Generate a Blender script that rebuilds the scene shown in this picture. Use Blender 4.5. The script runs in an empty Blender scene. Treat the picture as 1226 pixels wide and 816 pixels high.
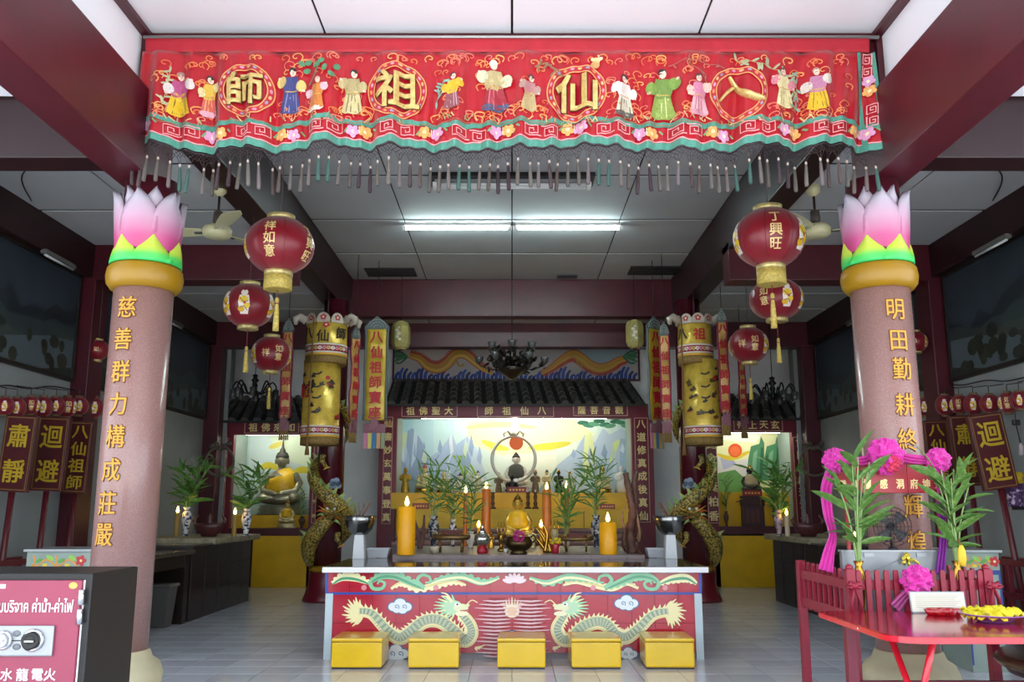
import bpy, bmesh, math, random
from mathutils import Vector, Matrix
from mathutils.geometry import tessellate_polygon
random.seed(11)
PI = math.pi; R = math.radians
SC = bpy.context.scene; COL = SC.collection

# ------------------------------------------------------------------ camera
FPX, HC = 1060.0, 1.2
TH = math.atan(199/FPX); CT, ST = math.cos(TH), math.sin(TH)
cam = bpy.data.objects.new('camera', bpy.data.cameras.new('camera'))
cam.data.lens = 36*FPX/1226; cam.data.sensor_width = 36; cam.data.clip_start = .05
cam.location = (0, 0, HC); cam.rotation_euler = (PI/2+TH, 0, 0)
COL.objects.link(cam); SC.camera = cam

# ------------------------------------------------------------------ sky, sun, exposure
W = bpy.data.worlds.new('sky'); SC.world = W; W.use_nodes = True
bg = W.node_tree.nodes['Background']
bg.inputs[0].default_value = (.80, .90, 1.0, 1); bg.inputs[1].default_value = 2.6
sun = bpy.data.objects.new('sun', bpy.data.lights.new('sun', 'SUN'))
sun.data.energy = 12.0; sun.data.angle = R(1.5); sun.data.color = (1, .98, .95)
sun.rotation_euler = (R(28), R(7), 0); COL.objects.link(sun)
vs = SC.view_settings
SC.display_settings.display_device = 'sRGB'
vs.view_transform = 'Standard'; vs.look = 'None'; vs.gamma = 1; vs.exposure = .55
vs.use_curve_mapping = False
cy = SC.cycles
cy.use_denoising = True; cy.max_bounces = 8; cy.diffuse_bounces = 5; cy.glossy_bounces = 3
cy.transmission_bounces = 4; cy.caustics_reflective = False; cy.caustics_refractive = False
cy.sample_clamp_indirect = 6.0

# ------------------------------------------------------------------ photo pixel -> place
def ray(px, py):
    u = (px-613)/FPX; v = (408-py)/FPX; dy = CT - v*ST
    return u/dy, (ST + v*CT)/dy
def at(px, py, Y):
    a, b = ray(px, py); return Vector((a*Y, Y, HC + b*Y))
def onz(px, py, z):
    a, b = ray(px, py); Y = (z-HC)/b; return Vector((a*Y, Y, z))
def mpp(Y, z=HC):                                   # metres per photo pixel
    return (Y*CT + (z-HC)*ST)/FPX

# ------------------------------------------------------------------ materials
def lin(h):
    if isinstance(h, str):
        h = h.lstrip('#'); c = [int(h[i:i+2], 16)/255 for i in (0, 2, 4)]
    else: c = [x/255 for x in h[:3]]
    return tuple(x/12.92 if x <= .04045 else ((x+.055)/1.055)**2.4 for x in c)
MATS = {}
def mat(name, col='#808080', rough=.5, metal=0, noise=None, bump=None, spec=.5, coat=0, emit=None, trans=0,
        vcol=False, ramp=None, speck=None, alpha=None, sheen=0, two=None):
    if name in MATS: return MATS[name]
    m = bpy.data.materials.new(name); m.use_nodes = True
    nt = m.node_tree; N = nt.nodes; L = nt.links; b = N['Principled BSDF']
    b.inputs['Roughness'].default_value = rough; b.inputs['Metallic'].default_value = metal
    b.inputs['Specular IOR Level'].default_value = spec; b.inputs['Coat Weight'].default_value = coat
    b.inputs['Coat Roughness'].default_value = .08
    b.inputs['Transmission Weight'].default_value = trans
    if sheen: b.inputs['Sheen Weight'].default_value = sheen
    tc = N.new('ShaderNodeTexCoord'); src = None
    if vcol:
        a = N.new('ShaderNodeAttribute'); a.attribute_name = 'Col'; src = a.outputs['Color']
    elif ramp:                                       # own colour along the part's height
        g = N.new('ShaderNodeSeparateXYZ'); L.new(tc.outputs['Generated'], g.inputs[0])
        r = N.new('ShaderNodeValToRGB'); e = r.color_ramp.elements
        while len(e) < len(ramp): e.new(.5)
        for k, (p, h) in enumerate(ramp): e[k].position = p; e[k].color = (*lin(h), 1)
        L.new(g.outputs['Z'], r.inputs[0]); src = r.outputs[0]
    else:
        c = N.new('ShaderNodeRGB'); c.outputs[0].default_value = (*lin(col), 1); src = c.outputs[0]
    if two:                                          # blotches of a second colour
        h2, sc, lo, hi = two
        n = N.new('ShaderNodeTexNoise'); n.inputs['Scale'].default_value = sc; n.inputs['Detail'].default_value = 5
        L.new(tc.outputs['Object'], n.inputs['Vector'])
        mr = N.new('ShaderNodeMapRange'); mr.inputs[1].default_value = lo; mr.inputs[2].default_value = hi
        L.new(n.outputs[0], mr.inputs[0])
        mx = N.new('ShaderNodeMix'); mx.data_type = 'RGBA'; L.new(mr.outputs[0], mx.inputs[0])
        L.new(src, mx.inputs[6]); mx.inputs[7].default_value = (*lin(h2), 1); src = mx.outputs[2]
    if noise:
        n = N.new('ShaderNodeTexNoise'); n.inputs['Scale'].default_value = noise[0]; n.inputs['Detail'].default_value = 4
        L.new(tc.outputs['Object'], n.inputs['Vector'])
        mr = N.new('ShaderNodeMapRange'); mr.inputs[1].default_value = .3; mr.inputs[2].default_value = .7
        mr.inputs[3].default_value = 1-noise[1]; mr.inputs[4].default_value = 1+noise[1]
        L.new(n.outputs[0], mr.inputs[0])
        mx = N.new('ShaderNodeMix'); mx.data_type = 'RGBA'; mx.blend_type = 'MULTIPLY'; mx.inputs[0].default_value = 1
        L.new(src, mx.inputs[6]); L.new(mr.outputs[0], mx.inputs[7]); src = mx.outputs[2]
    if bump:
        n = N.new('ShaderNodeTexNoise'); n.inputs['Scale'].default_value = bump[0]; n.inputs['Detail'].default_value = 3
        L.new(tc.outputs['Object'], n.inputs['Vector'])
        bp = N.new('ShaderNodeBump'); bp.inputs['Strength'].default_value = bump[1]; bp.inputs['Distance'].default_value = .01
        L.new(n.outputs[0], bp.inputs['Height']); L.new(bp.outputs[0], b.inputs['Normal'])
    L.new(src, b.inputs['Base Color'])
    if emit:
        b.inputs['Emission Color'].default_value = (*lin(emit[0]), 1); b.inputs['Emission Strength'].default_value = emit[1]
    MATS[name] = m; return m
M = mat
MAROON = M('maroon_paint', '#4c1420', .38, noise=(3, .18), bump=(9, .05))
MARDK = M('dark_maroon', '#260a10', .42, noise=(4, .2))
RED = M('red_lacquer', '#a3182a', .3, noise=(4, .1))
GOLD = M('gold_leaf', '#e0b45a', .3, .75, noise=(20, .15))
GOLDP = M('gold_paint', '#e8b23c', .4, .1)
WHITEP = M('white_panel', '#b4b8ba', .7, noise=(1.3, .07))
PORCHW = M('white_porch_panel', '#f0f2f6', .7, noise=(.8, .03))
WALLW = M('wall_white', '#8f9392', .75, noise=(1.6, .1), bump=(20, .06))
BLACK = M('black_paint', '#0d0c0d', .45)
DARKW = M('dark_wood', '#241413', .4, noise=(8, .3))
BROWNW = M('brown_wood', '#4a2a20', .45, noise=(9, .3), bump=(14, .2))
STEEL = M('steel', '#d5d8da', .16, 1.0)
BRASS = M('brass', '#b48a3a', .25, 1.0, noise=(10, .2))
BRONZE = M('bronze', '#4b3c22', .32, .8, noise=(12, .35))
WHITE = M('white_paint', '#eeeeec', .35)
YEL = M('yellow_paint', '#e4b400', .45, noise=(3, .12))
GREENL = M('leaf_green', '#4a7a33', .4, noise=(14, .3), two=('#7fa04a', 6, .5, .75))
STALK = M('stalk_green', '#7c9a58', .45)
PAINT = M('paint_satin', vcol=True, rough=.45)
PAINTM = M('paint_matte', vcol=True, rough=.8)
PAINTG = M('paint_gloss', vcol=True, rough=.18)
EMBR = M('embroidery', vcol=True, rough=.5, noise=(160, .25), sheen=.2)
FLAME = M('flame', '#ffd27a', emit=('#ffc25a', 30))

# ------------------------------------------------------------------ mesh building
class MB:
    def __init__(s): s.v = []; s.f = []; s.s = []; s.c = []
    def add(s, vs, fs, smooth=False, col=None):
        b = len(s.v); s.v += [tuple(p) for p in vs]
        for f in fs: s.f.append(tuple(b+i for i in f)); s.s.append(smooth); s.c.append(col)
        return s
    def box(s, x0, x1, y0, y1, z0, z1, col=None, mx=None):
        v = [Vector(p) for p in ((x0,y0,z0),(x1,y0,z0),(x1,y1,z0),(x0,y1,z0),(x0,y0,z1),(x1,y0,z1),(x1,y1,z1),(x0,y1,z1))]
        if mx: v = [mx @ p for p in v]
        return s.add(v, ((0,3,2,1),(4,5,6,7),(0,1,5,4),(1,2,6,5),(2,3,7,6),(3,0,4,7)), False, col)
    def lathe(s, prof, seg=24, c=(0,0,0), sx=1, sy=1, mx=None, smooth=True, col=None, ph=0, ruffle=None):
        vs = []; n = len(prof)
        for k in range(seg):
            a = 2*PI*k/seg + ph
            for r, z in prof:
                q = r*(1+(ruffle(a, z) if ruffle else 0))
                p = Vector((q*math.cos(a)*sx, q*math.sin(a)*sy, z))
                if mx: p = mx @ p
                vs.append(p + Vector(c))
        fs = []
        for k in range(seg):
            k2 = (k+1) % seg
            for i in range(n-1): fs.append((k*n+i, k2*n+i, k2*n+i+1, k*n+i+1))
        s.add(vs, fs, smooth, col); b = len(s.v)-len(vs)
        for i in (0, n-1):
            if prof[i][0] > 1e-5:
                loop = [b+k*n+i for k in range(seg)]
                s.f.append(tuple(loop if i else loop[::-1])); s.s.append(False); s.c.append(col)
        return s
    def ell(s, c, rx, ry=None, rz=None, seg=16, rings=9, mx=None, col=None):
        ry = ry or rx; rz = rz or rx
        pr = [(max(1e-6, math.sin(PI*i/rings)), -math.cos(PI*i/rings)) for i in range(rings+1)]
        m = Matrix.Diagonal((rx, ry, rz)).to_3x3()
        if mx: m = mx.to_3x3() @ m
        return s.lathe(pr, seg, c, mx=m, col=col)
    def tube(s, pts, r, seg=8, smooth=True, col=None, caps=True, flat=1.0):
        pts = [Vector(p) for p in pts]; n = len(pts)
        rr = r if isinstance(r, (list, tuple)) else [r]*n
        vs = []; up = None
        for i, p in enumerate(pts):
            t = (pts[min(i+1, n-1)] - pts[max(i-1, 0)])
            t = t.normalized() if t.length > 1e-9 else Vector((0, 0, 1))
            if up is None: up = Vector((0, 0, 1)) if abs(t.z) < .9 else Vector((1, 0, 0))
            a = t.cross(up)
            if a.length < 1e-6: a = t.cross(Vector((0, 1, 0)))
            a.normalize(); b = a.cross(t).normalized(); up = b
            for k in range(seg):
                w = 2*PI*k/seg; vs.append(p + a*math.cos(w)*rr[i] + b*math.sin(w)*rr[i]*flat)
        fs = [(i*seg+k, i*seg+(k+1) % seg, (i+1)*seg+(k+1) % seg, (i+1)*seg+k) for i in range(n-1) for k in range(seg)]
        s.add(vs, fs, smooth, col); b0 = len(s.v)-len(vs)
        if caps and rr[0] > 1e-5: s.f.append(tuple(b0+k for k in range(seg))[::-1]); s.s.append(False); s.c.append(col)
        if caps and rr[-1] > 1e-5: s.f.append(tuple(b0+(n-1)*seg+k for k in range(seg))); s.s.append(False); s.c.append(col)
        return s
    def prism(s, pts, y0, y1, col=None, mx=None):     # outline in x,z ; thickness along y
        n = len(pts); v = [Vector((x, y0, z)) for x, z in pts] + [Vector((x, y1, z)) for x, z in pts]
        if mx: v = [mx @ p for p in v]
        return s.add(v, [tuple(range(n)), tuple(range(n, 2*n))[::-1]] + [(i, i+n, (i+1) % n+n, (i+1) % n) for i in range(n)], False, col)
    def mesh(s, name, bevel=0, off=None):
        me = bpy.data.meshes.new(name)
        me.from_pydata([Vector(p)-off for p in s.v] if off else s.v, [], s.f)
        me.polygons.foreach_set('use_smooth', s.s)
        if any(c is not None for c in s.c):
            a = me.color_attributes.new('Col', 'FLOAT_COLOR', 'CORNER'); d = []
            cache = {}
            for p, c in zip(me.polygons, s.c):
                if c not in cache: cache[c] = list(lin(c or '#808080'))+[1.0]
                d += cache[c]*p.loop_total
            a.data.foreach_set('color', d)
        if bevel or True:
            bm = bmesh.new(); bm.from_mesh(me)
            bmesh.ops.recalc_face_normals(bm, faces=bm.faces)
            if bevel:
                ed = [e for e in bm.edges if len(e.link_faces) == 2 and e.calc_face_angle(0) > .6]
                bmesh.ops.bevel(bm, geom=ed, offset=bevel, segments=2, affect='EDGES', profile=.6)
            bm.to_mesh(me); bm.free()
        return me
    def build(s, name, m, parent=None, w=False, bevel=0, loc=None):
        off = None
        if w and parent is not None: off = wloc(parent)
        return obj(name, s.mesh(name, bevel, off), m, parent, loc)
def wloc(o):
    p = Vector(o.location)
    while o.parent: o = o.parent; p += o.location
    return p
def obj(name, me, m, parent=None, loc=None, rot=None, scale=None):
    o = bpy.data.objects.new(name, me)
    if m is not None:
        if me.materials: me.materials[0] = m if len(me.materials) == 0 else me.materials[0]
        else: me.materials.append(m)
    COL.objects.link(o)
    if parent: o.parent = parent
    if loc is not None: o.location = loc
    if rot is not None: o.rotation_euler = rot
    if scale is not None: o.scale = scale
    return o
def thing(name, label, cat, loc=(0, 0, 0), rz=0, group=None):
    o = bpy.data.objects.new(name, None); COL.objects.link(o); o.empty_display_size = .1
    o.location = loc; o.rotation_euler = (0, 0, rz); return tag(o, label, cat, group)
def tag(o, label, cat, group=None):
    o['label'] = label; o['category'] = cat
    if group: o['group'] = group
    return o
def struct(o): o['kind'] = 'structure'; return o
def kids(o): return [c for c in COL.objects if c.parent == o]
CH = {}
def copy_tree(o, parent=None, loc=None, rz=None, label=None, group=None, skip=()):
    c = o.copy(); COL.objects.link(c); c.parent = parent
    if loc is not None: c.location = loc
    if rz is not None: c.rotation_euler = (0, 0, rz)
    if label: c['label'] = label
    if group: c['group'] = group
    for ch in list(o.children):
        if ch.name.split('.')[0] not in skip: copy_tree(ch, c)
    return c
def box(name, x0, x1, y0, y1, z0, z1, m, parent=None, bevel=0, w=True):
    return MB().box(x0, x1, y0, y1, z0, z1).build(name, m, parent, w, bevel)

# ------------------------------------------------------------------ flat painting / lettering
def spline(P, n=8, closed=False):
    P = [Vector(p) for p in P]; N = len(P); out = []
    rng = range(N) if closed else range(N-1)
    for i in rng:
        g = lambda k: P[k % N] if closed else P[max(0, min(N-1, k))]
        a, b, c, d = g(i-1), g(i), g(i+1), g(i+2)
        for j in range(n):
            t = j/n
            out.append(.5*((2*b)+(c-a)*t+(2*a-5*b+4*c-d)*t*t+(3*b-a-3*c+d)*t**3))
    if not closed: out.append(P[-1])
    return out
class Paint:                                         # flat shapes in 2D, later laid on a surface
    def __init__(s): s.it = []
    def poly(s, col, pts): s.it.append((col, [[Vector((p[0], p[1])) for p in pts]])); return s
    def ell(s, col, cx, cy, rx, ry=None, rot=0, n=14):
        ry = ry or rx; c, d = math.cos(rot), math.sin(rot)
        return s.poly(col, [(cx+rx*math.cos(a)*c-ry*math.sin(a)*d, cy+rx*math.cos(a)*d+ry*math.sin(a)*c) for a in [2*PI*k/n for k in range(n)]])
    def rect(s, col, x0, y0, x1, y1): return s.poly(col, [(x0,y0),(x1,y0),(x1,y1),(x0,y1)])
    def line(s, col, pts, w, smooth=0, closed=False):
        P = spline([(p[0], p[1], 0) for p in pts], smooth, closed) if smooth else [Vector((p[0], p[1], 0)) for p in pts]
        if closed: P = P+[P[0]]
        n = len(P); q = []; Ls = []; Rs = []
        for i, p in enumerate(P):
            t = P[min(i+1, n-1)]-P[max(i-1, 0)]
            if closed and i in (0, n-1): t = P[1]-P[-2]
            t = t.normalized() if t.length > 1e-9 else Vector((1, 0, 0)); nn = Vector((-t.y, t.x, 0))
            ww = (w(i/(n-1)) if callable(w) else w)/2
            Ls.append((p+nn*ww).to_2d()); Rs.append((p-nn*ww).to_2d())
        s.it.append((col, [[Ls[i], Ls[i+1], Rs[i+1], Rs[i]] for i in range(n-1)])); return s
    def build(s, name, fn, m, parent=None, w=True, h0=.001, dh=.0004, maxlen=None):
        mb = MB(); layer = 0
        for k, (col, polys) in enumerate(s.it):
            h = h0 + dh*k if dh*len(s.it) < .012 else h0 + .012*k/len(s.it)
            for P in polys:
                tsc = 100/max(1e-6, max((p-P[0]).length for p in P))
                if len(P) == 4: tris = [(0, 1, 2, 3)]
                else: tris = tessellate_polygon([[Vector((p.x, p.y, 0))*tsc for p in P]])
                pts = list(P); T = [tuple(t) for t in tris]
                if maxlen:
                    T = [t for q in T for t in ([q] if len(q) == 3 else [(q[0], q[1], q[2]), (q[0], q[2], q[3])])]
                    for _ in range(4):
                        mid = {}; new = []; any_ = False
                        for a, b, c in T:
                            ls = [((pts[a]-pts[b]).length, a, b, c), ((pts[b]-pts[c]).length, b, c, a), ((pts[c]-pts[a]).length, c, a, b)]
                            l, i, j, o = max(ls)
                            if l > maxlen:
                                e = (min(i, j), max(i, j))
                                if e not in mid: mid[e] = len(pts); pts.append((pts[i]+pts[j])/2)
                                new += [(i, mid[e], o), (mid[e], j, o)]; any_ = True
                            else: new.append((a, b, c))
                        T = new
                        if not any_: break
                mb.add([fn(p.x, p.y, h) for p in pts], T, False, col)
        me = bpy.data.meshes.new(name)
        off = wloc(parent) if (w and parent is not None) else Vector((0, 0, 0))
        me.from_pydata([Vector(p)-off for p in mb.v], [], mb.f)
        a = me.color_attributes.new('Col', 'FLOAT_COLOR', 'CORNER'); d = []; cache = {}
        for p, c in zip(me.polygons, mb.c):
            if c not in cache: cache[c] = list(lin(c))+[1.0]
            d += cache[c]*p.loop_total
        a.data.foreach_set('color', d)
        return obj(name, me, m, parent)
def plane_at(Y):                                     # photo pixels onto an upright plane facing the door
    def fn(px, py, h):
        p = at(px, py, Y); p.y -= h; return p
    return fn
GLY = {}
def glyph(ch, bold=.018):                            # unit glyph, centred, thickness 0..1 along z
    k = (ch, bold)
    if k in GLY: return GLY[k]
    c = bpy.data.curves.new('glyph', 'FONT'); c.body = ch; c.size = 1; c.extrude = .5; c.bevel_depth = bold; c.bevel_resolution = 0; c.resolution_u = 2
    o = bpy.data.objects.new('glyph', c)
    me = bpy.data.meshes.new_from_object(o)
    xs = [v.co.x for v in me.vertices]; ys = [v.co.y for v in me.vertices]
    if xs:
        cx, cy_ = (min(xs)+max(xs))/2, (min(ys)+max(ys))/2
        for v in me.vertices: v.co = (v.co.x-cx, v.co.y-cy_, (v.co.z+.5+bold)/(1+2*bold))
    bpy.data.objects.remove(o); bpy.data.curves.remove(c)
    me.materials.clear(); GLY[k] = me; return me
GM = {}
def char(ch, size, loc, m, parent, rot=(PI/2, 0, 0), depth=.004, bold=.018, name='character', wide=1.0):
    k = (ch, bold, m.name)
    if k not in GM:
        me = glyph(ch, bold).copy(); me.materials.append(m); GM[k] = me
    o = bpy.data.objects.new(name, GM[k]); COL.objects.link(o); o.parent = parent
    o.location = Vector(loc)-wloc(parent); o.rotation_euler = rot; o.scale = (size*wide, size, depth); return o
def warped_char(ch, size, fn, m, parent, depth=.004, bold=.018, maxlen=.04, name='character', wide=1.0):
    me = glyph(ch, bold).copy(); me.materials.append(m)
    bm = bmesh.new(); bm.from_mesh(me); bmesh.ops.triangulate(bm, faces=bm.faces)
    for v in bm.verts: v.co = (v.co.x*size*wide, v.co.y*size, v.co.z*depth)
    for _ in range(2):
        ed = [e for e in bm.edges if e.calc_length() > maxlen]
        if not ed: break
        bmesh.ops.subdivide_edges(bm, edges=ed, cuts=1); bmesh.ops.triangulate(bm, faces=bm.faces)
    off = wloc(parent)
    for v in bm.verts: v.co = Vector(fn(v.co.x, v.co.y, v.co.z))-off
    bm.to_mesh(me); bm.free(); return obj(name, me, None, parent)
# ================================================================== THE SETTING
XI, XO, XW = 2.40, 2.66, 4.75
YP, YL = 5.71, 5.55
YB = 15.0
# ---- floor with its tiles
GROUT = M('grout', '#6e7078', .8)
tm = M('floor_tile', '#cdd0da', .12, noise=(2.5, .06), spec=.55)
nt = tm.node_tree
oi = nt.nodes.new('ShaderNodeObjectInfo'); mr = nt.nodes.new('ShaderNodeMapRange'); mr.inputs[3].default_value = .9; mr.inputs[4].default_value = 1.06
nt.links.new(oi.outputs['Random'], mr.inputs[0])
mx = nt.nodes.new('ShaderNodeMix'); mx.data_type = 'RGBA'; mx.blend_type = 'MULTIPLY'; mx.inputs[0].default_value = 1
bs = nt.nodes['Principled BSDF']; old = bs.inputs['Base Color'].links[0].from_socket
nt.links.new(old, mx.inputs[6]); nt.links.new(mr.outputs[0], mx.inputs[7]); nt.links.new(mx.outputs[2], bs.inputs['Base Color'])
floor = struct(box('floor', -6.4, 6.4, -.5, YB, -.15, -.004, GROUT))
TP = .31
t0 = MB().box(-TP/2+.002, TP/2-.002, -TP/2+.002, TP/2-.002, -.012, 0).mesh('tile', .0015); t0.materials.append(tm)
cand = []
for i in range(-16, 16):
    for j in range(int(-.5/TP)+1, int(YB/TP)):
        cand.append(((i+.5)*TP, (j+.5)*TP))
def seen(p):
    x, y = p; return 6.35 < y and abs(x) < 3.72 and abs(x) < .6*y and not (abs(x) < 1.4 and y > 7.7)
vis = sorted([p for p in cand if seen(p)], key=lambda p: p[1])[:298]
vset = set(vis)
for x, y in vis: obj('tile', t0, None, floor, (x, y, 0))
rest = MB()
for x, y in cand:
    if (x, y) not in vset: rest.box(x-TP/2+.002, x+TP/2-.002, y-TP/2+.002, y+TP/2-.002, -.012, 0)
rest.build('tile_field', tm, floor, True)['kind'] = 'stuff'
# ---- yard in front of the open door side
yard = struct(box('floor_yard', -16, 16, -16, -.5, -.3, -.12, M('yard_concrete', '#c2bfb6', .85, noise=(.7, .12))))
# ---- walls
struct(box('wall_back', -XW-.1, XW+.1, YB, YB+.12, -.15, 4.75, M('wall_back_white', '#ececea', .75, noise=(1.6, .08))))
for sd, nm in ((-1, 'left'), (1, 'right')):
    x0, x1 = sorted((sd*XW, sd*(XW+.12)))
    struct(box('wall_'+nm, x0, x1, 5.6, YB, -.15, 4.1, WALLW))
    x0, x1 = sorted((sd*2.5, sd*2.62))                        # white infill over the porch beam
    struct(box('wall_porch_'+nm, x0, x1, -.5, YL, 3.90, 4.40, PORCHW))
# ---- ceilings with panels
JOINT = M('ceiling_joint', '#121316', .8)
def ceil(name, x0, x1, y0, y1, z, nx, ny, m, gap=.016):
    c = struct(box(name, x0, x1, y0, y1, z+.012, z+.06, JOINT))
    xs = nx if isinstance(nx, list) else [x0+(x1-x0)*k/nx for k in range(nx+1)]
    ys = [y0+(y1-y0)*k/ny for k in range(ny+1)]
    for a, b in zip(xs, xs[1:]):
        for e, f in zip(ys, ys[1:]):
            box('ceiling_panel', a+gap/2, b-gap/2, e+gap*1.8, f-gap*1.8, z, z+.015, m, c, .003)
    return c
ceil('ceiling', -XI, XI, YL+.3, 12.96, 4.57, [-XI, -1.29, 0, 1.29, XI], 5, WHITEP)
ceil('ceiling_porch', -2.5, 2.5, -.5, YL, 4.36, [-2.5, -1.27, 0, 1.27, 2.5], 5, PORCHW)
ceil('ceiling_back', -XI, XI, 13.2, 13.6, 4.03, [-XI, -1.29, 0, 1.29, XI], 1, WHITEP)
for sd, nm in ((-1, 'left'), (1, 'right')):
    a, b = sorted((sd*XO, sd*4.62))
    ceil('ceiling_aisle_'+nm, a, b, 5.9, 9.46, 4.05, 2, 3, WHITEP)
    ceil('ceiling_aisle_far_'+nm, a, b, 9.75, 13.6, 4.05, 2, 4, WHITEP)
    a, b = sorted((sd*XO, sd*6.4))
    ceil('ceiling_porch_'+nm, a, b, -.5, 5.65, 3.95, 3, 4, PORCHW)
struct(box('ceiling_rear', -XW, XW, 13.85, YB, 4.05, 4.1, WHITEP))
struct(box('ceiling_roof', -6.5, 6.5, -.55, YB+.2, 4.70, 4.80, WHITEP))
# ---- beams and pilasters
TN = [0]
def trim(x0, x1, y0, y1, z0, z1, m=MAROON, bevel=.008):
    TN[0] += 1
    return struct(box('trim_%d' % TN[0], min(x0, x1), max(x0, x1), y0, y1, z0, z1, m, None, bevel))
for sd in (-1, 1):
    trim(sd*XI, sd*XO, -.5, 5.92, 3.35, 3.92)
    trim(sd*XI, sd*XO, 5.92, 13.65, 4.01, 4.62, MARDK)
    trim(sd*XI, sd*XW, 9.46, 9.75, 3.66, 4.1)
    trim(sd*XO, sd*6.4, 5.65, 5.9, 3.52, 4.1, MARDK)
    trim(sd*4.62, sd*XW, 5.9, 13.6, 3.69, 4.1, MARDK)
    trim(sd*4.57, sd*XW, 9.44, 9.77, 0, 3.66)
    trim(sd*4.52, sd*XW, 13.63, 13.85, 0, 3.66)
    trim(sd*4.45, sd*XW, 5.6, 5.9, 0, 3.52)
    trim(sd*2.44, sd*2.5, -.5, YL, 4.325, 4.36, MAROON, 0)      # cornice strip on the infill
    trim(sd*2.46, sd*2.5, 5.50, 5.56, 3.9, 4.36, MAROON, 0)
trim(-2.5, 2.5, YL, 5.85, 3.86, 4.64)
trim(-2.5, 2.5, YL-.03, YL, 4.31, 4.36, MAROON, 0)
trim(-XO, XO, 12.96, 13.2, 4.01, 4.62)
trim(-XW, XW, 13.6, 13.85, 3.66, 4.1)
# white jamb strip beside the rear aisle bays
for sd in (-1, 1): trim(sd*4.46, sd*4.52, 13.86, 13.9, 0, 3.66, WALLW, 0)

# ================================================================== front pillars
TERR = M('terrazzo', '#8f6c66', .24, noise=(260, .22), spec=.6, two=('#b48e88', 200, .55, .75))
CREAM = M('cream_stone', '#b9b08e', .55, noise=(6, .12))
PET = M('lotus_petal', rough=.4, ramp=[(0, '#b02c62'), (.3, '#b84a7c'), (.6, '#b890a6'), (.85, '#aaa2ae'), (1, '#8f8894')])
PETE = M('lotus_petal_rim', '#d8a8c0', .4)
SEP = M('lotus_sepal', rough=.4, ramp=[(0, '#2ab85c'), (.2, '#50c452'), (.38, '#b4c840'), (1, '#c2ca58')])
RING = M('ochre_ring', '#96700c', .38)
CHG = M('gilt_letter', '#c08a2a', .35, .3); CHR = M('letter_edge', '#5c2a12', .5)
def petal_mesh(w, h, bulge, curl, tip=1.0, base=.35, tri=0, nu=8, nv=12, thick=.012):
    mb = MB(); vs = []
    for side in (0, 1):
        for j in range(nv+1):
            t = j/nv
            ww = w*(base+(1-base)*math.sin(min(1, t/.45)*PI/2))*(1-max(0, (t-.5)/.5)**2.2*tip)*.5
            if tri: ww = w*.5*(1 if t < tri else (1-t)/(1-tri))
            for i in range(nu+1):
                u = -1+2*i/nu
                x = u*max(ww, .0015); y = -bulge*math.sin(PI*min(1, t*1.1))*.6 - curl*t*t + .10*w*u*u*1.6
                vs.append((x, y+(thick if side else 0), h*t))
    q = (nu+1)*(nv+1); fs = []
    for j in range(nv):
        for i in range(nu):
            a = j*(nu+1)+i; fs.append((a, a+1, a+nu+2, a+nu+1)); fs.append((q+a, q+a+nu+1, q+a+nu+2, q+a+1))
    rim = [i for i in range(nu+1)]+[j*(nu+1)+nu for j in range(1, nv+1)]+[nv*(nu+1)+i for i in range(nu-1, -1, -1)]+[j*(nu+1) for j in range(nv-1, 0, -1)]
    for k in range(len(rim)):
        a, b = rim[k], rim[(k+1) % len(rim)]; fs.append((a, q+a, q+b, b))
    mb.add(vs, fs, True); return mb
PILT = [None, None]
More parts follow.
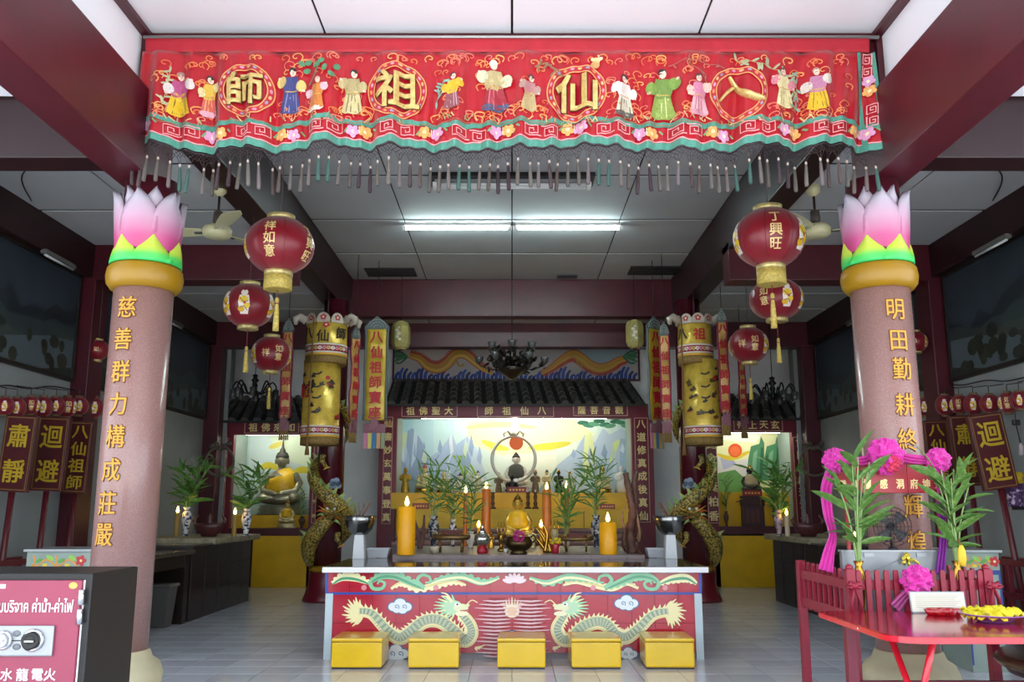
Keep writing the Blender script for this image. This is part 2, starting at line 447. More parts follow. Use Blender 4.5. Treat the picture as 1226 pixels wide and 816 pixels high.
for sd, text, edge in ((-1, '慈善群力構成莊嚴', 'left'), (1, '明田勤耕終輝煌', 'right')):
    px = sd*2.44
    t = thing('lotus_pillar', 'speckled pink pillar with lotus capital and gold characters, beside the %s' % ('black donation safe' if sd < 0 else 'red picket fence'), 'pillar', (px, YP, 0))
    r = .187
    MB().lathe([(r, .30), (r, 2.62)], 48).build('shaft', TERR, t)
    MB().lathe([(.30, 0), (.30, .10), (.275, .13), (.285, .2), (.26, .26), (.215, .29), (.20, .33), (.188, .34)], 48).build('base', CREAM, t)
    MB().lathe([(.185, 2.60), (.21, 2.605), (.235, 2.64), (.243, 2.69), (.235, 2.74), (.21, 2.77), (.19, 2.775)], 48).build('ring', RING, t)
    MB().lathe([(.19, 2.77), (.225, 2.79), (.19, 2.9), (.17, 3.0), (.17, 3.36)], 32).build('core', MAROON, t)
    pm = petal_mesh(.245, .455, .012, .04, base=.55).mesh('petal'); pm.materials.append(PET)
    sm = petal_mesh(.272, .225, .012, -.03, tri=.10).mesh('sepal'); sm.materials.append(SEP)
    off = {-1: R(2), 1: R(-8)}[sd]
    for k in range(6):
        a = -PI/2+off+2*PI*k/6
        o = obj('petal', pm, None, t, (.20*math.cos(a), .20*math.sin(a), 2.80), (0, 0, a+PI/2))
        a2 = a+PI/6
        o = obj('inner_petal', pm, None, t, (.155*math.cos(a2), .155*math.sin(a2), 2.83), (0, 0, a2+PI/2))
        o = obj('sepal', sm, None, t, (.225*math.cos(a2), .225*math.sin(a2), 2.765), (0, 0, a2+PI/2))
        
    # gold characters down the shaft, on the side that faces the door axis
    ys = [367, 405, 444, 483, 522, 562, 602, 640] if sd < 0 else [370, 407, 441, 484, 526, 606, 649]
    xs = [152, 147, 144, 141, 138, 133, 128, 124] if sd < 0 else [1072, 1076, 1080, 1083.5, 1087, 1094, 1098]
    for ch, y, x in zip(text, ys, xs):
        a, b = ray(x, y)                              # meet the shaft
        A = a*a+1; B = -2*(a*px+YP); C = px*px+YP*YP-r*r; dd = B*B-4*A*C
        Yh = (-B-math.sqrt(max(0, dd)))/(2*A); Xh = a*Yh; z = HC+b*Yh
        ang = math.atan2(Yh-YP, Xh-px)
        def fn(u, v, h, ang=ang, z=z):
            q = ang+u/r; rr = r+h; return (px+rr*math.cos(q), YP+rr*math.sin(q), z+v)
        warped_char(ch, .15, fn, CHR, t, .004, .03, .03, 'character_edge', .85)
        warped_char(ch, .15, fn, CHG, t, .008, .008, .03, 'character', .85)
# ================================================================== the embroidered banner on the lintel
YBN = 5.44
def bhem(px): return 172 + 3.0*math.sin(px*.0235+1.2) + 2.4*math.sin(px*.061) + (-5 if px < 175 else 0)*max(0, (175-px)/20)
def bmap(px, py, h):
    k = max(0., min(1., (py-50)/125))
    fold = (.045*math.sin(px*.071+.9*math.sin(px*.013)) + .028*math.sin(px*.16+1+py*.01) + .016*math.sin(px*.33+py*.02))*(k**.5)
    p = at(px, py, YBN); p.y -= fold + h; return p
def edge_l(py): return 173-(py-48)*.142
def edge_r(py): return 1043+(py-48)*.098
BGOLD = M('gold_lame', '#dcc27a', .28, .35, noise=(40, .2))
SILK = M('red_silk', '#b00a1e', .2, noise=(5, .08), sheen=.3)
ban = thing('embroidered_banner', 'long red silk banner with gold characters, embroidered figures and tassel fringe', 'banner', at(608, 178, YBN))
mb = MB(); NU, NV = 300, 18; vs = []
for j in range(NV+1):
    for i in range(NU+1):
        u, v = i/NU, j/NV
        xr = 155+900*u; yb = bhem(xr)
        py = 62+(yb-62)*v; px = edge_l(py)+(edge_r(py)-edge_l(py))*u
        vs.append(bmap(px, py, 0))
mb.add(vs, [(j*(NU+1)+i, j*(NU+1)+i+1, (j+1)*(NU+1)+i+1, (j+1)*(NU+1)+i) for j in range(NV) for i in range(NU)], True)
o = mb.build('cloth', SILK, ban, True)
md = o.modifiers.new('thick', 'SOLIDIFY'); md.thickness = .004; md.offset = 1
mb = MB(); vs = []
for j in range(5):
    for i in range(NU+1):
        py = 46+16.5*j/4; px = 174+(1041-174)*i/NU
        p = at(px, py, YBN); p.y -= .003*math.sin(px*.35)*j/4+.002; vs.append(p)
mb.add(vs, [(j*(NU+1)+i, j*(NU+1)+i+1, (j+1)*(NU+1)+i+1, (j+1)*(NU+1)+i) for j in range(4) for i in range(NU)], True)
o = mb.build('heading_strip', M('heading_red', '#b01c2c', .6, noise=(6, .1)), ban, True)
md = o.modifiers.new('thick', 'SOLIDIFY'); md.thickness = .004; md.offset = 1
MB().tube([at(172, 44.5, YBN+.03), at(1052, 44.5, YBN+.03)], .012, 10).build('rod', M('rod_grey', '#b8b8b8', .4, .6), ban, True)
# border bands
GRN = '#4c9280'; PK = '#f0a5a8'
P = Paint(); xs = list(range(156, 1057, 3))
hl = lambda d: [(x, bhem(x)-d) for x in xs]
P.line(GRN, hl(0), 8); P.line(PK, hl(5), 1.3); P.line(GRN, hl(25), 5.5); P.line('#3f8f78', hl(22.3), .8)
P.line(GRN, [(1028+.098*(y-63), y) for y in range(63, 176, 6)], 4.5)
P.line(GRN, [(1045+.098*(y-63), y) for y in range(63, 176, 6)], 4)
P.build('border_ribbon', bmap, EMBR, ban, True, .007, .0006, 3)
def fret(P, x, y, w, h, col=PK, vert=False):
    def T(a, b): return (x+b*w/2, y+a*h/2) if vert else (x+a*w/2, y+b*h/2)
    P.line(col, [T(*q) for q in ((0, .9), (-.95, .9), (-.95, -.9), (-.2, -.9), (-.2, .5), (-.7, .5), (-.7, -.4), (-.45, -.4), (-.45, .1))], 1.3)
    P.line(col, [T(*q) for q in ((0, -.9), (.95, -.9), (.95, .9), (.2, .9), (.2, -.5), (.7, -.5), (.7, .4), (.45, .4), (.45, -.1))], 1.3)
def flower(P, x, y, s, col, mid='#f4e2b0'):
    for k in range(5):
        a = k*2*PI/5+.3; P.ell(col, x+s*.55*math.cos(a), y+s*.5*math.sin(a), s*.48, s*.42, a, 8)
    P.ell(mid, x, y, s*.3, s*.3, 0, 8)
P = Paint(); k = 0
x = 168
while x < 1040:
    y = bhem(x)-15
    if k % 2:
        fret(P, x+7, y, 41, 13)
        x += 43
    else:
        flower(P, x-4, y, 8, '#d79ac0' if k % 4 else '#e6a85e'); flower(P, x+11, y+1, 8, '#e6a85e' if k % 4 else '#d79ac0')
        P.line('#6f9a68', [(x-14, y+2), (x-10, y-3)], 2); P.line('#6f9a68', [(x+20, y-3), (x+24, y+1)], 2); P.line('#efe3b0', [(x+4, y+4), (x+4, y-5)], 1)
        x += 43
    k += 1
for y, kind in ((78, 'f'), (96, 'a'), (108, 'b'), (138, 'f')):
    xx = 1037+.098*(y-63)
    if kind == 'f': fret(P, xx, y, 11, 27, PK, True)
    else: flower(P, xx, y, 7, '#d79ac0' if kind == 'a' else '#e6a85e')
P.build('border_pattern', bmap, EMBR, ban, True, .010, .0002, 4)['kind'] = 'stuff'
# scrolling clouds, grass and branches
P = Paint(); rr = random.Random(5)
def curl(P, x, y, s, col, w=1.2, fl=1):
    P.line(col, [(x+fl*s*q*.1*math.cos(q*.9), y+s*q*.1*math.sin(q*.9)*.7) for q in range(1, 9)], w, 3)
OR = ['#e8814a', '#d96a3a', '#e8a05a', '#e07860']
for k in range(420):
    x = rr.uniform(185, 1015); band = rr.random()
    y = rr.uniform(68, 80) if band < .3 else (rr.uniform(128, 142) if band < .72 else rr.uniform(84, 128))
    if min(abs(x-c) for c in (295, 475.6, 690, 883.5)) < 36 and 74 < y < 145: continue
    curl(P, x, y, rr.uniform(6, 12), rr.choice(OR), rr.uniform(.9, 1.5), rr.choice((-1, 1)))
for k in range(75):
    x = rr.uniform(190, 1000); y = 146+2*math.sin(x*.03)
    P.line(rr.choice(['#d8c28a', '#e0a878', '#8f9a6a']), [(x, y), (x+rr.uniform(-7, 7), y-rr.uniform(3, 8))], 1.2)
P.line('#a06a4a', [(x, 148+1.5*math.sin(x*.04)) for x in range(190, 1000, 8)], .9)
def branch(P, pts, col, leafc, n, L):
    P.line(col, pts, 1, 4); S_ = spline([(a, b, 0) for a, b in pts], 8)
    for k in range(n):
        p = S_[int((k+.5)/n*(len(S_)-1))]; a = rr.uniform(0, 6.28)
        P.ell(leafc, p.x+L*.5*math.cos(a), p.y+L*.5*math.sin(a), L*.55, L*.16, a, 8)
branch(P, [(197, 128), (203, 108), (206, 86)], '#9a8f6a', '#b8b48a', 16, 8)
branch(P, [(882, 72), (905, 78), (925, 84), (944, 96), (952, 118)], '#a8884a', '#a8b088', 22, 9)
branch(P, [(948, 88), (955, 105), (953, 130)], '#a8884a', '#7fae9a', 12, 8)
branch(P, [(640, 82), (655, 78), (668, 92)], '#8a4a3a', '#8a6a4a', 10, 8)
branch(P, [(800, 80), (820, 74), (845, 78), (868, 82)], '#a05a4a', '#a05a4a', 4, 6)
branch(P, [(820, 78), (838, 88), (846, 100)], '#a05a4a', '#a05a4a', 3, 6)
branch(P, [(522, 122), (528, 108), (532, 98)], '#6f9a88', '#7fae9a', 8, 8)
for x, y in ((362, 78), (370, 76), (380, 80), (390, 84), (398, 92), (368, 86), (404, 82), (386, 76)): P.ell('#4f8a62', x, y, 4.5, 3, rr.uniform(0, 3), 9)
P.line('#4f7a5a', [(385, 78), (378, 92), (370, 102)], 1.6, 4)
P.build('scroll_embroidery', bmap, EMBR, ban, True, .008, .00003, 5)['kind'] = 'stuff'
# figures: one patch each
SK = '#ecc9b4'
def figure(cx, top, bot, torso, skirt, sleeve, hair='#1c1616', lean=0, wide=1.0, hem=None, stripes=None, arm=1):
    P = Paint(); h = bot-top; w = h*.26*wide; X = lambda y: cx+lean*(bot-y)/h
    y1, y2 = top+h*.2, top+h*.52
    P.poly(skirt, [(X(y2)-w*.55, y2-2), (X(y2)+w*.55, y2-2), (cx+w*.95, bot-3), (cx+w*.5, bot), (cx-w*.6, bot), (cx-w*.95, bot-3)])
    if stripes:
        for q in (-.5, -.1, .3, .65): P.line(stripes, [(X(y2)+w*q*.6, y2+1), (cx+w*q, bot-2)], 1.1)
    if hem: P.poly(hem, [(cx-w*.92, bot-h*.14), (cx+w*.92, bot-h*.14), (cx+w*.95, bot-3), (cx+w*.5, bot), (cx-w*.6, bot), (cx-w*.95, bot-3)])
    P.poly(torso, [(X(y1)-w*.5, y1), (X(y1)+w*.5, y1), (X(y2)+w*.75, y2-h*.1), (X(y2)+w*.55, y2+h*.06), (X(y2)-w*.55, y2+h*.06), (X(y2)-w*.75, y2-h*.1)])
    for sx in (-1, 1):
        P.ell(sleeve, X(y2)+sx*w*.85, y2-h*.11-(.12*h if sx == arm else 0), w*.42, h*.13, sx*(-.5 if sx == arm else .35), 12)
        P.ell(SK, X(y2)+sx*w*1.05, y2-h*.02-(.30*h if sx == arm else 0), w*.14, h*.03, 0, 8)
    P.line('#c8a050', [(X(y2)-w*.5, y2), (X(y2)+w*.5, y2)], 1.2)
    P.ell(hair, X(top)+0, top+h*.065, h*.085, h*.075, 0, 12)
    P.ell(SK, X(top)+.4, top+h*.105, h*.07, h*.085, 0, 12)
    P.ell(hair, X(top), top+h*.02, h*.035, h*.03, 0, 8)
    P.line('#5a2a20', [(X(top)-1.2, top+h*.10), (X(top)+2, top+h*.10)], .5)
    P.build('figure', bmap, EMBR, ban, True, .018, .0003, 5)
figure(215, 87, 140, '#b0487a', '#d8b21c', '#d8ccc8', '#a07868', 2, 1.0, None, '#8a6a10')
figure(248, 90, 138, '#d8b040', '#c85a50', '#d8c890', '#1a1414', 3, .8, '#d8a0b0', '#e8a860')
figure(347, 82, 136, '#3a3f78', '#3a3f78', '#d8c070', '#161212', 4, 1.0, None, '#8a90b8', -1)
figure(379, 96, 136, '#c87830', '#c87830', '#d8b0b8', '#c8a090', 3, 1.1, '#dcd2c0')
figure(421, 84, 136, '#a89868', '#c8bc88', '#b8a878', '#1a1414', 3, 1.0, None, '#6a5a3a', -1)
figure(541, 91, 134, '#e0b020', '#8a4a50', '#e0b020', '#1a1414', 2, .95, None, '#c8a0b0')
figure(593, 74, 133, '#b8a878', '#a02838', '#c8c8a8', '#e8dccc', -2, 1.1, '#4a5a7a', '#d87880', -1)
figure(633, 93, 136, '#b0787a', '#b8a070', '#b08a80', '#1a1414', 3, .9, None, None, -1)
figure(747, 94, 144, '#d8d0c8', '#c8c0a8', '#e0dcd8', '#161212', 0, .95, '#585048', '#4a4038', -1)
figure(794, 83, 142, '#6a8a3a', '#8aa048', '#7a9a42', '#161212', -1, 1.05, None, '#d8dca0')
figure(836, 92, 141, '#c87a98', '#d8a0a8', '#e0b8a8', '#161212', -1, .95, '#c88a98', '#a85a70')
figure(939, 84, 130, '#d8cc98', '#d8cc98', '#c87888', '#161212', -3, 1.0, None, '#b8a868', -1)
figure(978, 84, 134, '#b87898', '#dcb018', '#d8ccc0', '#b07868', -3, 1.0, None, '#a07808')
figure(712, 68, 84, '#d8c890', '#c89a60', '#e0d0a0', '#d8c890', 4, 1.4)
# four medallions with raised gold characters
for cx, cy_, ch, rx, sz in ((295.4, 110, '師', 33, 41), (475.6, 109.5, '祖', 35, 47), (690, 111, '仙', 35, 47), (883.5, 112, '八', 34, 50)):
    P = Paint()
    def circ(r, n=40): return [(cx+r*math.cos(2*PI*k/n), cy_+r*.93*math.sin(2*PI*k/n)) for k in range(n)]
    P.line('#b8202c', circ(rx-3.5), 7, 0, True)
    P.line('#e8a868', circ(rx), 1.2, 0, True); P.line('#e8a868', circ(rx-6.8), 1.2, 0, True)
    for k in range(22):
        a = 2*PI*k/22
        P.ell(('#d78aa8', '#e0b080', '#9a90a8', '#e08858')[k % 4], cx+(rx-3.4)*math.cos(a), cy_+(rx-3.4)*.93*math.sin(a), 2.6, 1.5, a+PI/2, 8)
    P.build('medallion_ring', bmap, EMBR, ban, True, .014, .0004, 4)
    def fn(u, v, h): return bmap(cx+u, cy_-v, .017+h)
    if ch == '八':
        for pts, wd in (([(861, 122), (869, 112), (878, 104)], [5, 7, 9]), ([(873, 92), (880, 100), (892, 114), (905, 120), (914, 123)], [6, 9, 12, 11, 3])):
            mb = MB(); S_ = spline([(a, b, 0) for a, b in pts], 6); n = len(S_)
            wds = [wd[min(len(wd)-1, int(i/(n-1)*(len(wd)-1)))]*(1-f)+wd[min(len(wd)-1, int(i/(n-1)*(len(wd)-1))+1)]*f for i in range(n) for f in [(i/(n-1)*(len(wd)-1)) % 1]]
            mb.tube([bmap(p.x, p.y, .018) for p in S_], [w*.0026 for w in wds], 10, True, None, True, .55); mb.build('character', BGOLD, ban, True)
    else:
        warped_char(ch, sz, fn, M('gold_edge_brown', '#5a3a10', .6), ban, .006, .03, 7, 'character_edge', 1.15)  # dark brown edging behind the raised gold character
        warped_char(ch, sz, fn, BGOLD, ban, .016, .016, 7, 'character', 1.15)
# knotted net and tassels
NETM = M('net_thread', '#2c2024', .8)
P = Paint(); rr = random.Random(3)
P.line('#2c2024', [(x, bhem(x)+6) for x in xs], 2.2)
for k in range(225):
    x = 158+k*4
    P.line('#33262a', [(x, bhem(x)+5), (x+4, bhem(x)+10), (x, bhem(x)+15)], .55)
    P.line('#33262a', [(x+4, bhem(x)+5), (x, bhem(x)+10), (x+4, bhem(x)+15)], .55)
tx = []
x = 157.0
while x < 1056: tx.append(x+rr.uniform(-1.6, 1.6)); x += 11.9
for x in tx:
    y = bhem(x)+14; e = bhem(x)+24
    for dx in (-4, 0, 4): P.line('#3a2c2e', [(x+dx, y), (x, e)], .55)
P.build('net_fringe', bmap, PAINTM, ban, True, .002, .00001)
tcol = ['#5b4646', '#6b5a54', '#77706a', '#7d726c', '#8a7a78', '#4f7a6e', '#4f7a6e', '#857a74', '#6a5f5a', '#4f3a40', '#4a3038', '#7a7068', '#8a8078', '#8f7f80']
tms = {}
for i, x in enumerate(tx):
    c = tcol[i % len(tcol)]
    if c not in tms:
        mb = MB(); mb.lathe([(.003, 0), (.0075, -.01), (.0065, -.028), (.009, -.03), (.0125, -.10), (.0135, -.165), (.010, -.178)], 10, ruffle=lambda a, z: .12*math.sin(5*a) if z < -.03 else 0)
        me = mb.mesh('tassel'); me.materials.append(M('tassel_'+c[1:], tuple(int(int(c[q:q+2], 16)*.72) for q in (1, 3, 5)), .8)); 
        hb = MB().lathe([(.0, .004), (.006, .002), (.0085, -.008), (.007, -.02), (.0, -.022)], 8).mesh('bead'); hb.materials.append(M('tassel_bead', '#b8a69c', .5))
        tms[c] = (me, hb)
    y = bhem(x)+23; p = bmap(x, y, .004); p -= wloc(ban)
    o = obj('tassel', tms[c][0], None, ban, p, (rr.uniform(-.06, .06), rr.uniform(-.07, .07), 0))
    o.scale = (1, 1, rr.uniform(.92, 1.08))
    obj('bead', tms[c][1], None, o, (0, 0, 0))
# ================================================================== lamps, fans and hangings
def tube_light(name, label, x0, x1, y, z, lit, group=None, n=1):
    t = thing(name, label, 'ceiling light', ((x0+x1)/2, y, z), 0, group)
    hw = (x1-x0)/2
    MB().box(-hw, hw, -.035*n, .035*n, -.03, 0).build('housing', WHITE if lit else M('grey_reflector', '#8f9496', .3, .3), t, False, .004)
    for k in range(n):
        yy = (k-(n-1)/2)*.085
        m = M('tube_on', '#ffffff', emit=('#d8f2f2', 62)) if lit else M('tube_off', '#d8dcdc', .25)
        MB().tube([(-hw+.03, yy, -.052), (hw-.03, yy, -.052)], .019, 10).build('tube', m, t)
        for s in (-1, 1): MB().box(s*hw-.02, s*hw+.02, yy-.018, yy+.018, -.075, -.028).build('lamp_holder', WHITE, t)
    return t
tube_light('fluorescent_light', 'lit white fluorescent tube below the middle ceiling, Buddha side half', onz(484, 268, 4.57).x, onz(611, 268, 4.57).x, onz(484, 268, 4.57).y, 4.57, True, 'lit ceiling tubes')
tube_light('fluorescent_light', 'lit white fluorescent tube below the middle ceiling, red sun side half', onz(617, 268, 4.57).x, onz(743, 268, 4.57).x, onz(484, 268, 4.57).y, 4.57, True, 'lit ceiling tubes')
t = tube_light('fluorescent_light', 'unlit double fluorescent fitting with dark back on the ceiling behind the banner tassels', onz(521, 212, 4.57).x, onz(705, 212, 4.57).x, onz(612, 212, 4.57).y, 4.525, False, None, 2)
MB().box(-.85, .85, -.16, .16, 0, .04).build('back_plate', BLACK, t)
for px, py, w_, d_, lab in ((468, 325, .72, .42, 'dark ceiling vent in the panel by the left roof beam'), (783, 323, .72, .42, 'dark ceiling vent in the panel by the right roof beam'), (679, 330, .3, .16, 'small grey ceiling hatch between the two dark vents')):
    p = onz(px, py, 4.568); small = w_ < .5
    t = thing('ceiling_vent' if not small else 'ceiling_hatch', lab, 'ceiling vent' if not small else 'ceiling hatch', p)
    MB().box(-w_/2, w_/2, -d_/2, d_/2, -.012, 0).build('plate', BLACK if not small else M('hatch_grey', '#4a4d50', .6), t)
    for k in range(5 if not small else 2): MB().box(-w_/2, w_/2, -d_/2+k*d_/4-.01 if not small else -d_/2+k*d_-.01, (-d_/2+k*d_/4+.008) if not small else -d_/2+k*d_+.008, -.02, -.01).build('slat' if not small else 'rim', M('vent_slat', '#26282a', .5), t)
# ---- ceiling fans
FANM = M('fan_cream', '#c9c59a', .4)
def fan(px, py, Y, angs, lab):
    p = at(px, py, Y); t = thing('ceiling_fan', lab, 'fan', p)
    MB().tube([(0, 0, .07), (0, 0, 4.05-p.z-.06)], .012, 8).build('rod', DARKW, t)
    MB().lathe([(.02, 4.05-p.z-.1), (.06, 4.05-p.z-.06), (.06, 4.05-p.z)], 16).build('canopy', FANM, t)
    MB().lathe([(.03, .07), (.045, .10), (.04, .19), (.02, .2)], 16).build('cap', M('fan_cap', '#4a423c', .5), t)
    MB().lathe([(.03, -.055), (.10, -.05), (.125, -.025), (.13, .02), (.11, .05), (.04, .07)], 28).build('motor', FANM, t)
    for a in angs:
        m = Matrix.Rotation(a, 4, 'Z')
        b = MB(); n = 7; vs = []
        for s in (0, 1):
            for i in range(n):
                r_ = .13+.52*i/(n-1); w = .05+.035*math.sin(min(1, i/4)*PI/2) if i < n-1 else .05
                for e in (-1, 1): vs.append(m @ Vector((r_, e*w, e*.015+(.006 if s else 0))))
        q = 2*n; fs = []
        for i in range(n-1): fs += [(2*i, 2*i+1, 2*i+3, 2*i+2), (q+2*i, q+2*i+2, q+2*i+3, q+2*i+1), (2*i, 2*i+2, q+2*i+2, q+2*i), (2*i+1, q+2*i+1, q+2*i+3, 2*i+3)]
        fs += [(0, q, q+1, 1), (2*n-2, 2*n-1, q+2*n-1, q+2*n-2)]
        b.add(vs, fs); bl = b.build('blade', FANM, t)
        MB().box(.08, .2, -.02, .02, -.01, .004, mx=m).build('bracket', STEEL, bl)
fan(260, 278, 7.6, (R(60), R(-60), R(178)), 'cream ceiling fan hanging behind the lotus pillar near the safe')
fan(977, 277, 7.6, (R(-15), R(105), R(225)), 'cream ceiling fan hanging behind the lotus pillar near the picket fence')
# ---- red lanterns
LRED = M('lantern_red', '#7c0b1c', .35, noise=(7, .12), sheen=.2); LRIB = M('lantern_rib', '#6d0a18', .4)
FRG = M('gold_fringe', '#b9a24e', .6, noise=(60, .3)); CAPG = M('lantern_cap', '#cdbb7c', .4, .4, noise=(30, .3))
def lantern(px, py, rw, rh, Y, ztop, lab, rot=0, chars=((0, '祥如意'),), child=(-1.1, 1.2), fringe=True, tass=True, group=None, capc=CAPG, csz=.25, wall=None):
    c = at(px, py, Y); k = mpp(Y, c.z); a, b = rw*k, rh*k
    t = thing('red_lantern', lab, 'lantern', c, 0, group)
    mb = MB(); mb.lathe([(max(.28*a, a*math.cos(v)), b*math.sin(v)) for v in [R(-68+136*i/16) for i in range(17)]], 32,
                        ruffle=lambda an, z: -.012*abs(math.cos(an*4))); mb.build('shade', LRED, t)
    for i in range(8):
        an = PI/8+i*PI/4
        MB().tube([((a*1.004)*math.cos(v)*math.cos(an), (a*1.004)*math.cos(v)*math.sin(an), b*math.sin(v)) for v in [R(-66+132*j/10) for j in range(11)]], .0025, 5).build('rib', LRIB, t)
    zt = b*math.sin(R(68)); ra = a*.40
    MB().lathe([(ra*.6, zt-.02*b), (ra, zt-.01), (ra*1.02, zt+.14*b), (ra*.5, zt+.15*b)], 24).build('top_collar', capc, t)
    MB().lathe([(ra*.6, -zt+.02*b), (ra, -zt+.01), (ra*1.02, -zt-.14*b), (ra*.5, -zt-.15*b)], 24).build('bottom_collar', capc, t)
    if fringe: MB().lathe([(ra*1.0, -zt-.12*b), (ra*1.02, -zt-.62*b), (ra*.9, -zt-.63*b)], 40, ruffle=lambda an, z: .05*math.sin(an*20)).build('fringe', FRG, t)
    if tass:
        z0 = -zt-.14*b
        MB().tube([(0, 0, z0), (0, 0, z0-.75*b)], .004, 6).build('tassel_cord', LRED, t)
        ts = MB().lathe([(.006, z0-.75*b), (.016, z0-.8*b), (.013, z0-1.0*b), (.02, z0-1.3*b), (.024, z0-1.9*b), (.0, z0-1.91*b)], 12, ruffle=lambda an, z: .1*math.sin(6*an)).build('tassel', FRG, t)
        MB().lathe([(.0, z0-.93*b), (.019, z0-.95*b), (.019, z0-.98*b), (0, z0-1.0*b)], 10).build('knot', LRED, ts)
    MB().tube([(0, 0, zt+.1*b), (0, 0, ztop-c.z)], .004, 6).build('cord', M('cord_dark', '#4a4040', .7), t)
    def on(u, v, h, an=0):                           # u around, v up
        ph = max(-1.2, min(1.2, v/b)); th = -PI/2+an+rot+u/a
        return c + Vector(((a+h)*math.cos(ph)*math.cos(th), (a+h)*math.cos(ph)*math.sin(th), (b+h)*math.sin(ph)))
    cm = M('lantern_letter', '#e8c98a', .45, .2)
    for an, s in chars:
        n = len(s); sz = b*csz*2*.9
        for i, ch in enumerate(s):
            v = (n-1)/2*sz*.98-i*sz*.98-.04*b
            warped_char(ch, sz*.95, lambda u, w, h, v=v, an=an: on(u, v+w, .003+h, an), cm, t, .002, .012, .05)
    for an in child:                                 # painted child with yellow bib and flowers
        P = Paint(); s = b*.62
        P.ell('#e9dcd0', 0, s*.62, s*.26, s*.26); P.ell('#3a2420', 0, s*.86, s*.1, s*.08)
        P.poly('#e8dcd2', [(-s*.32, s*.4), (s*.32, s*.4), (s*.38, -s*.1), (s*.3, -s*.95), (-s*.3, -s*.95), (-s*.4, -s*.1)])
        P.ell('#e3bd20', -s*.05, s*.1, s*.33, s*.25, .2); P.ell('#e3bd20', s*.2, -s*.35, s*.22, s*.2); P.ell('#d9a818', -s*.2, -s*.6, s*.25, s*.2)
        P.ell('#b8343a', s*.05, -s*.15, s*.1, s*.1); P.line('#7a4a2a', [(-s*.3, s*.2), (0, -s*.1), (s*.3, 0)], s*.05, 4); P.line('#7a4a2a', [(-s*.28, -s*.5), (.0, -s*.4), (s*.25, -s*.7)], s*.05, 4)
        P.build('painted_child', lambda u, v, h, an=an: on(u, v, h, an), PAINT, t, True, .003, .0003, s*.3)
    if wall: MB().tube([(0, 0, ztop-c.z), (wall-c.x, 0, ztop-c.z+.02)], .004, 5).build('hook', BLACK, t)
    return t
lantern(335, 294, 41, 35, 6.5, 4.57, 'large red lantern lettered 祥如意 with gold fringe, hung beside the lotus pillar of the safe', 0, ((-.05, '祥如意'), (1.25, '丁興旺')), (-1.15,))
lantern(921, 285, 42, 37, 6.5, 4.57, 'large red lantern lettered 丁興旺 with gold fringe, hung beside the lotus pillar of the fence', 0, ((-.1, '丁興旺'),), (.85, -1.5))
lantern(298, 366, 30, 27, 8.3, 4.05, 'round red lantern with two painted children and plain cap, below the cream ceiling fan', 0, (), (-.75, .1, 1.4), False)
lantern(929, 358, 31.5, 26, 8.3, 4.05, 'round red lantern with painted children, hung right under the lantern lettered 丁興旺', 0, ((-.75, '如意'),), (.15, 1.0), False)
lantern(324.5, 424, 23.5, 22, 10.3, 4.05, 'small dark red lantern hung before the rear bay of the seated Buddha', 0, ((.0, '祥'), (.65, '如意')), (-.8, 1.6), False)
lantern(896.5, 413, 23.5, 22, 10.3, 4.05, 'small dark red lantern hung before the rear bay of the red sun painting', 0, ((-.6, '祥'), (.05, '如意')), (.8, -1.7), False)
lantern(117, 419, 13, 13, 9.6, 3.66, 'little red lantern hung by the wall pier behind the pillar of the safe', 0, ((.3, '如'),), (-.7,), False, False)
lantern(1097, 409, 13, 13, 9.6, 3.66, 'little red lantern hung by the wall pier behind the pillar of the fence', 0, ((-.6, '如'),), (.6,), False, False)
# rows of little lanterns on the side walls
def row(xs, sx, side):
    for i, (px, py) in enumerate(xs):
        Xw = sx*4.60; a, b = ray(px, py); Y = Xw/a
        lantern(px, py, 11.5, 13 if i % 2 else 11.5, Y, min(HC+b*Y+.17, 9), ('little red lantern lettered in gold, in the wall row %s' if i % 3 == 2 else 'little red lantern with painted child, in the wall row %s') % side, 0, ((.6*-sx, '如意'),) if i % 3 == 2 else (), (1.4*-sx, 1.3*sx) if i % 3 == 2 else (.55*-sx, 1.3*sx), False, False, 'little lanterns along the wall '+side, M('lantern_cap_small', '#6f5a3a', .5), .32, sx*4.75)
row([(5, 486), (19, 488), (36, 485), (51, 487), (66, 486), (80, 487), (94, 486), (112, 488)], -1, 'nearer the safe')
row([(1108, 487), (1132, 485), (1149, 484), (1166, 484), (1185, 483), (1207, 482), (1221, 479)], 1, 'nearer the red table')
for sx, nm, pts in ((-1, 'safe', [(-12, 464), (10, 461), (35, 465), (60, 462), (85, 466), (120, 472)]), (1, 'red table', [(1100, 468), (1125, 458), (1150, 461), (1180, 455), (1205, 456), (1240, 448)])):
    P3 = []
    for px, py in pts: a, b = ray(px, py); Y = sx*4.70/a; P3.append((sx*4.70, Y, HC+b*Y))
    tag(MB().tube(spline(P3, 5), .006, 6).build('lantern_wire', BLACK), 'sagging black wire on the wall above the little lanterns by the %s' % nm, 'wire')
    Pc = [(sx*3.0, 6.2, 4.02), (sx*3.6, 6.6, 3.97), (sx*4.2, 7.2, 4.0), (sx*4.5, 7.9, 4.02)]
    tag(MB().tube(spline(Pc, 6), .007, 6).build('ceiling_wire', BLACK), 'thin black cable slung under the aisle ceiling on the %s side' % nm, 'wire')
tt = thing('hanging_tassel', 'grey tassel with black knot hung on the wall beside the tilted placard', 'tassel', at(1216, 502, 7.6))
MB().box(-.03, .03, -.02, .02, -.05, 0).build('knot', BLACK, tt, False, .01); MB().tube([(0, 0, -.05), (.02, 0, -.2)], .005).build('cord', BLACK, tt)
MB().lathe([(.008, -.2), (.02, -.23), (.022, -.3), (0, -.305)], 10, c=(.02, 0, 0)).build('tassel', M('tassel_pale', '#9a8f90', .8), tt)
MB().tube([(0, 0, 0), (0, 0, .16)], .003).build('string', BLACK, tt)
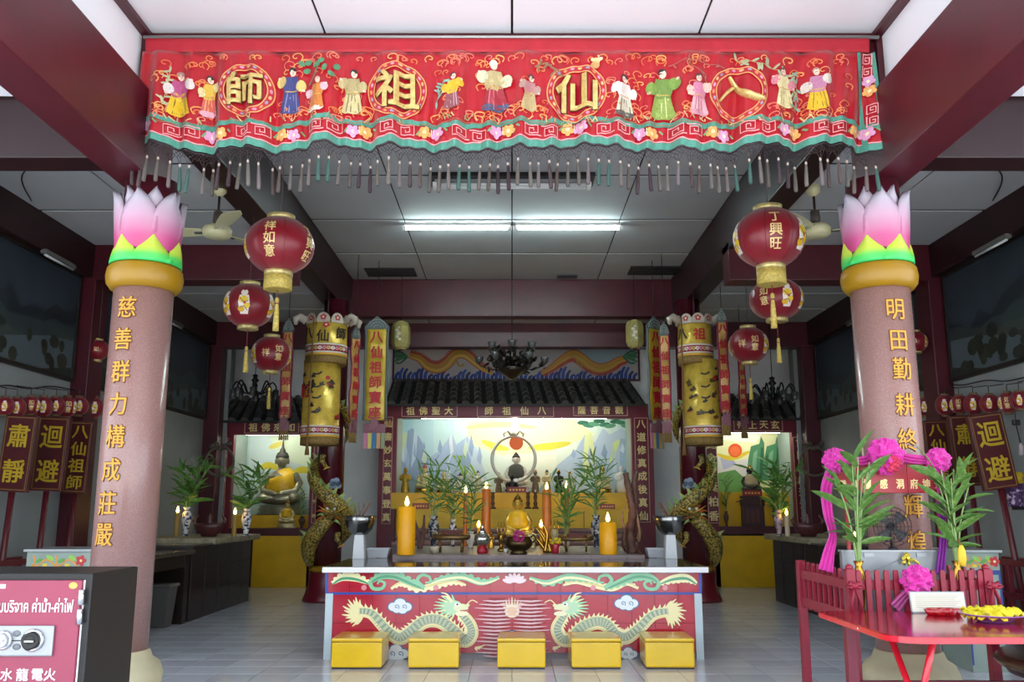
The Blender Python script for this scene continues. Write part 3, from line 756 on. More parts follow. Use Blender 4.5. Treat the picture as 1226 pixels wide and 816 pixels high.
# ---- yellow cylinder lanterns
for px, py, lab in ((480, 401.5, 'pale yellow barrel lantern beside the big yellow pennant'), (760, 400, 'pale yellow barrel lantern beside the turned yellow pennant')):
    c = at(px, py, 12.7); k = mpp(12.7, c.z); t = thing('yellow_lantern', lab, 'lantern', c)
    r_, h_ = 11.2*k, 16*k
    MB().lathe([(r_*.6, -h_), (r_*.8, -h_*.95), (r_, -h_*.62), (r_, h_*.62), (r_*.8, h_*.95), (r_*.6, h_)], 8, smooth=False, ph=.2).build('shade', M('lantern_yellow', '#a49a5c', .5, noise=(9, .2)), t)
    MB().lathe([(r_*.5, -h_*1.08), (r_*.62, -h_*.99), (r_*.5, -h_*.97)], 16).build('bottom_cap', CAPG, t); MB().lathe([(r_*.5, h_*.97), (r_*.62, h_*.99), (r_*.3, h_*1.1)], 16).build('top_cap', CAPG, t)
    P = Paint()
    for u, v, s in ((-.3, .3, .2), (-.1, .05, .25), (-.25, -.2, .2), (.0, -.4, .18), (-.1, .5, .12)): P.ell('#d8d2b8', u*r_, v*h_, s*r_, s*h_*.6)
    P.build('painted_blossom', lambda u, v, h: c+Vector((r_*.98*math.sin(u/r_), -r_*.98*math.cos(u/r_)-h, v)), PAINT, t, True, .004)
    MB().tube([(0, 0, h_), (0, 0, 4.57-c.z)], .004).build('cord', BLACK, t)
    MB().tube([(0, 0, -h_), (0, 0, -h_*1.25)], .03).build('tassel', M('tassel_dark', '#3a3230', .8), t)
# ---- tiered gold parasols (canopy cylinders)
GLAM = M('gold_brocade', '#e2c050', .25, .25, noise=(14, .18), bump=(26, .35)); BANDR = M('band_red', '#a01c30', .5)
BANDW = M('band_white', '#d9d3c8', .6); FR2 = M('fringe_brown', '#8a6f3a', .7, noise=(50, .3))
def parasol(px, py, lab, txt, flip, Y=11.35):
    c = at(px, py, Y); k = mpp(Y, c.z)
    t = thing('gold_parasol', lab, 'parasol', (c.x, c.y, at(px, 532, Y).z))
    Z = lambda y: at(px, y, Y).z-t.location.z
    def tier(dx, r_, y0, y1, part):
        cc = (dx*k, 0, 0); rf = lambda an, z: .012*math.sin(an*9+1)
        s = MB().lathe([(r_*k*.98, Z(y0)), (r_*k, Z(y1-12)), (r_*k*1.01, Z(y1))], 48, cc, ruffle=rf).build(part, GLAM, t)
        for ya, yb, m, nm, e in ((y1-13.5, y1-11.5, BANDW, 'white_band', 1.035), (y1-11.5, y1-4.5, BANDR, 'red_band', 1.03), (y1-4.5, y1-2.5, BANDW, 'white_band', 1.035), (y1-2.5, y1, GOLDP, 'gold_band', 1.04)):
            MB().lathe([(r_*k, Z(ya)), (r_*k*e, Z(ya)), (r_*k*e, Z(yb)), (r_*k, Z(yb))], 48, cc).build(nm, m, s)
        MB().lathe([(r_*k*1.02, Z(y1)), (r_*k*1.02, Z(y1+9)), (r_*k*.98, Z(y1+9))], 60, cc, ruffle=lambda an, z: .03*math.sin(an*30)).build('fringe', FR2, s)
        P = Paint()
        for i in range(14):
            an = -1.3+2.6*i/13; flower(P, an*r_*k, -Z(y1-8), 2.6*k, ('#e8dcd8', '#d88a9a', '#c8b060')[i % 3], '#8a3a40')
        on = lambda u, v, h: c.xyz*0+Vector((c.x+dx*k+(r_*k*1.03+h)*math.sin(u/(r_*k)), c.y-(r_*k*1.03+h)*math.cos(u/(r_*k)), t.location.z-v))
        P.build('band_flowers', on, PAINT, s, True, .003, .0002, .08)
        return s, on
    d1, d2 = (1.5, -2.5) if not flip else (-6, 0)
    s1, on1 = tier(d1, 24 if not flip else 20.5, 385, 428, 'upper_tier')
    s2, on2 = tier(d2, 22 if not flip else 21.5, 432, 524, 'lower_tier')
    r2 = (22 if not flip else 21.5)*k
    P = Paint(); rr = random.Random(int(px)); cl = ['#2a2420', '#3a2a20', '#a8242a', '#5a4a20', '#1f2a2a']
    for i in range(18):
        u, v = rr.uniform(-1.2, 1.2)*r2, -Z(rr.uniform(442, 505)); s = rr.uniform(2.2, 4.5)*k; q = rr.choice(cl)
        P.ell(q, u, v, s*1.2, s*.5, rr.uniform(-.4, .4)); P.ell(q, u+s*.3, v-s*.6, s*.4, s*.5); P.ell(rr.choice(cl), u-s*.4, v+s*.4, s*.7, s*.3)
    P.ell('#b8242a', -.9*r2 if not flip else 1.0*r2, -Z(470), 4*k, 8*k); P.ell('#b8242a', .5*r2, -Z(455), 2.5*k, 2.5*k)
    for v in (450, 465, 478, 495): P.line('#221c18', [(-.25*r2, -Z(v)), (.0, -Z(v)+.01), (.2*r2, -Z(v)-.02)], 2*k, 3)
    P.build('brocade_motifs', lambda u, v, h: on2(u, v, h), PAINT, s2, True, .004, .0002, .07)['kind'] = 'stuff'
    r1 = (24 if not flip else 20.5)*k
    def pl(u0, y, ch, m): warped_char(ch, 15*k, lambda u, v, h: on1(u0+u, -Z(y)-v, h+.004), m, s1, .003, .02, .05)
    dk = M('ink', '#241a16', .5); rd = M('red_letter', '#b8202a', .5)
    if not flip:
        pl(-.85*r1, 402, '八', dk); pl(.0, 406, '仙', dk); pl(.95*r1, 402, '師', dk)
        P = Paint(); flower(P, .15*r1, -Z(393), 4*k, '#b8343a'); P.build('blossom', on1, PAINT, s1, True, .003, .0002, .05)
    else: pl(.05*r1, 403, '祖', rd); pl(-1.0*r1, 402, '八', dk)
    # scalloped lappets and cloud scrolls round the rim
    for i in range(9):
        an = -PI/2+(i-4)*2*PI/9; rr1 = r1*1.0
        m = Matrix.Translation((d1*k+rr1*math.cos(an), rr1*math.sin(an), Z(388))) @ Matrix.Rotation(an+PI/2, 4, 'Z')
        pts = [(8*k*math.cos(q), 10*k*max(-.2, math.sin(q))) for q in [R(-20+220*j/10) for j in range(11)]]
        lp = MB().prism(pts, -.006, .006, mx=m).build('lappet', M('lappet_cream', '#b8ada0', .6, noise=(12, .2)), t)
        P = Paint(); flower(P, 0, 4*k, 4*k, '#a8343e')
        P.build('lappet_flower', lambda u, v, h, m=m: m @ Vector((u, -.006-h, v)), PAINT, lp, False, .002)
    for i in range(3):
        an = (R(-20), R(15), R(200), )[i]; b0 = Vector((d1*k+r1*1.05*math.cos(an), r1*1.05*math.sin(an), Z(386)))
        dr = Vector((math.cos(an), math.sin(an), 0))
        MB().tube([b0, b0+dr*8*k+Vector((0, 0, 5*k)), b0+dr*13*k+Vector((0, 0, 2*k)), b0+dr*12*k-Vector((0, 0, 5*k))], [5*k, 4.5*k, 4*k, 2.2*k], 8).build('cloud_arm', M('lappet_cream'), t)
    MB().lathe([(r1*.98, Z(386)), (.02, Z(378))], 24, (d1*k, 0, 0)).build('top', MARDK, t)
    MB().tube([(d1*k, 0, Z(380)), (d1*k, 0, 4.01-t.location.z)], .012).build('hanger', MARDK, t)
    x0 = -9*k if not flip else -26*k
    MB().tube([(x0, -r1*1.1, Z(384)), (x0-2*k, -r1*1.1, Z(530)), (x0-2*k, -r1*1.05, Z(546))], [.01, .012, .03]).build('side_tassel', M('cord_brown', '#7a5a30', .7), t)
    return t
parasol(388, 455, 'two tier gold brocade parasol cylinder lettered 八仙師, before the column by the Buddha', '', False)
parasol(840, 455, 'two tier gold brocade parasol cylinder lettered 祖, before the column by the red sun painting', '', True)
# ---- pennants
YSAT = M('yellow_satin', '#c9ab3a', .3, .15, noise=(7, .12), bump=(12, .3)); YSAT2 = M('peach_satin', '#c9a05a', .35, .1, noise=(8, .15))
GTRIM = M('grey_trim', '#5d6866', .6); MAG = M('magenta_trim', '#8a1440', .5); LOT = M('lotus_dusty', '#8a5a66', .6)
def pennant(px, y0, y1, wpx, Y, lab, rz=0, narrow=False, strips=True, ztop=4.01):
    p0, p1 = at(px, y0, Y), at(px, y1, Y); k = mpp(Y, p0.z); w = wpx*k/2; H = p0.z-p1.z
    t = thing('pennant', lab, 'pennant', (p0.x, Y, p1.z), rz)
    mb = MB(); n = 26; vs = []
    for i in range(n+1):
        z = H*i/n
        for j in range(5):
            u = -1+j*.5; vs.append((u*w, .012*math.sin(z*9+u*.8)+.006*math.sin(z*23), z))
    mb.add(vs, [(i*5+j, i*5+j+1, i*5+j+6, i*5+j+5) for i in range(n) for j in range(4)], True)
    o = mb.build('cloth', YSAT if not narrow else YSAT2, t); md = o.modifiers.new('thick', 'SOLIDIFY'); md.thickness = .006; md.offset = 0
    for s in (-1, 1): MB().tube([(s*w, .012*math.sin(H*i/12*9+s*.8)+.006*math.sin(H*i/12*23), H*i/12) for i in range(13)], .018 if not narrow else .012, 6).build('side_trim', MAG if narrow else GTRIM, t)
    MB().prism([(-w*1.15, H-.02), (w*1.15, H-.02), (w*1.15, H+3*k), (w*.7, H+9*k), (0, H+16*k), (-w*.7, H+9*k), (-w*1.15, H+3*k)], -.012, .012).build('head_board', GTRIM, t)
    for q in (.35, .62, .88): MB().tube([(w*q*math.cos(a), -.016, H+1*k+(12*k*q)*math.sin(a)) for a in [PI*j/8 for j in range(9)]], .006, 5).build('head_scroll', M('grey_light', '#8a9492', .6), t)
    cmat = M('red_letter', '#b8202a', .5); sz = H/6.6
    for i, ch in enumerate('八仙祖師寶座'):
        char(ch, sz*(.92 if not narrow else .7), Vector(t.location)+Matrix.Rotation(rz, 3, 'Z') @ Vector((0, -.02, H-(i+.55)*H/6.05)), cmat, t, (PI/2, 0, 0), .012, .02)
    for o in t.children:
        if o.name.startswith('character'): o.location = Matrix.Rotation(-rz, 3, 'Z') @ o.location
    lt = MB()
    for q, (dx, rot, s) in enumerate(((0, 0, 1), (-.5, .5, .9), (.5, -.5, .9), (-.85, .95, .75), (.85, -.95, .75))):
        m = Matrix.Translation((dx*w*.9, -.012-.006*(4-q), -.06*0-13*k)) @ Matrix.Rotation(rot, 4, 'Y')
        pts = [(0, 0), (w*.38*s, 7*k*s), (w*.3*s, 12*k*s), (0, 17*k*s), (-w*.3*s, 12*k*s), (-w*.38*s, 7*k*s)]
        MB().prism(pts, -.004, .004, mx=m).build('lotus_petal', LOT, t)
    MB().box(-w*1.0, w*1.0, -.012, .012, -15*k, -4*k).build('lotus_base', LOT, t, False, .01)
    for q, cc in enumerate(('#c87a9a', '#cdbf6a', '#3a78a8', '#c89a6a', '#8f9a7a')):
        if strips: MB().box((-1+.4*q+.03)*w, (-1+.4*q+.37)*w, -.008, .004, -33*k, -13*k).build('ribbon', M('ribbon_'+cc[1:], cc, .6), t)
        else: MB().tube([((-.8+.4*q)*w, 0, -14*k), ((-.8+.4*q)*w, 0, -26*k)], .012).build('tassel', FR2, t)
    MB().tube([(0, 0, H+15*k), (0, 0, (4.57 if abs(p0.x) < 2.3 else ztop)-t.location.z)], .005).build('cord', BLACK, t)
    return t
pennant(451.5, 394, 503, 26, 11.9, 'wide yellow satin pennant lettered 八仙祖師寶座 facing the door, by the Buddha side column')
pennant(345.5, 396, 500, 12, 11.6, 'narrow peach pennant with magenta edges overlapping the Buddha shrine', 0, True, False, 4.05)
pennant(426, 404, 503, 14, 11.6, 'narrow pennant seen edge-on between the gold parasol lettered 八仙師 and the wide pennant', R(62), True, False)
pennant(783, 394, 503, 24, 11.9, 'wide yellow satin pennant turned sideways, partly hidden by a narrow pennant', R(40))
pennant(795, 400, 503, 11, 11.55, 'narrow peach pennant hung just in front of the turned wide pennant', 0, True, False)
pennant(864, 384, 494, 11, 11.0, 'narrow peach pennant touching the gold parasol lettered 祖', R(10), True, False)
pennant(887, 428, 498, 8, 12.4, 'narrowest peach pennant below the small lantern at the red sun shrine', R(15), True, False, 4.05)
# ---- chandeliers
GLS = M('smoked_glass', '#4a4a4a', .1, spec=.6); CHB = M('chandelier_iron', '#151211', .4, .4, noise=(10, .3))
def chandelier(px, py, s, Y, ztop, lab):
    c = at(px, py, Y); t = thing('chandelier', lab, 'chandelier', c)
    MB().tube([(0, 0, .22*s), (0, 0, ztop-c.z)], .006).build('chain', CHB, t)
    MB().lathe([(0, -.16*s), (.03*s, -.14*s), (.07*s, -.08*s), (.035*s, -.02*s), (.05*s, .04*s), (.03*s, .09*s), (.07*s, .13*s), (.03*s, .18*s), (.05*s, .22*s), (0, .25*s)], 16).build('stem', CHB, t)
    for i in range(8):
        a = 2*PI*i/8+.2; d = Vector((math.cos(a), math.sin(a), 0))
        arm = MB().tube(spline([d*.04*s+Vector((0, 0, -.06*s)), d*.16*s+Vector((0, 0, -.10*s)), d*.24*s+Vector((0, 0, .04*s)), d*.30*s+Vector((0, 0, .10*s)), d*.36*s+Vector((0, 0, .03*s)), d*.36*s+Vector((0, 0, -.02*s))], 4), .009*s+.004, 6).build('arm', CHB, t)
        MB().lathe([(.02*s, -.02*s), (.055*s, -.04*s), (.05*s, -.13*s), (.045*s, -.17*s)], 10, d*.36*s).build('glass_cup', GLS, arm)
        MB().lathe([(0, -.2*s), (.02*s, -.17*s), (.012*s, -.12*s), (0, -.1*s)], 8, d*.36*s).build('drop', M('crystal', '#9a968c', .1), arm)
    return t
chandelier(305, 464, .85, 13.1, 4.05, 'black chandelier with curved arms hung before the Buddha shrine roof')
chandelier(925, 468, .9, 13.1, 4.05, 'black chandelier with curved arms hung before the red sun shrine roof')
# ornate middle one: bowl, ring of leaves and glass tulips
c = at(613, 434, 12.2); t = thing('chandelier', 'wide dark chandelier with leafy arms and glass tulips over the middle shrine roof', 'chandelier', c)
MB().tube([(0, 0, .2), (0, 0, 4.57-c.z)], .006).build('chain', CHB, t)
MB().lathe([(0, -.24), (.05, -.23), (.18, -.13), (.21, -.08), (.17, -.08), (.0, -.1)], 20).build('bowl', M('bowl_bronze', '#3a2f26', .35, .5), t)
MB().lathe([(.02, -.1), (.05, 0), (.025, .1), (.06, .16), (.02, .22)], 12).build('stem', CHB, t)
for i in range(12):
    a = 2*PI*i/12; hi = i % 2; d = Vector((math.cos(a), math.sin(a), 0)); L_ = .46 if not hi else .32; z1 = -.02 if not hi else .16
    arm = MB().tube(spline([d*.05+Vector((0, 0, -.05)), d*L_*.5+Vector((0, 0, -.1+hi*.12)), d*L_*.85+Vector((0, 0, z1-.04)), d*L_+Vector((0, 0, z1))], 4), .010, 6).build('arm', CHB, t)
    MB().lathe([(.015, 0), (.045, .03), (.055, .07), (.065, .10)], 10, d*L_+Vector((0, 0, z1))).build('glass_tulip', GLS, arm)
    for q in range(8):
        p = d*L_*(.3+.1*q)+Vector((random.uniform(-.05, .05), 0, z1*(.3+.1*q)+random.uniform(-.09, .07))); b_ = random.uniform(0, 6)
        MB().ell(p, .055, .018, .04, 8, 5, Matrix.Rotation(b_, 3, 'X') @ Matrix.Rotation(b_*2, 3, 'Z')).build('leaf', M('bronze_leaf', '#241f1a', .3, .5, noise=(9, .6)), arm)
    if hi: MB().tube([d*L_*.9+Vector((0, 0, z1)), d*L_*.9+Vector((0, 0, z1-.12))], .012).build('crystal_drop', M('crystal'), arm)
# ---- murals on the side walls
def mural(sd, y0, y1, z0, z1, lab, seed, sun_=False):
    t = thing('wall_mural', lab, 'painting', (sd*(XW-.02), (y0+y1)/2, z0))
    x = sd*(XW-.001)
    MB().box(min(x, sd*(XW-.025)), max(x, sd*(XW-.025)), y0, y1, z0, z1).build('panel', M('mural_sky', '#2a3640', .5, noise=(1.2, .25)), t, True)
    fr = M('mural_frame', '#1c1614', .5)
    xa, xb = sorted((sd*(XW-.001), sd*(XW-.05)))
    for a in ((y0-.03, y1+.03, z0-.04, z0), (y0-.03, y1+.03, z1, z1+.03), (y0-.03, y0, z0, z1), (y1, y1+.03, z0, z1)): MB().box(xa, xb, a[0], a[1], a[2], a[3]).build('frame', fr, t, True)
    rr = random.Random(seed); P = Paint(); n = 16; L_ = y1-y0; H_ = z1-z0
    for b0, amp, col in ((.55, .22, '#1b262e'), (.42, .12, '#2d3a3c'), (.3, .1, '#36423e'), (.18, .08, '#222b26')):
        pts = [(y0+L_*i/n, z0+H_*(b0+amp*(rr.random()-.3)+amp*.5*math.sin(i*.7+seed))) for i in range(n+1)]
        P.poly(col, [(y0, z0)]+pts+[(y1, z0)])
    P.poly('#4d5a60', [(y0+L_*.5, z0), (y0+L_*.62, z0+H_*.2), (y0+L_*.85, z0+H_*.33), (y1, z0+H_*.36), (y1, z0+H_*.1), (y0+L_*.8, z0)])
    for k in range(46): P.ell(rr.choice(['#1a211c', '#242c22', '#2d3026']), y0+.05*L_+.9*L_*rr.random(), z0+H_*.05+H_*.28*rr.random()**1.5, .05+.06*rr.random(), .04+.05*rr.random(), 0, 8)
    P.build('landscape', lambda u, v, h: (sd*(XW-.025-h), min(y1, max(y0, u)), max(z0, min(z1, v))), PAINT, t, True, .001, .0001)
mural(-1, 6.0, 9.38, 2.56, 3.66, 'dark landscape mural on the wall above the placards and the safe', 3)
mural(1, 6.0, 9.38, 2.56, 3.66, 'dark mountain mural on the wall above the placards by the red table', 8)
mural(-1, 9.85, 13.55, 2.56, 3.66, 'dark mural far along the wall behind the seated Buddha side counter', 5)
mural(1, 9.85, 13.55, 2.56, 3.66, 'dark mural far along the wall behind the red sun side counter', 9)
for sd, y, lab in ((-1, 8.7, 'unlit picture lamp above the mural on the safe side'), (1, 8.2, 'unlit picture lamp above the mural on the red table side'), (1, 11.6, 'unlit picture lamp above the far mural on the red sun side'), (-1, 11.8, 'unlit picture lamp above the far mural on the Buddha side')):
    t = thing('picture_lamp', lab, 'lamp', (sd*4.60, y, 3.60)); x0, x1 = sorted((0, sd*.02))
    MB().box(x0-.02, x1+.02, -.3, .3, .06, .10).build('housing', M('lamp_grey', '#6a6a68', .5), t); MB().tube([(0, -.28, .045), (0, .28, .045)], .013).build('tube', M('tube_off'), t)
# ================================================================== shrines on the rear wall
YS = 14.0
TILE = M('roof_tile_grey', '#4c4a48', .4, noise=(7, .35)); PANB = M('roof_pan', '#201e1e', .6)
def name_board(t, x0, x1, y0, y1, Y, text, m=None):
    a, b = at(x0, y1, Y), at(x1, y0, Y)
    o = box('name_board', a.x, b.x, Y-.03, Y, a.z, b.z, M('board_red', '#6e1226', .35), t, .004)
    k = .012; gl = M('board_line', '#d0a090', .4)
    for q in ((a.x, b.x, a.z, a.z+k), (a.x, b.x, b.z-k, b.z), (a.x, a.x+k, a.z, b.z), (b.x-k, b.x, a.z, b.z)):
        box('border', q[0], q[1], Y-.035, Y-.028, q[2], q[3], gl, o)
    n = len(text)
    for i, ch in enumerate(text): char(ch, (b.z-a.z)*.72, (a.x+(b.x-a.x)*(i+.5+(.35*(.5-(i+.5)/n)))/n, Y-.03, (a.z+b.z)/2), m or M('board_gilt', '#f4dc98', .45, .1), o, depth=.008, bold=.02)
    return o
def couplet(t, x0, x1, y0, y1, Y, text, m=None, fade=None):
    a, b = at(x0, y1, Y), at(x1, y0, Y)
    o = box('couplet_board', a.x, b.x, Y-.03, Y, a.z, b.z, M('board_red', '#6e1226', .35), t, .004); gl = M('board_line'); k = .01
    for q in ((a.x, b.x, a.z, a.z+k), (a.x, b.x, b.z-k, b.z), (a.x, a.x+k, a.z, b.z), (b.x-k, b.x, a.z, b.z)): box('border', q[0], q[1], Y-.035, Y-.028, q[2], q[3], gl, o)
    n = len(text); H = b.z-a.z
    for i, ch in enumerate(text): char(ch, min(H/n*.72, (b.x-a.x)*.95), ((a.x+b.x)/2, Y-.03, b.z-H*(i+.5)/n), m or M('board_gilt', '#f4dc98', .45, .1), o, depth=.008, bold=.02)
    return o
def tiled_roof(t, xe0, xe1, xr0, xr1, ye, yr, Ye, Yr, ncol, nrow):
    e0, e1, r0, r1 = at(xe0, ye, Ye), at(xe1, ye, Ye), at(xr0, yr, Yr), at(xr1, yr, Yr)
    dn = Vector((0, 0, -.04))
    rf = MB().add([e0, e1, r1, r0, e0+dn, e1+dn, r1+dn, r0+dn], [(0,1,2,3), (7,6,5,4), (0,4,5,1), (1,5,6,2), (2,6,7,3), (3,7,4,0)]).build('roof', PANB, t, True)
    cache = None
    for i in range(ncol):
        u = (i+.5)/ncol
        A, B = e0.lerp(e1, u), r0.lerp(r1, u); d = (B-A)/nrow; L_ = d.length; w = (e1-e0).length/ncol*.27
        if cache is None:
            mb = MB(); vs = []
            for s, rr_ in ((0, 1.0), (.9, 1.0), (.93, 1.18), (1.06, 1.18)):
                for q in range(7):
                    a = PI*q/6; vs.append((w*rr_*math.cos(a), s*L_, w*rr_*math.sin(a)))
            mb.add(vs, [(j*7+q, j*7+q+1, j*7+q+8, j*7+q+7) for j in range(3) for q in range(6)], True)
            mb.add(vs[21:28], [tuple(range(7))]); mb.add(vs[:7], [tuple(range(7))[::-1]])
            cache = mb.mesh('roof_tile'); cache.materials.append(TILE)
        M4 = Vector((0, 1, 0)).rotation_difference(-d.normalized()).to_matrix().to_4x4()
        # keep the round side up
        X = Vector((1, 0, 0)); Yv = -d.normalized(); Z = X.cross(Yv).normalized(); Z = Z if Z.z > 0 else -Z; X = Yv.cross(Z)
        M4 = Matrix((X, Yv, Z)).transposed()
        for j in range(nrow):
            o = obj('roof_tile', cache, None, rf, A+d*(j+1)-wloc(rf), M4.to_euler())
    return rf
LT = M('shrine_tube', '#ffffff', emit=('#f2f6e8', 42))
def shrine(name, lab, xo0, xo1, xi0, xi1, yl0, yl1, ysill, ybot, names, coup, roof, panel, ledge_y, Yb=14.75, ld=.12):
    t = thing(name, lab, 'shrine', (at((xo0+xo1)/2, ybot, YS).x, YS, 0))
    A = lambda x, y, Y=YS: at(x, y, Y)
    zt, zo = A(0, yl0).z, A(0, yl1).z; zs = A(0, ysill).z
    X = [A(x, 560).x for x in (xo0, xi0, xi1, xo1)]
    box('lintel', X[0], X[3], YS, YS+.12, zo, zt, M('shrine_red', '#74182c', .4, noise=(4, .1)), t, .005)
    box('post', X[0], X[1], YS, YS+.12, 0, zo, M('shrine_red'), t, .005); box('post', X[2], X[3], YS, YS+.12, 0, zo, M('shrine_red'), t, .005)
    box('side_wall', X[1]-.06, X[1], YS+.12, Yb, zs-.1, zt, M('niche_side', '#a8b8ae', .7), t); box('side_wall', X[2], X[2]+.06, YS+.12, Yb, zs-.1, zt, M('niche_side'), t)
    box('top', X[0], X[3], YS+.12, Yb+.05, zo+.05, zo+.12, MARDK, t)
    box('back_wall', X[0], X[3], Yb, Yb+.05, 0, zt, M('niche_back', '#b8c8c0', .7), t)
    box('sill', X[1], X[2], YS-.02, YS+ld, A(0, ysill+9).z, zs, MAROON, t, .005)
    if panel:
        p0, p1 = A(panel[0], panel[3]), A(panel[1], panel[2])
        box('yellow_panel', p0.x, p1.x, YS+.0, YS+.06, 0, p1.z, YEL, t, .004)
        for xa, xb in ((X[1], p0.x), (p1.x, X[2])):
            if xb-xa > .02: box('panel_side', xa, xb, YS+.0, YS+.08, 0, p1.z, MARDK, t)
    zl = A(0, ledge_y).z
    box('ledge', X[1], X[2], YS+ld, Yb, max(0, zs-.1), zl-.02, YEL, t, .006)
    for q in names: name_board(t, *q[:4], YS, q[4])
    for q in coup: couplet(t, *q[:4], YS, q[4])
    if roof: tiled_roof(t, *roof)
    MB().tube([(X[1]+.1*(X[2]-X[1]), YS+.2, zo+.02), (X[1]+.9*(X[2]-X[1]), YS+.2, zo+.02)], .014).build('tube_light', LT, t, True)
    return t, zl
Yb = 14.75
ms, zl_m = shrine('main_shrine', 'wide middle shrine with grey tiled roof, red boards and mountain painting', 453, 783, 474, 757, 483, 500, 636, 664,
    [(481, 548, 484.5, 499, '祖佛聖大'), (571, 663, 484.5, 499, '師祖仙八'), (686, 751, 484, 498, '薩菩音觀')],
    [(457, 471, 499, 627, '仙書妙玄萬事登真'), (762, 775, 500, 625, '八道修真成後真仙')],
    (461, 773, 470, 754, 483, 456, 13.85, 14.55, 21, 5), None, 588)
P = Paint()
for i in range(12):                                  # painted sky bands of the mural itself
    f = i/11; c = tuple(int(a+(b-a)*(1-abs(f-.62)/.62)) for a, b in ((168, 244), (208, 246), (220, 222)))
    P.rect(c, 470+24.5*i, 497, 470+24.5*(i+1)+.5, 592)
P.poly('#eef0b8', [(560, 505), (612, 500), (690, 503), (712, 520), (660, 540), (600, 545), (560, 530)])
P.line('#dfd84a', [(576, 527), (592, 534), (610, 538)], lambda t: 7*math.sin(PI*t)**.6+.3, 6); P.line('#dfd84a', [(632, 536), (658, 534), (684, 530)], lambda t: 8*math.sin(PI*t)**.6+.3, 6); P.line('#e8e88a', [(556, 512), (600, 508), (644, 512)], lambda t: 6*math.sin(PI*t)**.6+.3, 6)
for pts, c1 in (([(470, 522), (484, 518), (494, 512), (500, 520), (506, 530), (512, 545), (520, 592), (470, 592)], '#8fa6c6'), ([(505, 592), (514, 548), (525, 540), (535, 528), (541, 518), (546, 532), (552, 528), (560, 522), (566, 545), (580, 592)], '#a6bcd6'),
                ([(560, 592), (566, 530), (572, 540), (590, 592)], '#c0d2de'), ([(640, 592), (668, 556), (690, 538), (700, 520), (712, 530), (722, 512), (730, 520), (745, 512), (760, 530), (760, 592)], '#b8ccdc')):
    P.poly(c1, pts)
P.poly('#c8d8b8', [(480, 520), (488, 516), (486, 540), (478, 560)]); P.poly('#c4d4e4', [(496, 514), (500, 520), (498, 548), (492, 560)]); P.poly('#d8e2ea', [(538, 524), (541, 518), (543, 540), (536, 556)])
P.poly('#dfe8a8', [(700, 522), (708, 516), (712, 540), (706, 572), (696, 580)]); P.poly('#d8e89a', [(734, 530), (744, 524), (736, 545), (728, 560)]); P.poly('#9fb8d0', [(742, 524), (757, 528), (757, 570), (742, 560)])
for i in range(9): P.ell(('#2f6a52', '#3f7f60', '#5a9a78')[i % 3], 698+6.5*i, 506+2.2*math.sin(i*1.7)+(i % 3), 7, 2.6, .15*math.sin(i))
for i in range(4): P.line('#7fae3a', [(543+4*i, 545), (548+4*i, 552), (553+4.5*i, 562), (556+5*i, 572)], 2.6, 4)
P.poly('#5f8f96', [(735, 592), (742, 566), (757, 558), (757, 592)]); P.poly('#7f9ab0', [(470, 592), (470, 572), (490, 566), (512, 592)])
rf_ = random.Random(21)
for i in range(34):
    x = rf_.choice((rf_.uniform(476, 516), rf_.uniform(520, 575), rf_.uniform(672, 752))); y = rf_.uniform(532, 580); w_ = rf_.uniform(3, 8); h_ = rf_.uniform(8, 22)
    P.poly(rf_.choice(('#b8cade', '#a2b8d2', '#cfdce8', '#8fa6c4', '#c6d6c0')), [(x, y), (x+w_*.5, y-h_), (x+w_, y-h_*.2), (x+w_*.7, y+h_*.4)])
P.build('landscape_painting', plane_at(Yb), PAINTM, ms, True, .002, .0002)
box('yellow_step', at(475, 620, 13.45).x, at(756, 620, 13.45).x, 13.45, YS, .3, at(0, 609, 13.45).z, YEL, ms, .006)
box('yellow_front', at(474, 0, YS).x, at(757, 0, YS).x, YS-.02, YS+.0, at(0, 609, 13.45).z, zl_m-.02, YEL, ms)
for x in (530, 613, 690):
    p = at(x, 0, 13.45); box('seam', p.x-.006, p.x+.006, 13.443, 13.45, .35, at(0, 612, 13.45).z, M('seam_ochre', '#8a6a08', .6), ms)
# left shrine, seated Buddha
ls, zl_l = shrine('buddha_shrine', 'left side shrine with dark roof and yellow panel, housing the seated Buddha', 261, 385, 278, 371.5, 503, 520, 632, 702,
    [(293, 359, 504, 519, '祖佛來如')], [(262.5, 274, 524, 626, '圓通一回二十二'), (373, 382, 524, 626, '大圓開三千界')],
    (255, 391, 280, 372, 503, 476, 13.85, 14.6, 9, 4), (300, 371.5, 641, 702), 615, ld=.30)
P = Paint(); P.rect('#cfe0dc', 276, 518, 374, 618)
P.poly('#bcd6d0', [(276, 518), (300, 518), (294, 618), (276, 618)]); P.poly('#d9e6c8', [(320, 518), (374, 518), (374, 560), (335, 548)])
P.line('#d9c93a', [(311, 560), (322, 557), (335, 561)], lambda t: 8*math.sin(PI*t)**.6+.3, 6); P.line('#d9c93a', [(349, 566), (362, 562), (374, 565)], lambda t: 8*math.sin(PI*t)**.6+.3, 6); P.line('#e3d66a', [(322, 536), (330, 533), (340, 529)], lambda t: 6*math.sin(PI*t)**.6+.3, 6)
P.poly('#a8c6c4', [(276, 618), (276, 590), (300, 596), (340, 590), (374, 600), (374, 618)])
P.build('sky_painting', plane_at(Yb), PAINTM, ls, True, .002, .0002)
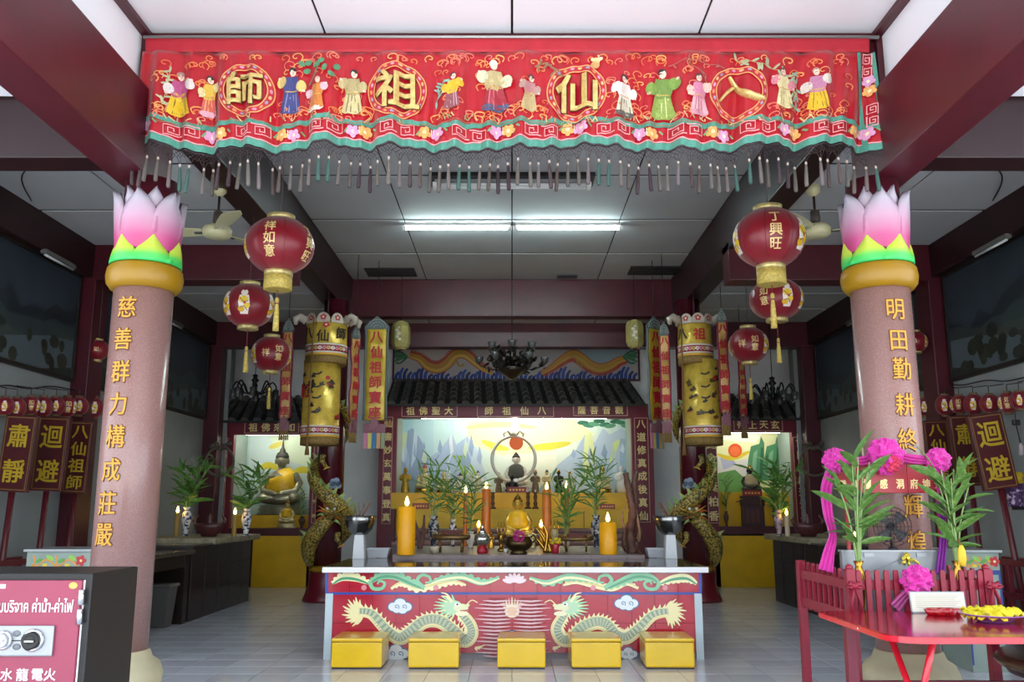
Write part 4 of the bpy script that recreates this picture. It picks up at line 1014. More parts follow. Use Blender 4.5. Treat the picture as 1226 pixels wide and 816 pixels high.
# right shrine, red sun
rs, zl_r = shrine('sun_shrine', 'right side shrine with dark roof, yellow panel and red sun painting', 846, 972, 858, 950, 500, 517, 630, 702,
    [(878, 936, 501, 516, '帝上天玄')], [(848, 857, 523, 626, '錫金容獎柏香'), (954, 966, 523, 626, '玄門感應通法界')],
    (840, 968, 862, 948, 500, 474, 13.85, 14.6, 9, 4), (858, 930, 641, 702), 587, ld=.30)
P = Paint(); P.rect('#e6e4ae', 856, 514, 953, 590)
P.poly('#eef0d8', [(856, 514), (915, 514), (905, 530), (856, 526)]); P.poly('#dcd8d2', [(856, 545), (880, 552), (900, 548), (900, 590), (856, 590)]); P.poly('#b8bcd8', [(862, 548), (874, 545), (882, 556), (866, 562)])
P.line('#e3c83a', [(858, 543), (872, 548), (884, 546), (898, 540)], lambda t: 6*math.sin(PI*t)**.6+.3, 6); P.ell('#e8581e', 880, 539, 8.4); P.ell('#ee7038', 880, 540, 6)
for x0 in (893, 912): P.poly('#4f8a62', [(x0, 575), (x0+3, 548), (x0+6, 534), (x0+16, 531), (x0+18, 522), (x0+22, 530), (x0+22, 575)]); P.poly('#7fb08a', [(x0+6, 570), (x0+9, 542), (x0+14, 538), (x0+11, 572)]); P.poly('#2f6a4a', [(x0+16, 572), (x0+18, 535), (x0+21, 536), (x0+20, 574)])
P.poly('#cfe0e4', [(934, 514), (953, 514), (953, 590), (934, 590)]); P.poly('#6aa05a', [(856, 590), (860, 566), (880, 562), (895, 575), (895, 590)])
P.build('sun_painting', plane_at(Yb), PAINTM, rs, True, .002, .0002)
# ---- painted dragon panel above the middle roof
dp = thing('dragon_panel', 'long painted panel of two golden dragons over blue waves above the middle roof', 'painting', at(616, 453, 14.93))
a, b = at(472, 454, 14.97), at(763, 416, 14.97)
box('panel', a.x, b.x, 14.95, 14.99, a.z, b.z, M('panel_grey', '#b9b4b2', .6, noise=(2, .12)), dp)
for q in ((a.x-.03, b.x+.03, a.z-.03, a.z), (a.x-.03, b.x+.03, b.z, b.z+.03), (a.x-.03, a.x, a.z, b.z), (b.x, b.x+.03, a.z, b.z)): box('frame', q[0], q[1], 14.93, 14.99, q[2], q[3], MAROON, dp)
P = Paint(); P.rect('#9ab0b8', 700, 418, 762, 436); P.rect('#c8bcb4', 480, 418, 560, 430)
for i in range(58):
    x = 474+5*i; h = 9+4*math.sin(i*1.3)+3*math.sin(i*.37); P.line(('#1c3c94', '#2a50ae', '#16307a')[i % 3], [(x, 454), (x+.5, 454-h*.55), (x+4, 454-h)], lambda t: 4.6-2*t, 4)
    P.line('#cfdcec', [(x+2.6, 453), (x+2.8, 450.5)], .9)
def pdragon(P, pts, wmax, body, belly, fin, headc, flip=1, finh=4):
    S_ = spline([(x, y, 0) for x, y in pts], 8); n = len(S_)
    wf = lambda t: wmax*(.25+.75*math.sin(PI*min(1, t*.9+.1)))
    for i in range(2, n-2):
        tg = (S_[i+1]-S_[i-1]).normalized(); nn = Vector((tg.y, -tg.x, 0)); w = wf(i/(n-1))/2
        p = S_[i]+nn*w; P.poly(fin, [(p.x-tg.x*1.6, p.y-tg.y*1.6), (p.x+tg.x*1.6, p.y+tg.y*1.6), (p.x+nn.x*finh-tg.x*2.0*flip, p.y+nn.y*finh-tg.y*2.0*flip)])
    P.line(fin, pts, lambda t: wf(t)+2, 8); P.line(body, pts, wf, 8)
    P.line(belly, [(x+.0, y+wmax*.2) for x, y in pts], lambda t: wf(t)*.3, 8)
    for i in range(2, n-2, 1):
        tg = (S_[i+1]-S_[i-1]).normalized(); nn = Vector((tg.y, -tg.x, 0)); w = wf(i/(n-1))/2*.8
        P.line(headc, [(S_[i].x-nn.x*w*.2, S_[i].y-nn.y*w*.2), (S_[i].x+nn.x*w+tg.x, S_[i].y+nn.y*w+tg.y)], .35)
pdragon(P, [(490, 425), (502, 429), (512, 438), (524, 441), (535, 436), (545, 425), (556, 424), (567, 432), (578, 441), (590, 446)], 10.5, '#cf9a34', '#e2b850', '#b8452e', '#9a6420', 1, 5)
pdragon(P, [(752, 428), (740, 432), (730, 438), (718, 441), (706, 437), (695, 428), (685, 424), (672, 431), (660, 440), (648, 446)], 10.5, '#cf9a34', '#e2b850', '#b8452e', '#9a6420', -1, 5)
for x, s in ((484, -1), (750, 1)):
    for k in range(7): P.line(('#2f6a4a', '#4a8a5a')[k % 2], [(x-s*4, 427), (x+s*(4+k % 3*3), 421+2.2*k), (x+s*(10+k % 2*3), 420+2.4*k)], 2.2, 3)
for x in (546, 690): P.line('#b8902a', [(x, 430), (x+4, 438), (x+10, 436)], 2.5, 3)
P.build('dragon_picture', plane_at(14.95), PAINT, dp, True, .002, .0001)

# ================================================================== dragon columns
SCALE = bpy.data.materials.new('dragon_scale'); SCALE.use_nodes = True; nt = SCALE.node_tree; N = nt.nodes; L = nt.links; bs = N['Principled BSDF']
tc = N.new('ShaderNodeTexCoord'); vo = N.new('ShaderNodeTexVoronoi'); vo.inputs['Scale'].default_value = 40; L.new(tc.outputs['Object'], vo.inputs['Vector'])
rp = N.new('ShaderNodeValToRGB'); e = rp.color_ramp.elements; e[0].color = (*lin('#d8b85a'), 1); e[1].color = (*lin('#3e3a1a'), 1); e[0].position = .15; e[1].position = .75; e.new(.45).color = (*lin('#98843a'), 1)
L.new(vo.outputs['Distance'], rp.inputs[0]); L.new(rp.outputs[0], bs.inputs['Base Color']); bs.inputs['Roughness'].default_value = .35
bp = N.new('ShaderNodeBump'); bp.inputs['Strength'].default_value = .6; bp.inputs['Distance'].default_value = .012; bp.invert = True; L.new(vo.outputs['Distance'], bp.inputs['Height']); L.new(bp.outputs[0], bs.inputs['Normal'])
FIN = M('dragon_fin', '#8fb86a', .45, two=('#d8d890', 9, .45, .65)); ORG = M('dragon_belly', '#c8642a', .45); CLD = M('cloud_bluegrey', '#8fa0b4', .6); CLD2 = M('cloud_line', '#4a5a72', .6)
COLM = M('column_maroon', '#4a1420', .22, noise=(4, .1))
for sd, lab in ((-1, 'maroon column wound by a carved dragon, on the Buddha side'), (1, 'maroon column wound by a carved dragon, on the red sun side')):
    X0, Y0, r = sd*2.43, 12.0, .175
    t = thing('dragon_column', lab, 'column', (X0, Y0, 0))
    MB().lathe([(r, .4), (r, 4.012)], 36).build('shaft', COLM, t)
    MB().lathe([(.31, 0), (.31, .03), (.27, .12), (.235, .22), (.225, .34), (.235, .37)], 36).build('base', M('column_base', '#6a1824', .3), t)
    MB().lathe([(.2, .37), (.235, .38), (.24, .41), (.22, .44), (.175, .45)], 36).build('base_ring', RING, t)
    n = 90; path = []; rad = []
    for i in range(n):
        f = i/(n-1)
        an = -PI/2+sd*(.9-f*13.67); z = 2.95-2.43*(f/.84)**.9 if f < .84 else .52+(f-.84)/.16*.55
        rb = .03+.085*min(1, f*1.6) if f < .9 else .115-.03*(f-.9)*10
        rr_ = r+rb*.55; path.append(Vector((rr_*math.cos(an), rr_*math.sin(an), z))); rad.append(rb)
    body = MB().tube(path, rad, 12).build('dragon_body', SCALE, t)
    for i in range(4, n-6, 2):
        p = path[i]; out = Vector((p.x, p.y, 0)).normalized(); tg = (path[i+1]-path[i-1]).normalized(); up = tg.cross(out); up = up if up.z > 0 else -up
        q = p+(up*.6+out*.5).normalized()*rad[i]*.95; h = rad[i]*.9+.02
        a, b_ = q-tg*.035, q+tg*.035; tip = q+(up*.8+out*.4).normalized()*h-tg*.02
        th_ = out.cross(tg).normalized()*.0; s = out*.007
        MB().add([a-s, b_-s, tip, a+s, b_+s], [(0, 1, 2), (3, 2, 4), (0, 2, 3), (1, 4, 2), (0, 3, 4, 1)]).build('fin', FIN, body)
    # head rising at the front
    hp = path[-1]; hd = Vector((sd*-.35, -1, .15)).normalized()
    hm = Matrix.Translation(hp+hd*.05+Vector((0, 0, .04))) @ Vector((0, -1, 0)).rotation_difference(hd).to_matrix().to_4x4()
    head = MB(); head.ell(hm @ Vector((0, 0, 0)), .085, .11, .075, 14, 8, hm.to_3x3()); head.ell(hm @ Vector((0, -.11, -.005)), .055, .08, .04, 12, 7, hm.to_3x3()); head.ell(hm @ Vector((0, -.09, -.06)), .045, .08, .022, 12, 7, hm.to_3x3())
    hd_o = head.build('dragon_head', SCALE, t)
    for s in (-1, 1):
        MB().ell(hm @ Vector((s*.045, -.07, .055)), .02, .02, .02, 10, 6).build('eye', WHITE, hd_o)
        MB().tube([hm @ Vector(v) for v in ((s*.04, 0, .06), (s*.07, .07, .12), (s*.06, .13, .2))], [.016, .013, .003], 7).build('horn', ORG, hd_o)
        MB().tube([hm @ Vector(v) for v in ((s*.04, -.17, .0), (s*.12, -.22, .03), (s*.18, -.16, .08))], [.008, .007, .002], 6).build('whisker', GOLDP, hd_o)
        for k in range(4): MB().tube([hm @ Vector(v) for v in ((s*.07, .02, .03-.035*k), (s*.12, .05, .05-.05*k), (s*.17, .09, .04-.06*k))], [.02, .015, .002], 6).build('mane_lock', FIN if k % 2 else ORG, hd_o)
    MB().tube([hm @ Vector((0, -.08, -.035)), hm @ Vector((0, -.2, -.045))], [.02, .006], 6).build('tongue', RED, hd_o)
    # claws and clouds in relief
    for z, an in ((.75, -PI/2-sd*.75), (1.75, -PI/2+sd*.3)):
        c0 = Vector(((r+.05)*math.cos(an), (r+.05)*math.sin(an), z)); leg = MB().tube([c0+Vector((0, 0, .12)), c0+Vector((.0, -.05, .04)), c0+Vector((-sd*.06, -.04, -.03))], [.04, .032, .02], 8).build('leg', SCALE, t)
        for k in range(4): MB().tube([c0+Vector((-sd*.06, -.04, -.03)), c0+Vector((-sd*(.07+.03*k)+.05*sd, -.06, -.07+.012*k))], [.013, .002], 6).build('claw', GOLDP, leg)
    for z, an, s in ((2.2, -PI/2-sd*-.35, .13), (1.5, -PI/2-sd*.55, .13), (2.75, -PI/2+sd*.1, .1)):
        cl = MB()
        for du, dz, q in ((0, 0, 1), (-.7, -.25, .7), (.7, -.2, .7), (.2, .55, .7), (-.4, .45, .6)):
            a2 = an+du*s*.6/r; cl.ell(((r)*math.cos(a2), r*math.sin(a2), z+dz*s*.6), .03, s*.5*q, s*.5*q, 12, 7, Matrix.Rotation(a2, 3, 'Z'))
        co = cl.build('cloud', CLD, t)
        for du in (-.4, .4):
            pts = []
            for j in range(16):
                q = j/15*2.2*2*PI; rr2 = s*.32*(1-j/18); a2 = an+(du*s*.6+rr2*math.cos(q)*.8)/r; pts.append(((r+.032)*math.cos(a2), (r+.032)*math.sin(a2), z+rr2*math.sin(q)*.8))
            MB().tube(pts, .006, 5).build('swirl', CLD2, co)
# ================================================================== small builders
LEAFS = []
for w in (.075, .10):
    mb = MB(); vs = []; n = 7
    for i in range(n):
        t_ = i/(n-1); ww = w*math.sin(PI*min(.98, t_*.9+.08))**.8; z = -.28*t_*t_
        vs += [(t_, -ww, z+.35*ww), (t_, 0, z), (t_, ww, z+.35*ww)]
    mb.add(vs, [(3*i+j, 3*i+j+1, 3*i+j+4, 3*i+j+3) for i in range(n-1) for j in (0, 1)], True); me = mb.mesh('leaf'); me.materials.append(GREENL); LEAFS.append(me)
LEAFB = []
for me in LEAFS:
    m2 = me.copy(); m2.materials.clear(); m2.materials.append(M('leaf_broad', '#4c7434', .38, noise=(10, .25), two=('#7f9a55', 7, .5, .75))); LEAFB.append(m2)
def bouquet(t, z0, h, spread, ns, nl, L_, seed, stalk_r=.006, low=.35, droop=0, wide=1, big=False, avoid=None):
    rr = random.Random(seed); W0 = wloc(t); from_euler = lambda r_: Matrix.Rotation(r_[2], 3, 'Z') @ Matrix.Rotation(r_[1], 3, 'Y') @ Matrix.Rotation(r_[0], 3, 'X')
    bad = lambda P_: avoid is not None and any(avoid(W0+p) for p in P_)
    for i in range(ns):
        for tr in range(40):
            a = rr.uniform(0, 2*PI); d = rr.uniform(.15, 1)*spread; hh = h*rr.uniform(.78, 1)
            tip = Vector((d*math.cos(a), d*math.sin(a)*.7, z0+hh)); P3 = spline([(0.008*math.cos(a), .008*math.sin(a), z0), (tip.x*.35, tip.y*.35, z0+hh*.5), tip], 4)
            if not bad(P3[3:]): break
        MB().tube(P3, [stalk_r*(1-.5*k/len(P3)) for k in range(len(P3))], 6).build('stalk', STALK, t)
        for k in range(nl):
            f = low+(1-low)*(k+.5)/nl; q = P3[int(f*(len(P3)-1))]
            for tr in range(60):
                b = rr.uniform(0, 2*PI) if not big else rr.choice((0, PI))+rr.uniform(-.75, .75); e = (rr.uniform(.15, 1.15) if not big else rr.uniform(.35, 1.3))-droop*(1-f)
                r3 = (rr.choice((-1, 1))*rr.uniform(.45, 1.25), -e, b); s = L_*rr.uniform(.65, 1.15)*(1 if tr < 40 else .55); m3 = from_euler(r3)
                if not bad([q+m3 @ Vector((s*u, v*s*wide*.1, -.28*s*u*u+.035*s*abs(v))) for u in (.2, .4, .6, .8, 1) for v in (-1, 0, 1)]): break
            o = obj('leaf', (LEAFB if big else LEAFS)[rr.randrange(2)], None, t, q, r3); o.scale = (s, s*wide, s)
VPROF = [(.5, 0), (.55, .03), (.42, .08), (.5, .2), (.85, .45), (1.0, .62), (.9, .76), (.55, .86), (.5, .9), (.75, .98), (.72, 1.0)]
BW = M('blue_white_china', '#d8d8d4', .2, two=('#2a3560', 26, .52, .56)); BWD = M('dark_china', '#2a3044', .25, two=('#b8b8b4', 20, .5, .56))
def vase(name, lab, px, ybase, ytop, wpx, z, m, plant=None, group=None, Y=None, cat='vase'):
    p = onz(px, ybase, z) if Y is None else at(px, ybase, Y)
    k = mpp(p.y, z); H = (ybase-ytop)*k; r = wpx*k/2
    t = thing(name, lab, cat, (p.x, p.y, z), 0, group)
    MB().lathe([(a*r, b*H) for a, b in VPROF], 24).build('vase_body', m, t)
    MB().lathe([(r*.56, H*.045), (r*.58, H*.06), (r*.5, H*.075)], 24).build('foot_band', M('china_blue', '#232c55', .3), t)
    MB().lathe([(r*.56, H*.87), (r*.6, H*.885), (r*.56, H*.9)], 24).build('neck_band', M('china_blue'), t)
    if plant: bouquet(t, H*.8, plant[0]*k, plant[1]*k, plant[2], plant[3], plant[4]*k, int(px*7+ybase), stalk_r=max(.005, .0045), **(plant[5] if len(plant) > 5 else {}))
    return t
WAXY = M('wax_yellow', '#f2aa00', .4, noise=(5, .06)); WAXO = M('wax_orange', '#c8701a', .35, noise=(7, .12))
def candle(lab, px, ybase, ytop, wpx, z, m=WAXY, group=None, flame=True, Y=None):
    p = onz(px, ybase, z) if Y is None else Vector((at(px, ybase, Y).x, Y, z))
    k = mpp(p.y, z); H = (ybase-ytop)*k; r = wpx*k/2
    t = thing('candle', lab, 'candle', p, 0, group)
    MB().lathe([(r*.97, 0), (r, .01), (r, H*.985), (r*.93, H), (r*.8, H-.006), (.0, H-.012)], 28).build('wax', m, t)
    MB().tube([(0, 0, H-.012), (.002, 0, H+.03*max(.4, r*12))], .003, 6).build('wick', BLACK, t)
    if flame:
        s = max(.018, r*.24); MB().lathe([(0, H+.005), (s*.7, H+s*.8), (s, H+s*1.7), (s*.6, H+s*3.2), (0, H+s*4.8)], 12).build('flame', FLAME, t)
    return t
def statue_mesh(seated=True, staff=False, fat=1.0):
    mb = MB()
    if seated:
        mb.ell((0, -.04, .10), .34*fat, .26, .10); mb.ell((-.24*fat, -.1, .12), .13, .17, .09); mb.ell((.24*fat, -.1, .12), .13, .17, .09)
        mb.lathe([(.2*fat, .08), (.19*fat, .25), (.2*fat, .42), (.21*fat, .52), (.14, .6), (.07, .63), (.065, .7)], 20, sy=.75)
        for s in (-1, 1):
            mb.tube([(s*.19*fat, 0, .55), (s*.29*fat, -.02, .38), (s*.25*fat, -.12, .24), (s*.06, -.24, .2)], [.075, .072, .06, .045], 10)
            mb.ell((s*.05, -.25, .19), .06, .05, .03)
            mb.ell((s*.115, .0, .78), .02, .03, .06)
        hz = .8
    else:
        mb.lathe([(.18, .02), (.17, .2), (.13, .42), (.12, .5), (.15, .62), (.16, .7), (.1, .77), (.045, .79), (.042, .83)], 20, sy=.72)
        for s in (-1, 1):
            mb.tube([(s*.14, 0, .73), (s*.2, -.01, .6), (s*.17, -.1, .52), (s*.04, -.17, .55 if s > 0 else .5)], [.05, .05, .045, .03], 10)
            mb.ell((s*.08, .0, .885), .014, .02, .04); mb.ell((s*.07, -.06, .015), .05, .08, .02)
        hz = .89
    r = .115 if seated else .078
    mb.ell((0, -.01, hz), r*.92, r, r*1.2); mb.ell((0, -r*.98, hz-.005), r*.16, r*.22, r*.3); mb.ell((0, -r*.92, hz-r*.5), r*.28, r*.12, r*.09)
    for s in (-1, 1): mb.ell((s*r*.38, -r*.88, hz+r*.22), r*.17, r*.1, r*.07)
    return mb
def statue(name, lab, px, ybase, ytop, Y, m, seated=True, z=None, robe=None, crown=None, base=None, fat=1.0, cat='statue', rz=0):
    p = at(px, ybase, Y); k = mpp(Y, p.z); z = p.z if z is None else z
    t = thing(name, lab, cat, (p.x, Y, z), rz); Ht = (ybase-ytop)*k
    hb = 0
    if base:
        hb = Ht*.16; MB().lathe([(.42*Ht*.8, 0), (.44*Ht*.8, hb*.25), (.36*Ht*.8, hb*.5), (.42*Ht*.8, hb*.8), (.38*Ht*.8, hb)], 20, sy=.75).build('lotus_base', base, t)
    S_ = (Ht-hb)/(1.04 if crown else .95)
    me = statue_mesh(seated, fat=fat).mesh('body'); me.materials.append(m)
    o = obj('body', me, None, t, (0, 0, hb), None, (S_,)*3)
    md = o.modifiers.new('merge', 'REMESH'); md.mode = 'VOXEL'; md.voxel_size = .02; md.use_smooth_shade = True
    hz = (.8 if seated else .89)*S_+hb; r = (.115 if seated else .078)*S_
    if robe:
        if seated: MB().lathe([(.30*S_*fat, hb+.24*S_), (.27*S_*fat, hb+.34*S_), (.245*S_*fat, hb+.46*S_), (.23*S_*fat, hb+.56*S_), (.15*S_, hb+.63*S_), (.08*S_, hb+.66*S_)], 24, sy=.85, ruffle=lambda a, q: .03*math.sin(7*a+q*30)).build('robe', robe, t)
        else: MB().lathe([(.2*S_, hb+.05*S_), (.19*S_, hb+.3*S_), (.15*S_, hb+.5*S_)], 20, sy=.78, ruffle=lambda a, q: .03*math.sin(8*a)).build('robe', robe, t)
    if crown:
        cn = MB().lathe([(r*.95, hz+r*.35), (r*1.05, hz+r*.55), (r*.8, hz+r*.9), (r*.5, hz+r*1.4), (r*.18, hz+r*1.7), (0, hz+r*2.1)], 16).build('crown', crown, t)
    return t
ROBE = M('robe_yellow', '#eab81a', .4, noise=(9, .2), bump=(16, .5)); GILT = M('gilt', '#c8a84e', .28, .55, noise=(8, .3)); GILTP = M('pale_gilt', '#cfc08a', .4, .3, noise=(9, .25))
IVORY = M('ivory', '#d9d4c4', .4, noise=(7, .1)); BUDG = M('buddha_bronze', '#96927a', .28, .5, noise=(6, .3))
def pot(name, lab, px, ybase, ytop, wpx, z, m, prof, cat, extra=None, group=None):
    p = onz(px, ybase, z); k = mpp(p.y, z); H = (ybase-ytop)*k; r = wpx*k/2; t = thing(name, lab, cat, p, 0, group)
    MB().lathe([(a*r, b*H) for a, b in prof], 28).build('body', m, t)
    if extra: extra(t, r, H)
    return t
# ================================================================== front altar table
at_ = thing('altar_table', 'long altar table painted with two dragons on red, white-edged granite top', 'table', (0, 7.46, 0))
ZT = .725; YA = 7.46
L0, R0 = at(389, 740, YA).x, at(841, 740, YA).x
GRAN = M('dark_granite', '#2a2a2c', .08, noise=(60, .4), spec=.6)
box('top_slab', at(386, 676, YA-.05).x, at(848, 676, YA-.05).x, YA-.05, 8.59, ZT-.04, ZT, GRAN, at_, .004)
box('white_edge', at(386, 676, YA-.06).x, at(848, 676, YA-.06).x, YA-.065, YA-.05, ZT-.045, ZT-.002, M('white_tile_edge', '#e8e6ea', .25), at_, .003)
box('body', L0+.02, R0-.02, YA+.02, 8.5, .05, ZT-.04, M('altar_core', '#7a2a34', .5), at_)
box('plinth', L0+.05, R0-.05, YA+.03, 8.48, 0, .05, M('plinth_grey', '#8f8a92', .5), at_)
z1, z2 = at(613, 710, YA).z, ZT-.04
AR = M('altar_red_tile', '#b02436', .12, noise=(5, .1), spec=.6)
nc = 16; W_ = (R0-L0)/nc
tl = MB().box(.0015, W_-.0015, 0, .02, 0, 1).mesh('front_tile'); tl.materials.append(AR)
rows = [(.05, .05+(z1-.05)/2), (.05+(z1-.05)/2, z1), (z1, z2)]
for j, (a, b) in enumerate(rows):
    for i in range(nc):
        o = obj('front_tile', tl, None, at_, (L0+i*W_-at_.location.x, YA-at_.location.y, a+.001), (random.uniform(-.004, .004), 0, random.uniform(-.003, .003))); o.scale = (1, 1, b-a-.002)
for x0, x1 in ((389, 398), (832, 841)): box('corner_post', at(x0, 740, YA).x, at(x1, 740, YA).x, YA-.012, YA+.03, 0, z1, M('pale_blue_post', '#b9c9cf', .4), at_, .003)
BLU = '#33479a'
P = Paint()
for y0, y1 in ((681, 684), (708.5, 711.5)): P.rect(BLU, 390, y0, 840, y1)
P.rect(BLU, 389.5, 681, 393, 711); P.rect(BLU, 836.5, 681, 840, 711)
P.build('border_lines', plane_at(YA), PAINTG, at_, True, .003)
P = Paint()                                          # leaf scroll frieze
CRM, LGR, DGR = '#efe7b4', '#86c39a', '#4f9a72'
def acan(P, pts, w, c1, c2, side):
    S_ = spline([(x, y, 0) for x, y in pts], 8); n = len(S_); wf = lambda t: .8+w*math.sin(PI*min(1, t*.92+.04))**.7
    for i in range(1, n-1, 3):
        tg = (S_[i+1]-S_[i-1]).normalized(); nn = Vector((tg.y, -tg.x, 0))*side; q = S_[i]+nn*wf(i/n)*.42; r = .9+w*.3*math.sin(PI*i/n)
        P.ell(c1, q.x, q.y, r*1.25, r, 0, 10)
    P.line(c1, pts, wf, 8); P.line(c2, [(x, y-side*-1*w*.16) for x, y in pts], lambda t: wf(t)*.38, 8)
def scroll(P, x0, s):
    T = lambda L_: [(x0+s*(x-398), y) for x, y in L_]
    acan(P, T([(396, 698), (408, 691), (425, 692), (441, 698)]), 8, CRM, DGR, 1)
    acan(P, T([(466, 704), (480, 698), (497, 704), (520, 700), (540, 696), (556, 700)]), 6, CRM, '#dccf86', -1)
    acan(P, T([(440, 698), (452, 690), (470, 689), (490, 697), (506, 704)]), 8, LGR, DGR, 1)
    P.line(LGR, T([(441, 697), (445, 704), (455, 704), (459, 698), (453, 695), (450, 699)]), lambda t: 5-3*t, 6)
    acan(P, T([(514, 697), (530, 692), (552, 690), (575, 697), (596, 691)]), 7, LGR, CRM, 1)
    P.line(LGR, T([(506, 703), (498, 695), (503, 688), (512, 690), (513, 696), (507, 697)]), lambda t: 5-3*t, 6)
    for x in (434, 520): P.ell('#dc8a94', x0+s*(x-398), 703, 3.2, 3.4, .5)
scroll(P, 400, 1); scroll(P, 832, -1)
for k in range(7): P.ell('#ecd5da', 616+9*math.sin((k-3)*.42), 697-6*math.cos((k-3)*.42), 2.4, 6, (k-3)*.42)
P.build('leaf_frieze', plane_at(YA), PAINTG, at_, True, .004, .00015)
def cloud2(P, x, y, s):
    for c, q in (('#3a6a94', 1.22), ('#dfe6ea', 1.0)):
        for dx, dy, r in ((-8, 2, 6), (0, -2, 7), (8, 2, 6), (3, 5, 6), (-4, 5, 5)): P.ell(c, x+dx*s, y+dy*s, r*s*q, r*s*q*.85)
    for dx in (-4, 5): P.line('#3a7a9a', [(x+dx*s+s*(.4+.35*k)*math.cos(k*.9), y+2*s+s*(.4+.35*k)*math.sin(k*.9)) for k in range(9)], .9*s, 3)
P = Paint()
cloud2(P, 479, 724, 1.0); cloud2(P, 750, 720, 1.0); cloud2(P, 474, 780, 1.1); cloud2(P, 752, 781, .8); cloud2(P, 613, 762, .9)
def altar_dragon(path, tail, tdir, head, hs):
    S_ = spline([(x, y, 0) for x, y in path], 8); n = len(S_); wf = lambda t: 5+9*math.sin(PI*min(1, .12+t*.8))**.8
    for k in range(13):                              # tail plume
        a = tdir+(k-6)*.21; L_ = 17+5*math.cos((k-6)*.3)+(k % 2)*3
        P.line('#f0e6b0', [(tail[0], tail[1]), (tail[0]+L_*.6*math.cos(a), tail[1]+L_*.6*math.sin(a)), (tail[0]+L_*math.cos(a+.12), tail[1]+L_*math.sin(a+.12))], lambda t: 6*(1-t)+.6, 4)
    for i in range(3, n-6, 2):
        tg = (S_[i+1]-S_[i-1]).normalized(); nn = Vector((tg.y, -tg.x, 0))*hs; w = wf(i/(n-1))/2
        p = S_[i]+nn*w*.8; q = p+nn*6.5+tg*-3; P.poly('#f3e9b6', [(p.x-tg.x*3, p.y-tg.y*3), (p.x+tg.x*3, p.y+tg.y*3), (q.x, q.y)])
    P.line('#efe3a8', path, lambda t: wf(t)+2.4, 8); P.line('#a9b79c', path, wf, 8)
    for i in range(1, n-1):
        tg = (S_[i+1]-S_[i-1]).normalized(); nn = Vector((tg.y, -tg.x, 0))*hs; w = wf(i/(n-1))/2
        for o_ in (-.2, .2, .6): c = S_[i]+nn*w*o_; P.ell(('#8a9c88', '#c3cbab')[(i+int(o_*10)) % 2], c.x, c.y, 1.5, 1.1)
        c = S_[i]-nn*w*.75; P.ell('#efe3a8', c.x, c.y, 1.3, 1.3)
    hx, hy = head; s = 1 if hs > 0 else -1; s = 1 if head[0] < 613 else -1
    for k in range(12): a = PI*(.5+1.0*k/11) if s > 0 else PI*(.5-1.0*k/11); P.line('#9fd8b4' if k % 2 else '#d9ebb0', [(hx, hy), (hx+11*math.cos(a), hy+9*math.sin(a)), (hx+22*math.cos(a)-s*2, hy+15*math.sin(a))], lambda t: 5*(1-t)+.5, 3)
    P.ell('#b9dcb8', hx, hy, 11, 8); P.ell('#e6e6bc', hx+s*9, hy+1, 9, 5); P.line('#c05a50', [(hx+s*8, hy+5), (hx+s*18, hy+4)], 2); P.ell('#f2ecc8', hx+s*10, hy+8, 8, 3)
    P.ell('#ffffff', hx+s*4, hy-3, 2.6, 2.2); P.ell('#1c1c1c', hx+s*4.6, hy-3, 1.2, 1.2); P.ell('#e8dfa0', hx+s*17, hy-2, 2.4, 2)
    for k in (0, 1): P.line('#f0e6b0', [(hx-s*2, hy-6), (hx-s*8, hy-12-k*3), (hx-s*15, hy-13-k*4)], lambda t: 3*(1-t)+.6, 4)
    P.line('#f0e6b0', [(hx+s*15, hy-2), (hx+s*22, hy-8), (hx+s*29, hy-5)], 1.1, 5)
altar_dragon([(430, 732), (445, 735), (463, 754), (478, 764), (491, 757), (508, 744), (525, 743), (542, 754), (556, 767), (565, 760), (564, 748), (554, 735), (545, 728)], (434, 733), PI, (543, 726), 1)
altar_dragon([(800, 732), (782, 736), (765, 752), (750, 763), (737, 760), (726, 748), (713, 745), (696, 752), (684, 765), (672, 765), (666, 752), (673, 738), (680, 729)], (797, 733), 0, (681, 726), -1)
for x, y, s in ((569, 775, 1), (745, 771, -1), (662, 775, 1)):
    for k in range(4): P.line('#f0e6b0', [(x, y), (x+s*(3+3*k), y+4-2.5*k)], lambda t: 2.4*(1-t)+.5, 3)
for k in range(11):                                  # flaming pearl and red streaks between the dragons
    a = -PI/2+(k-5)*.25; P.line('#f0e0b8' if k % 2 else '#e8b8a8', [(613, 734), (613+10*math.sin(a+PI/2)*1.2, 724), (613+(k-5)*3.6, 714+abs(k-5)*1.6)], lambda t: 4*(1-t)+.6, 4)
P.ell('#f0dcc0', 613, 731, 9, 8); P.ell('#e8c0a0', 613, 731, 6, 5.4)
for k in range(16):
    y = 716+4.4*k; P.line('#e2bcc2', [(578-5*(k % 3), y+2.2), (594, y+3.2), (612, y+2.2)], lambda t: 1.9*math.sin(PI*t)+.3, 4); P.line('#e2bcc2', [(650+5*(k % 3), y+2.2), (634, y+3.2), (614, y+2.2)], lambda t: 1.9*math.sin(PI*t)+.3, 4)  # pale streaks between the red ones lighten the middle, painting in glare
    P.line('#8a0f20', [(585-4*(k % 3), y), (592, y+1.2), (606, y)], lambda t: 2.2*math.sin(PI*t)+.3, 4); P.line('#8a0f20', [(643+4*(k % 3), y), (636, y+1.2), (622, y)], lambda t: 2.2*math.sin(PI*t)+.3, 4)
P.build('dragon_mural', plane_at(YA), PAINTG, at_, True, .004, .00006)
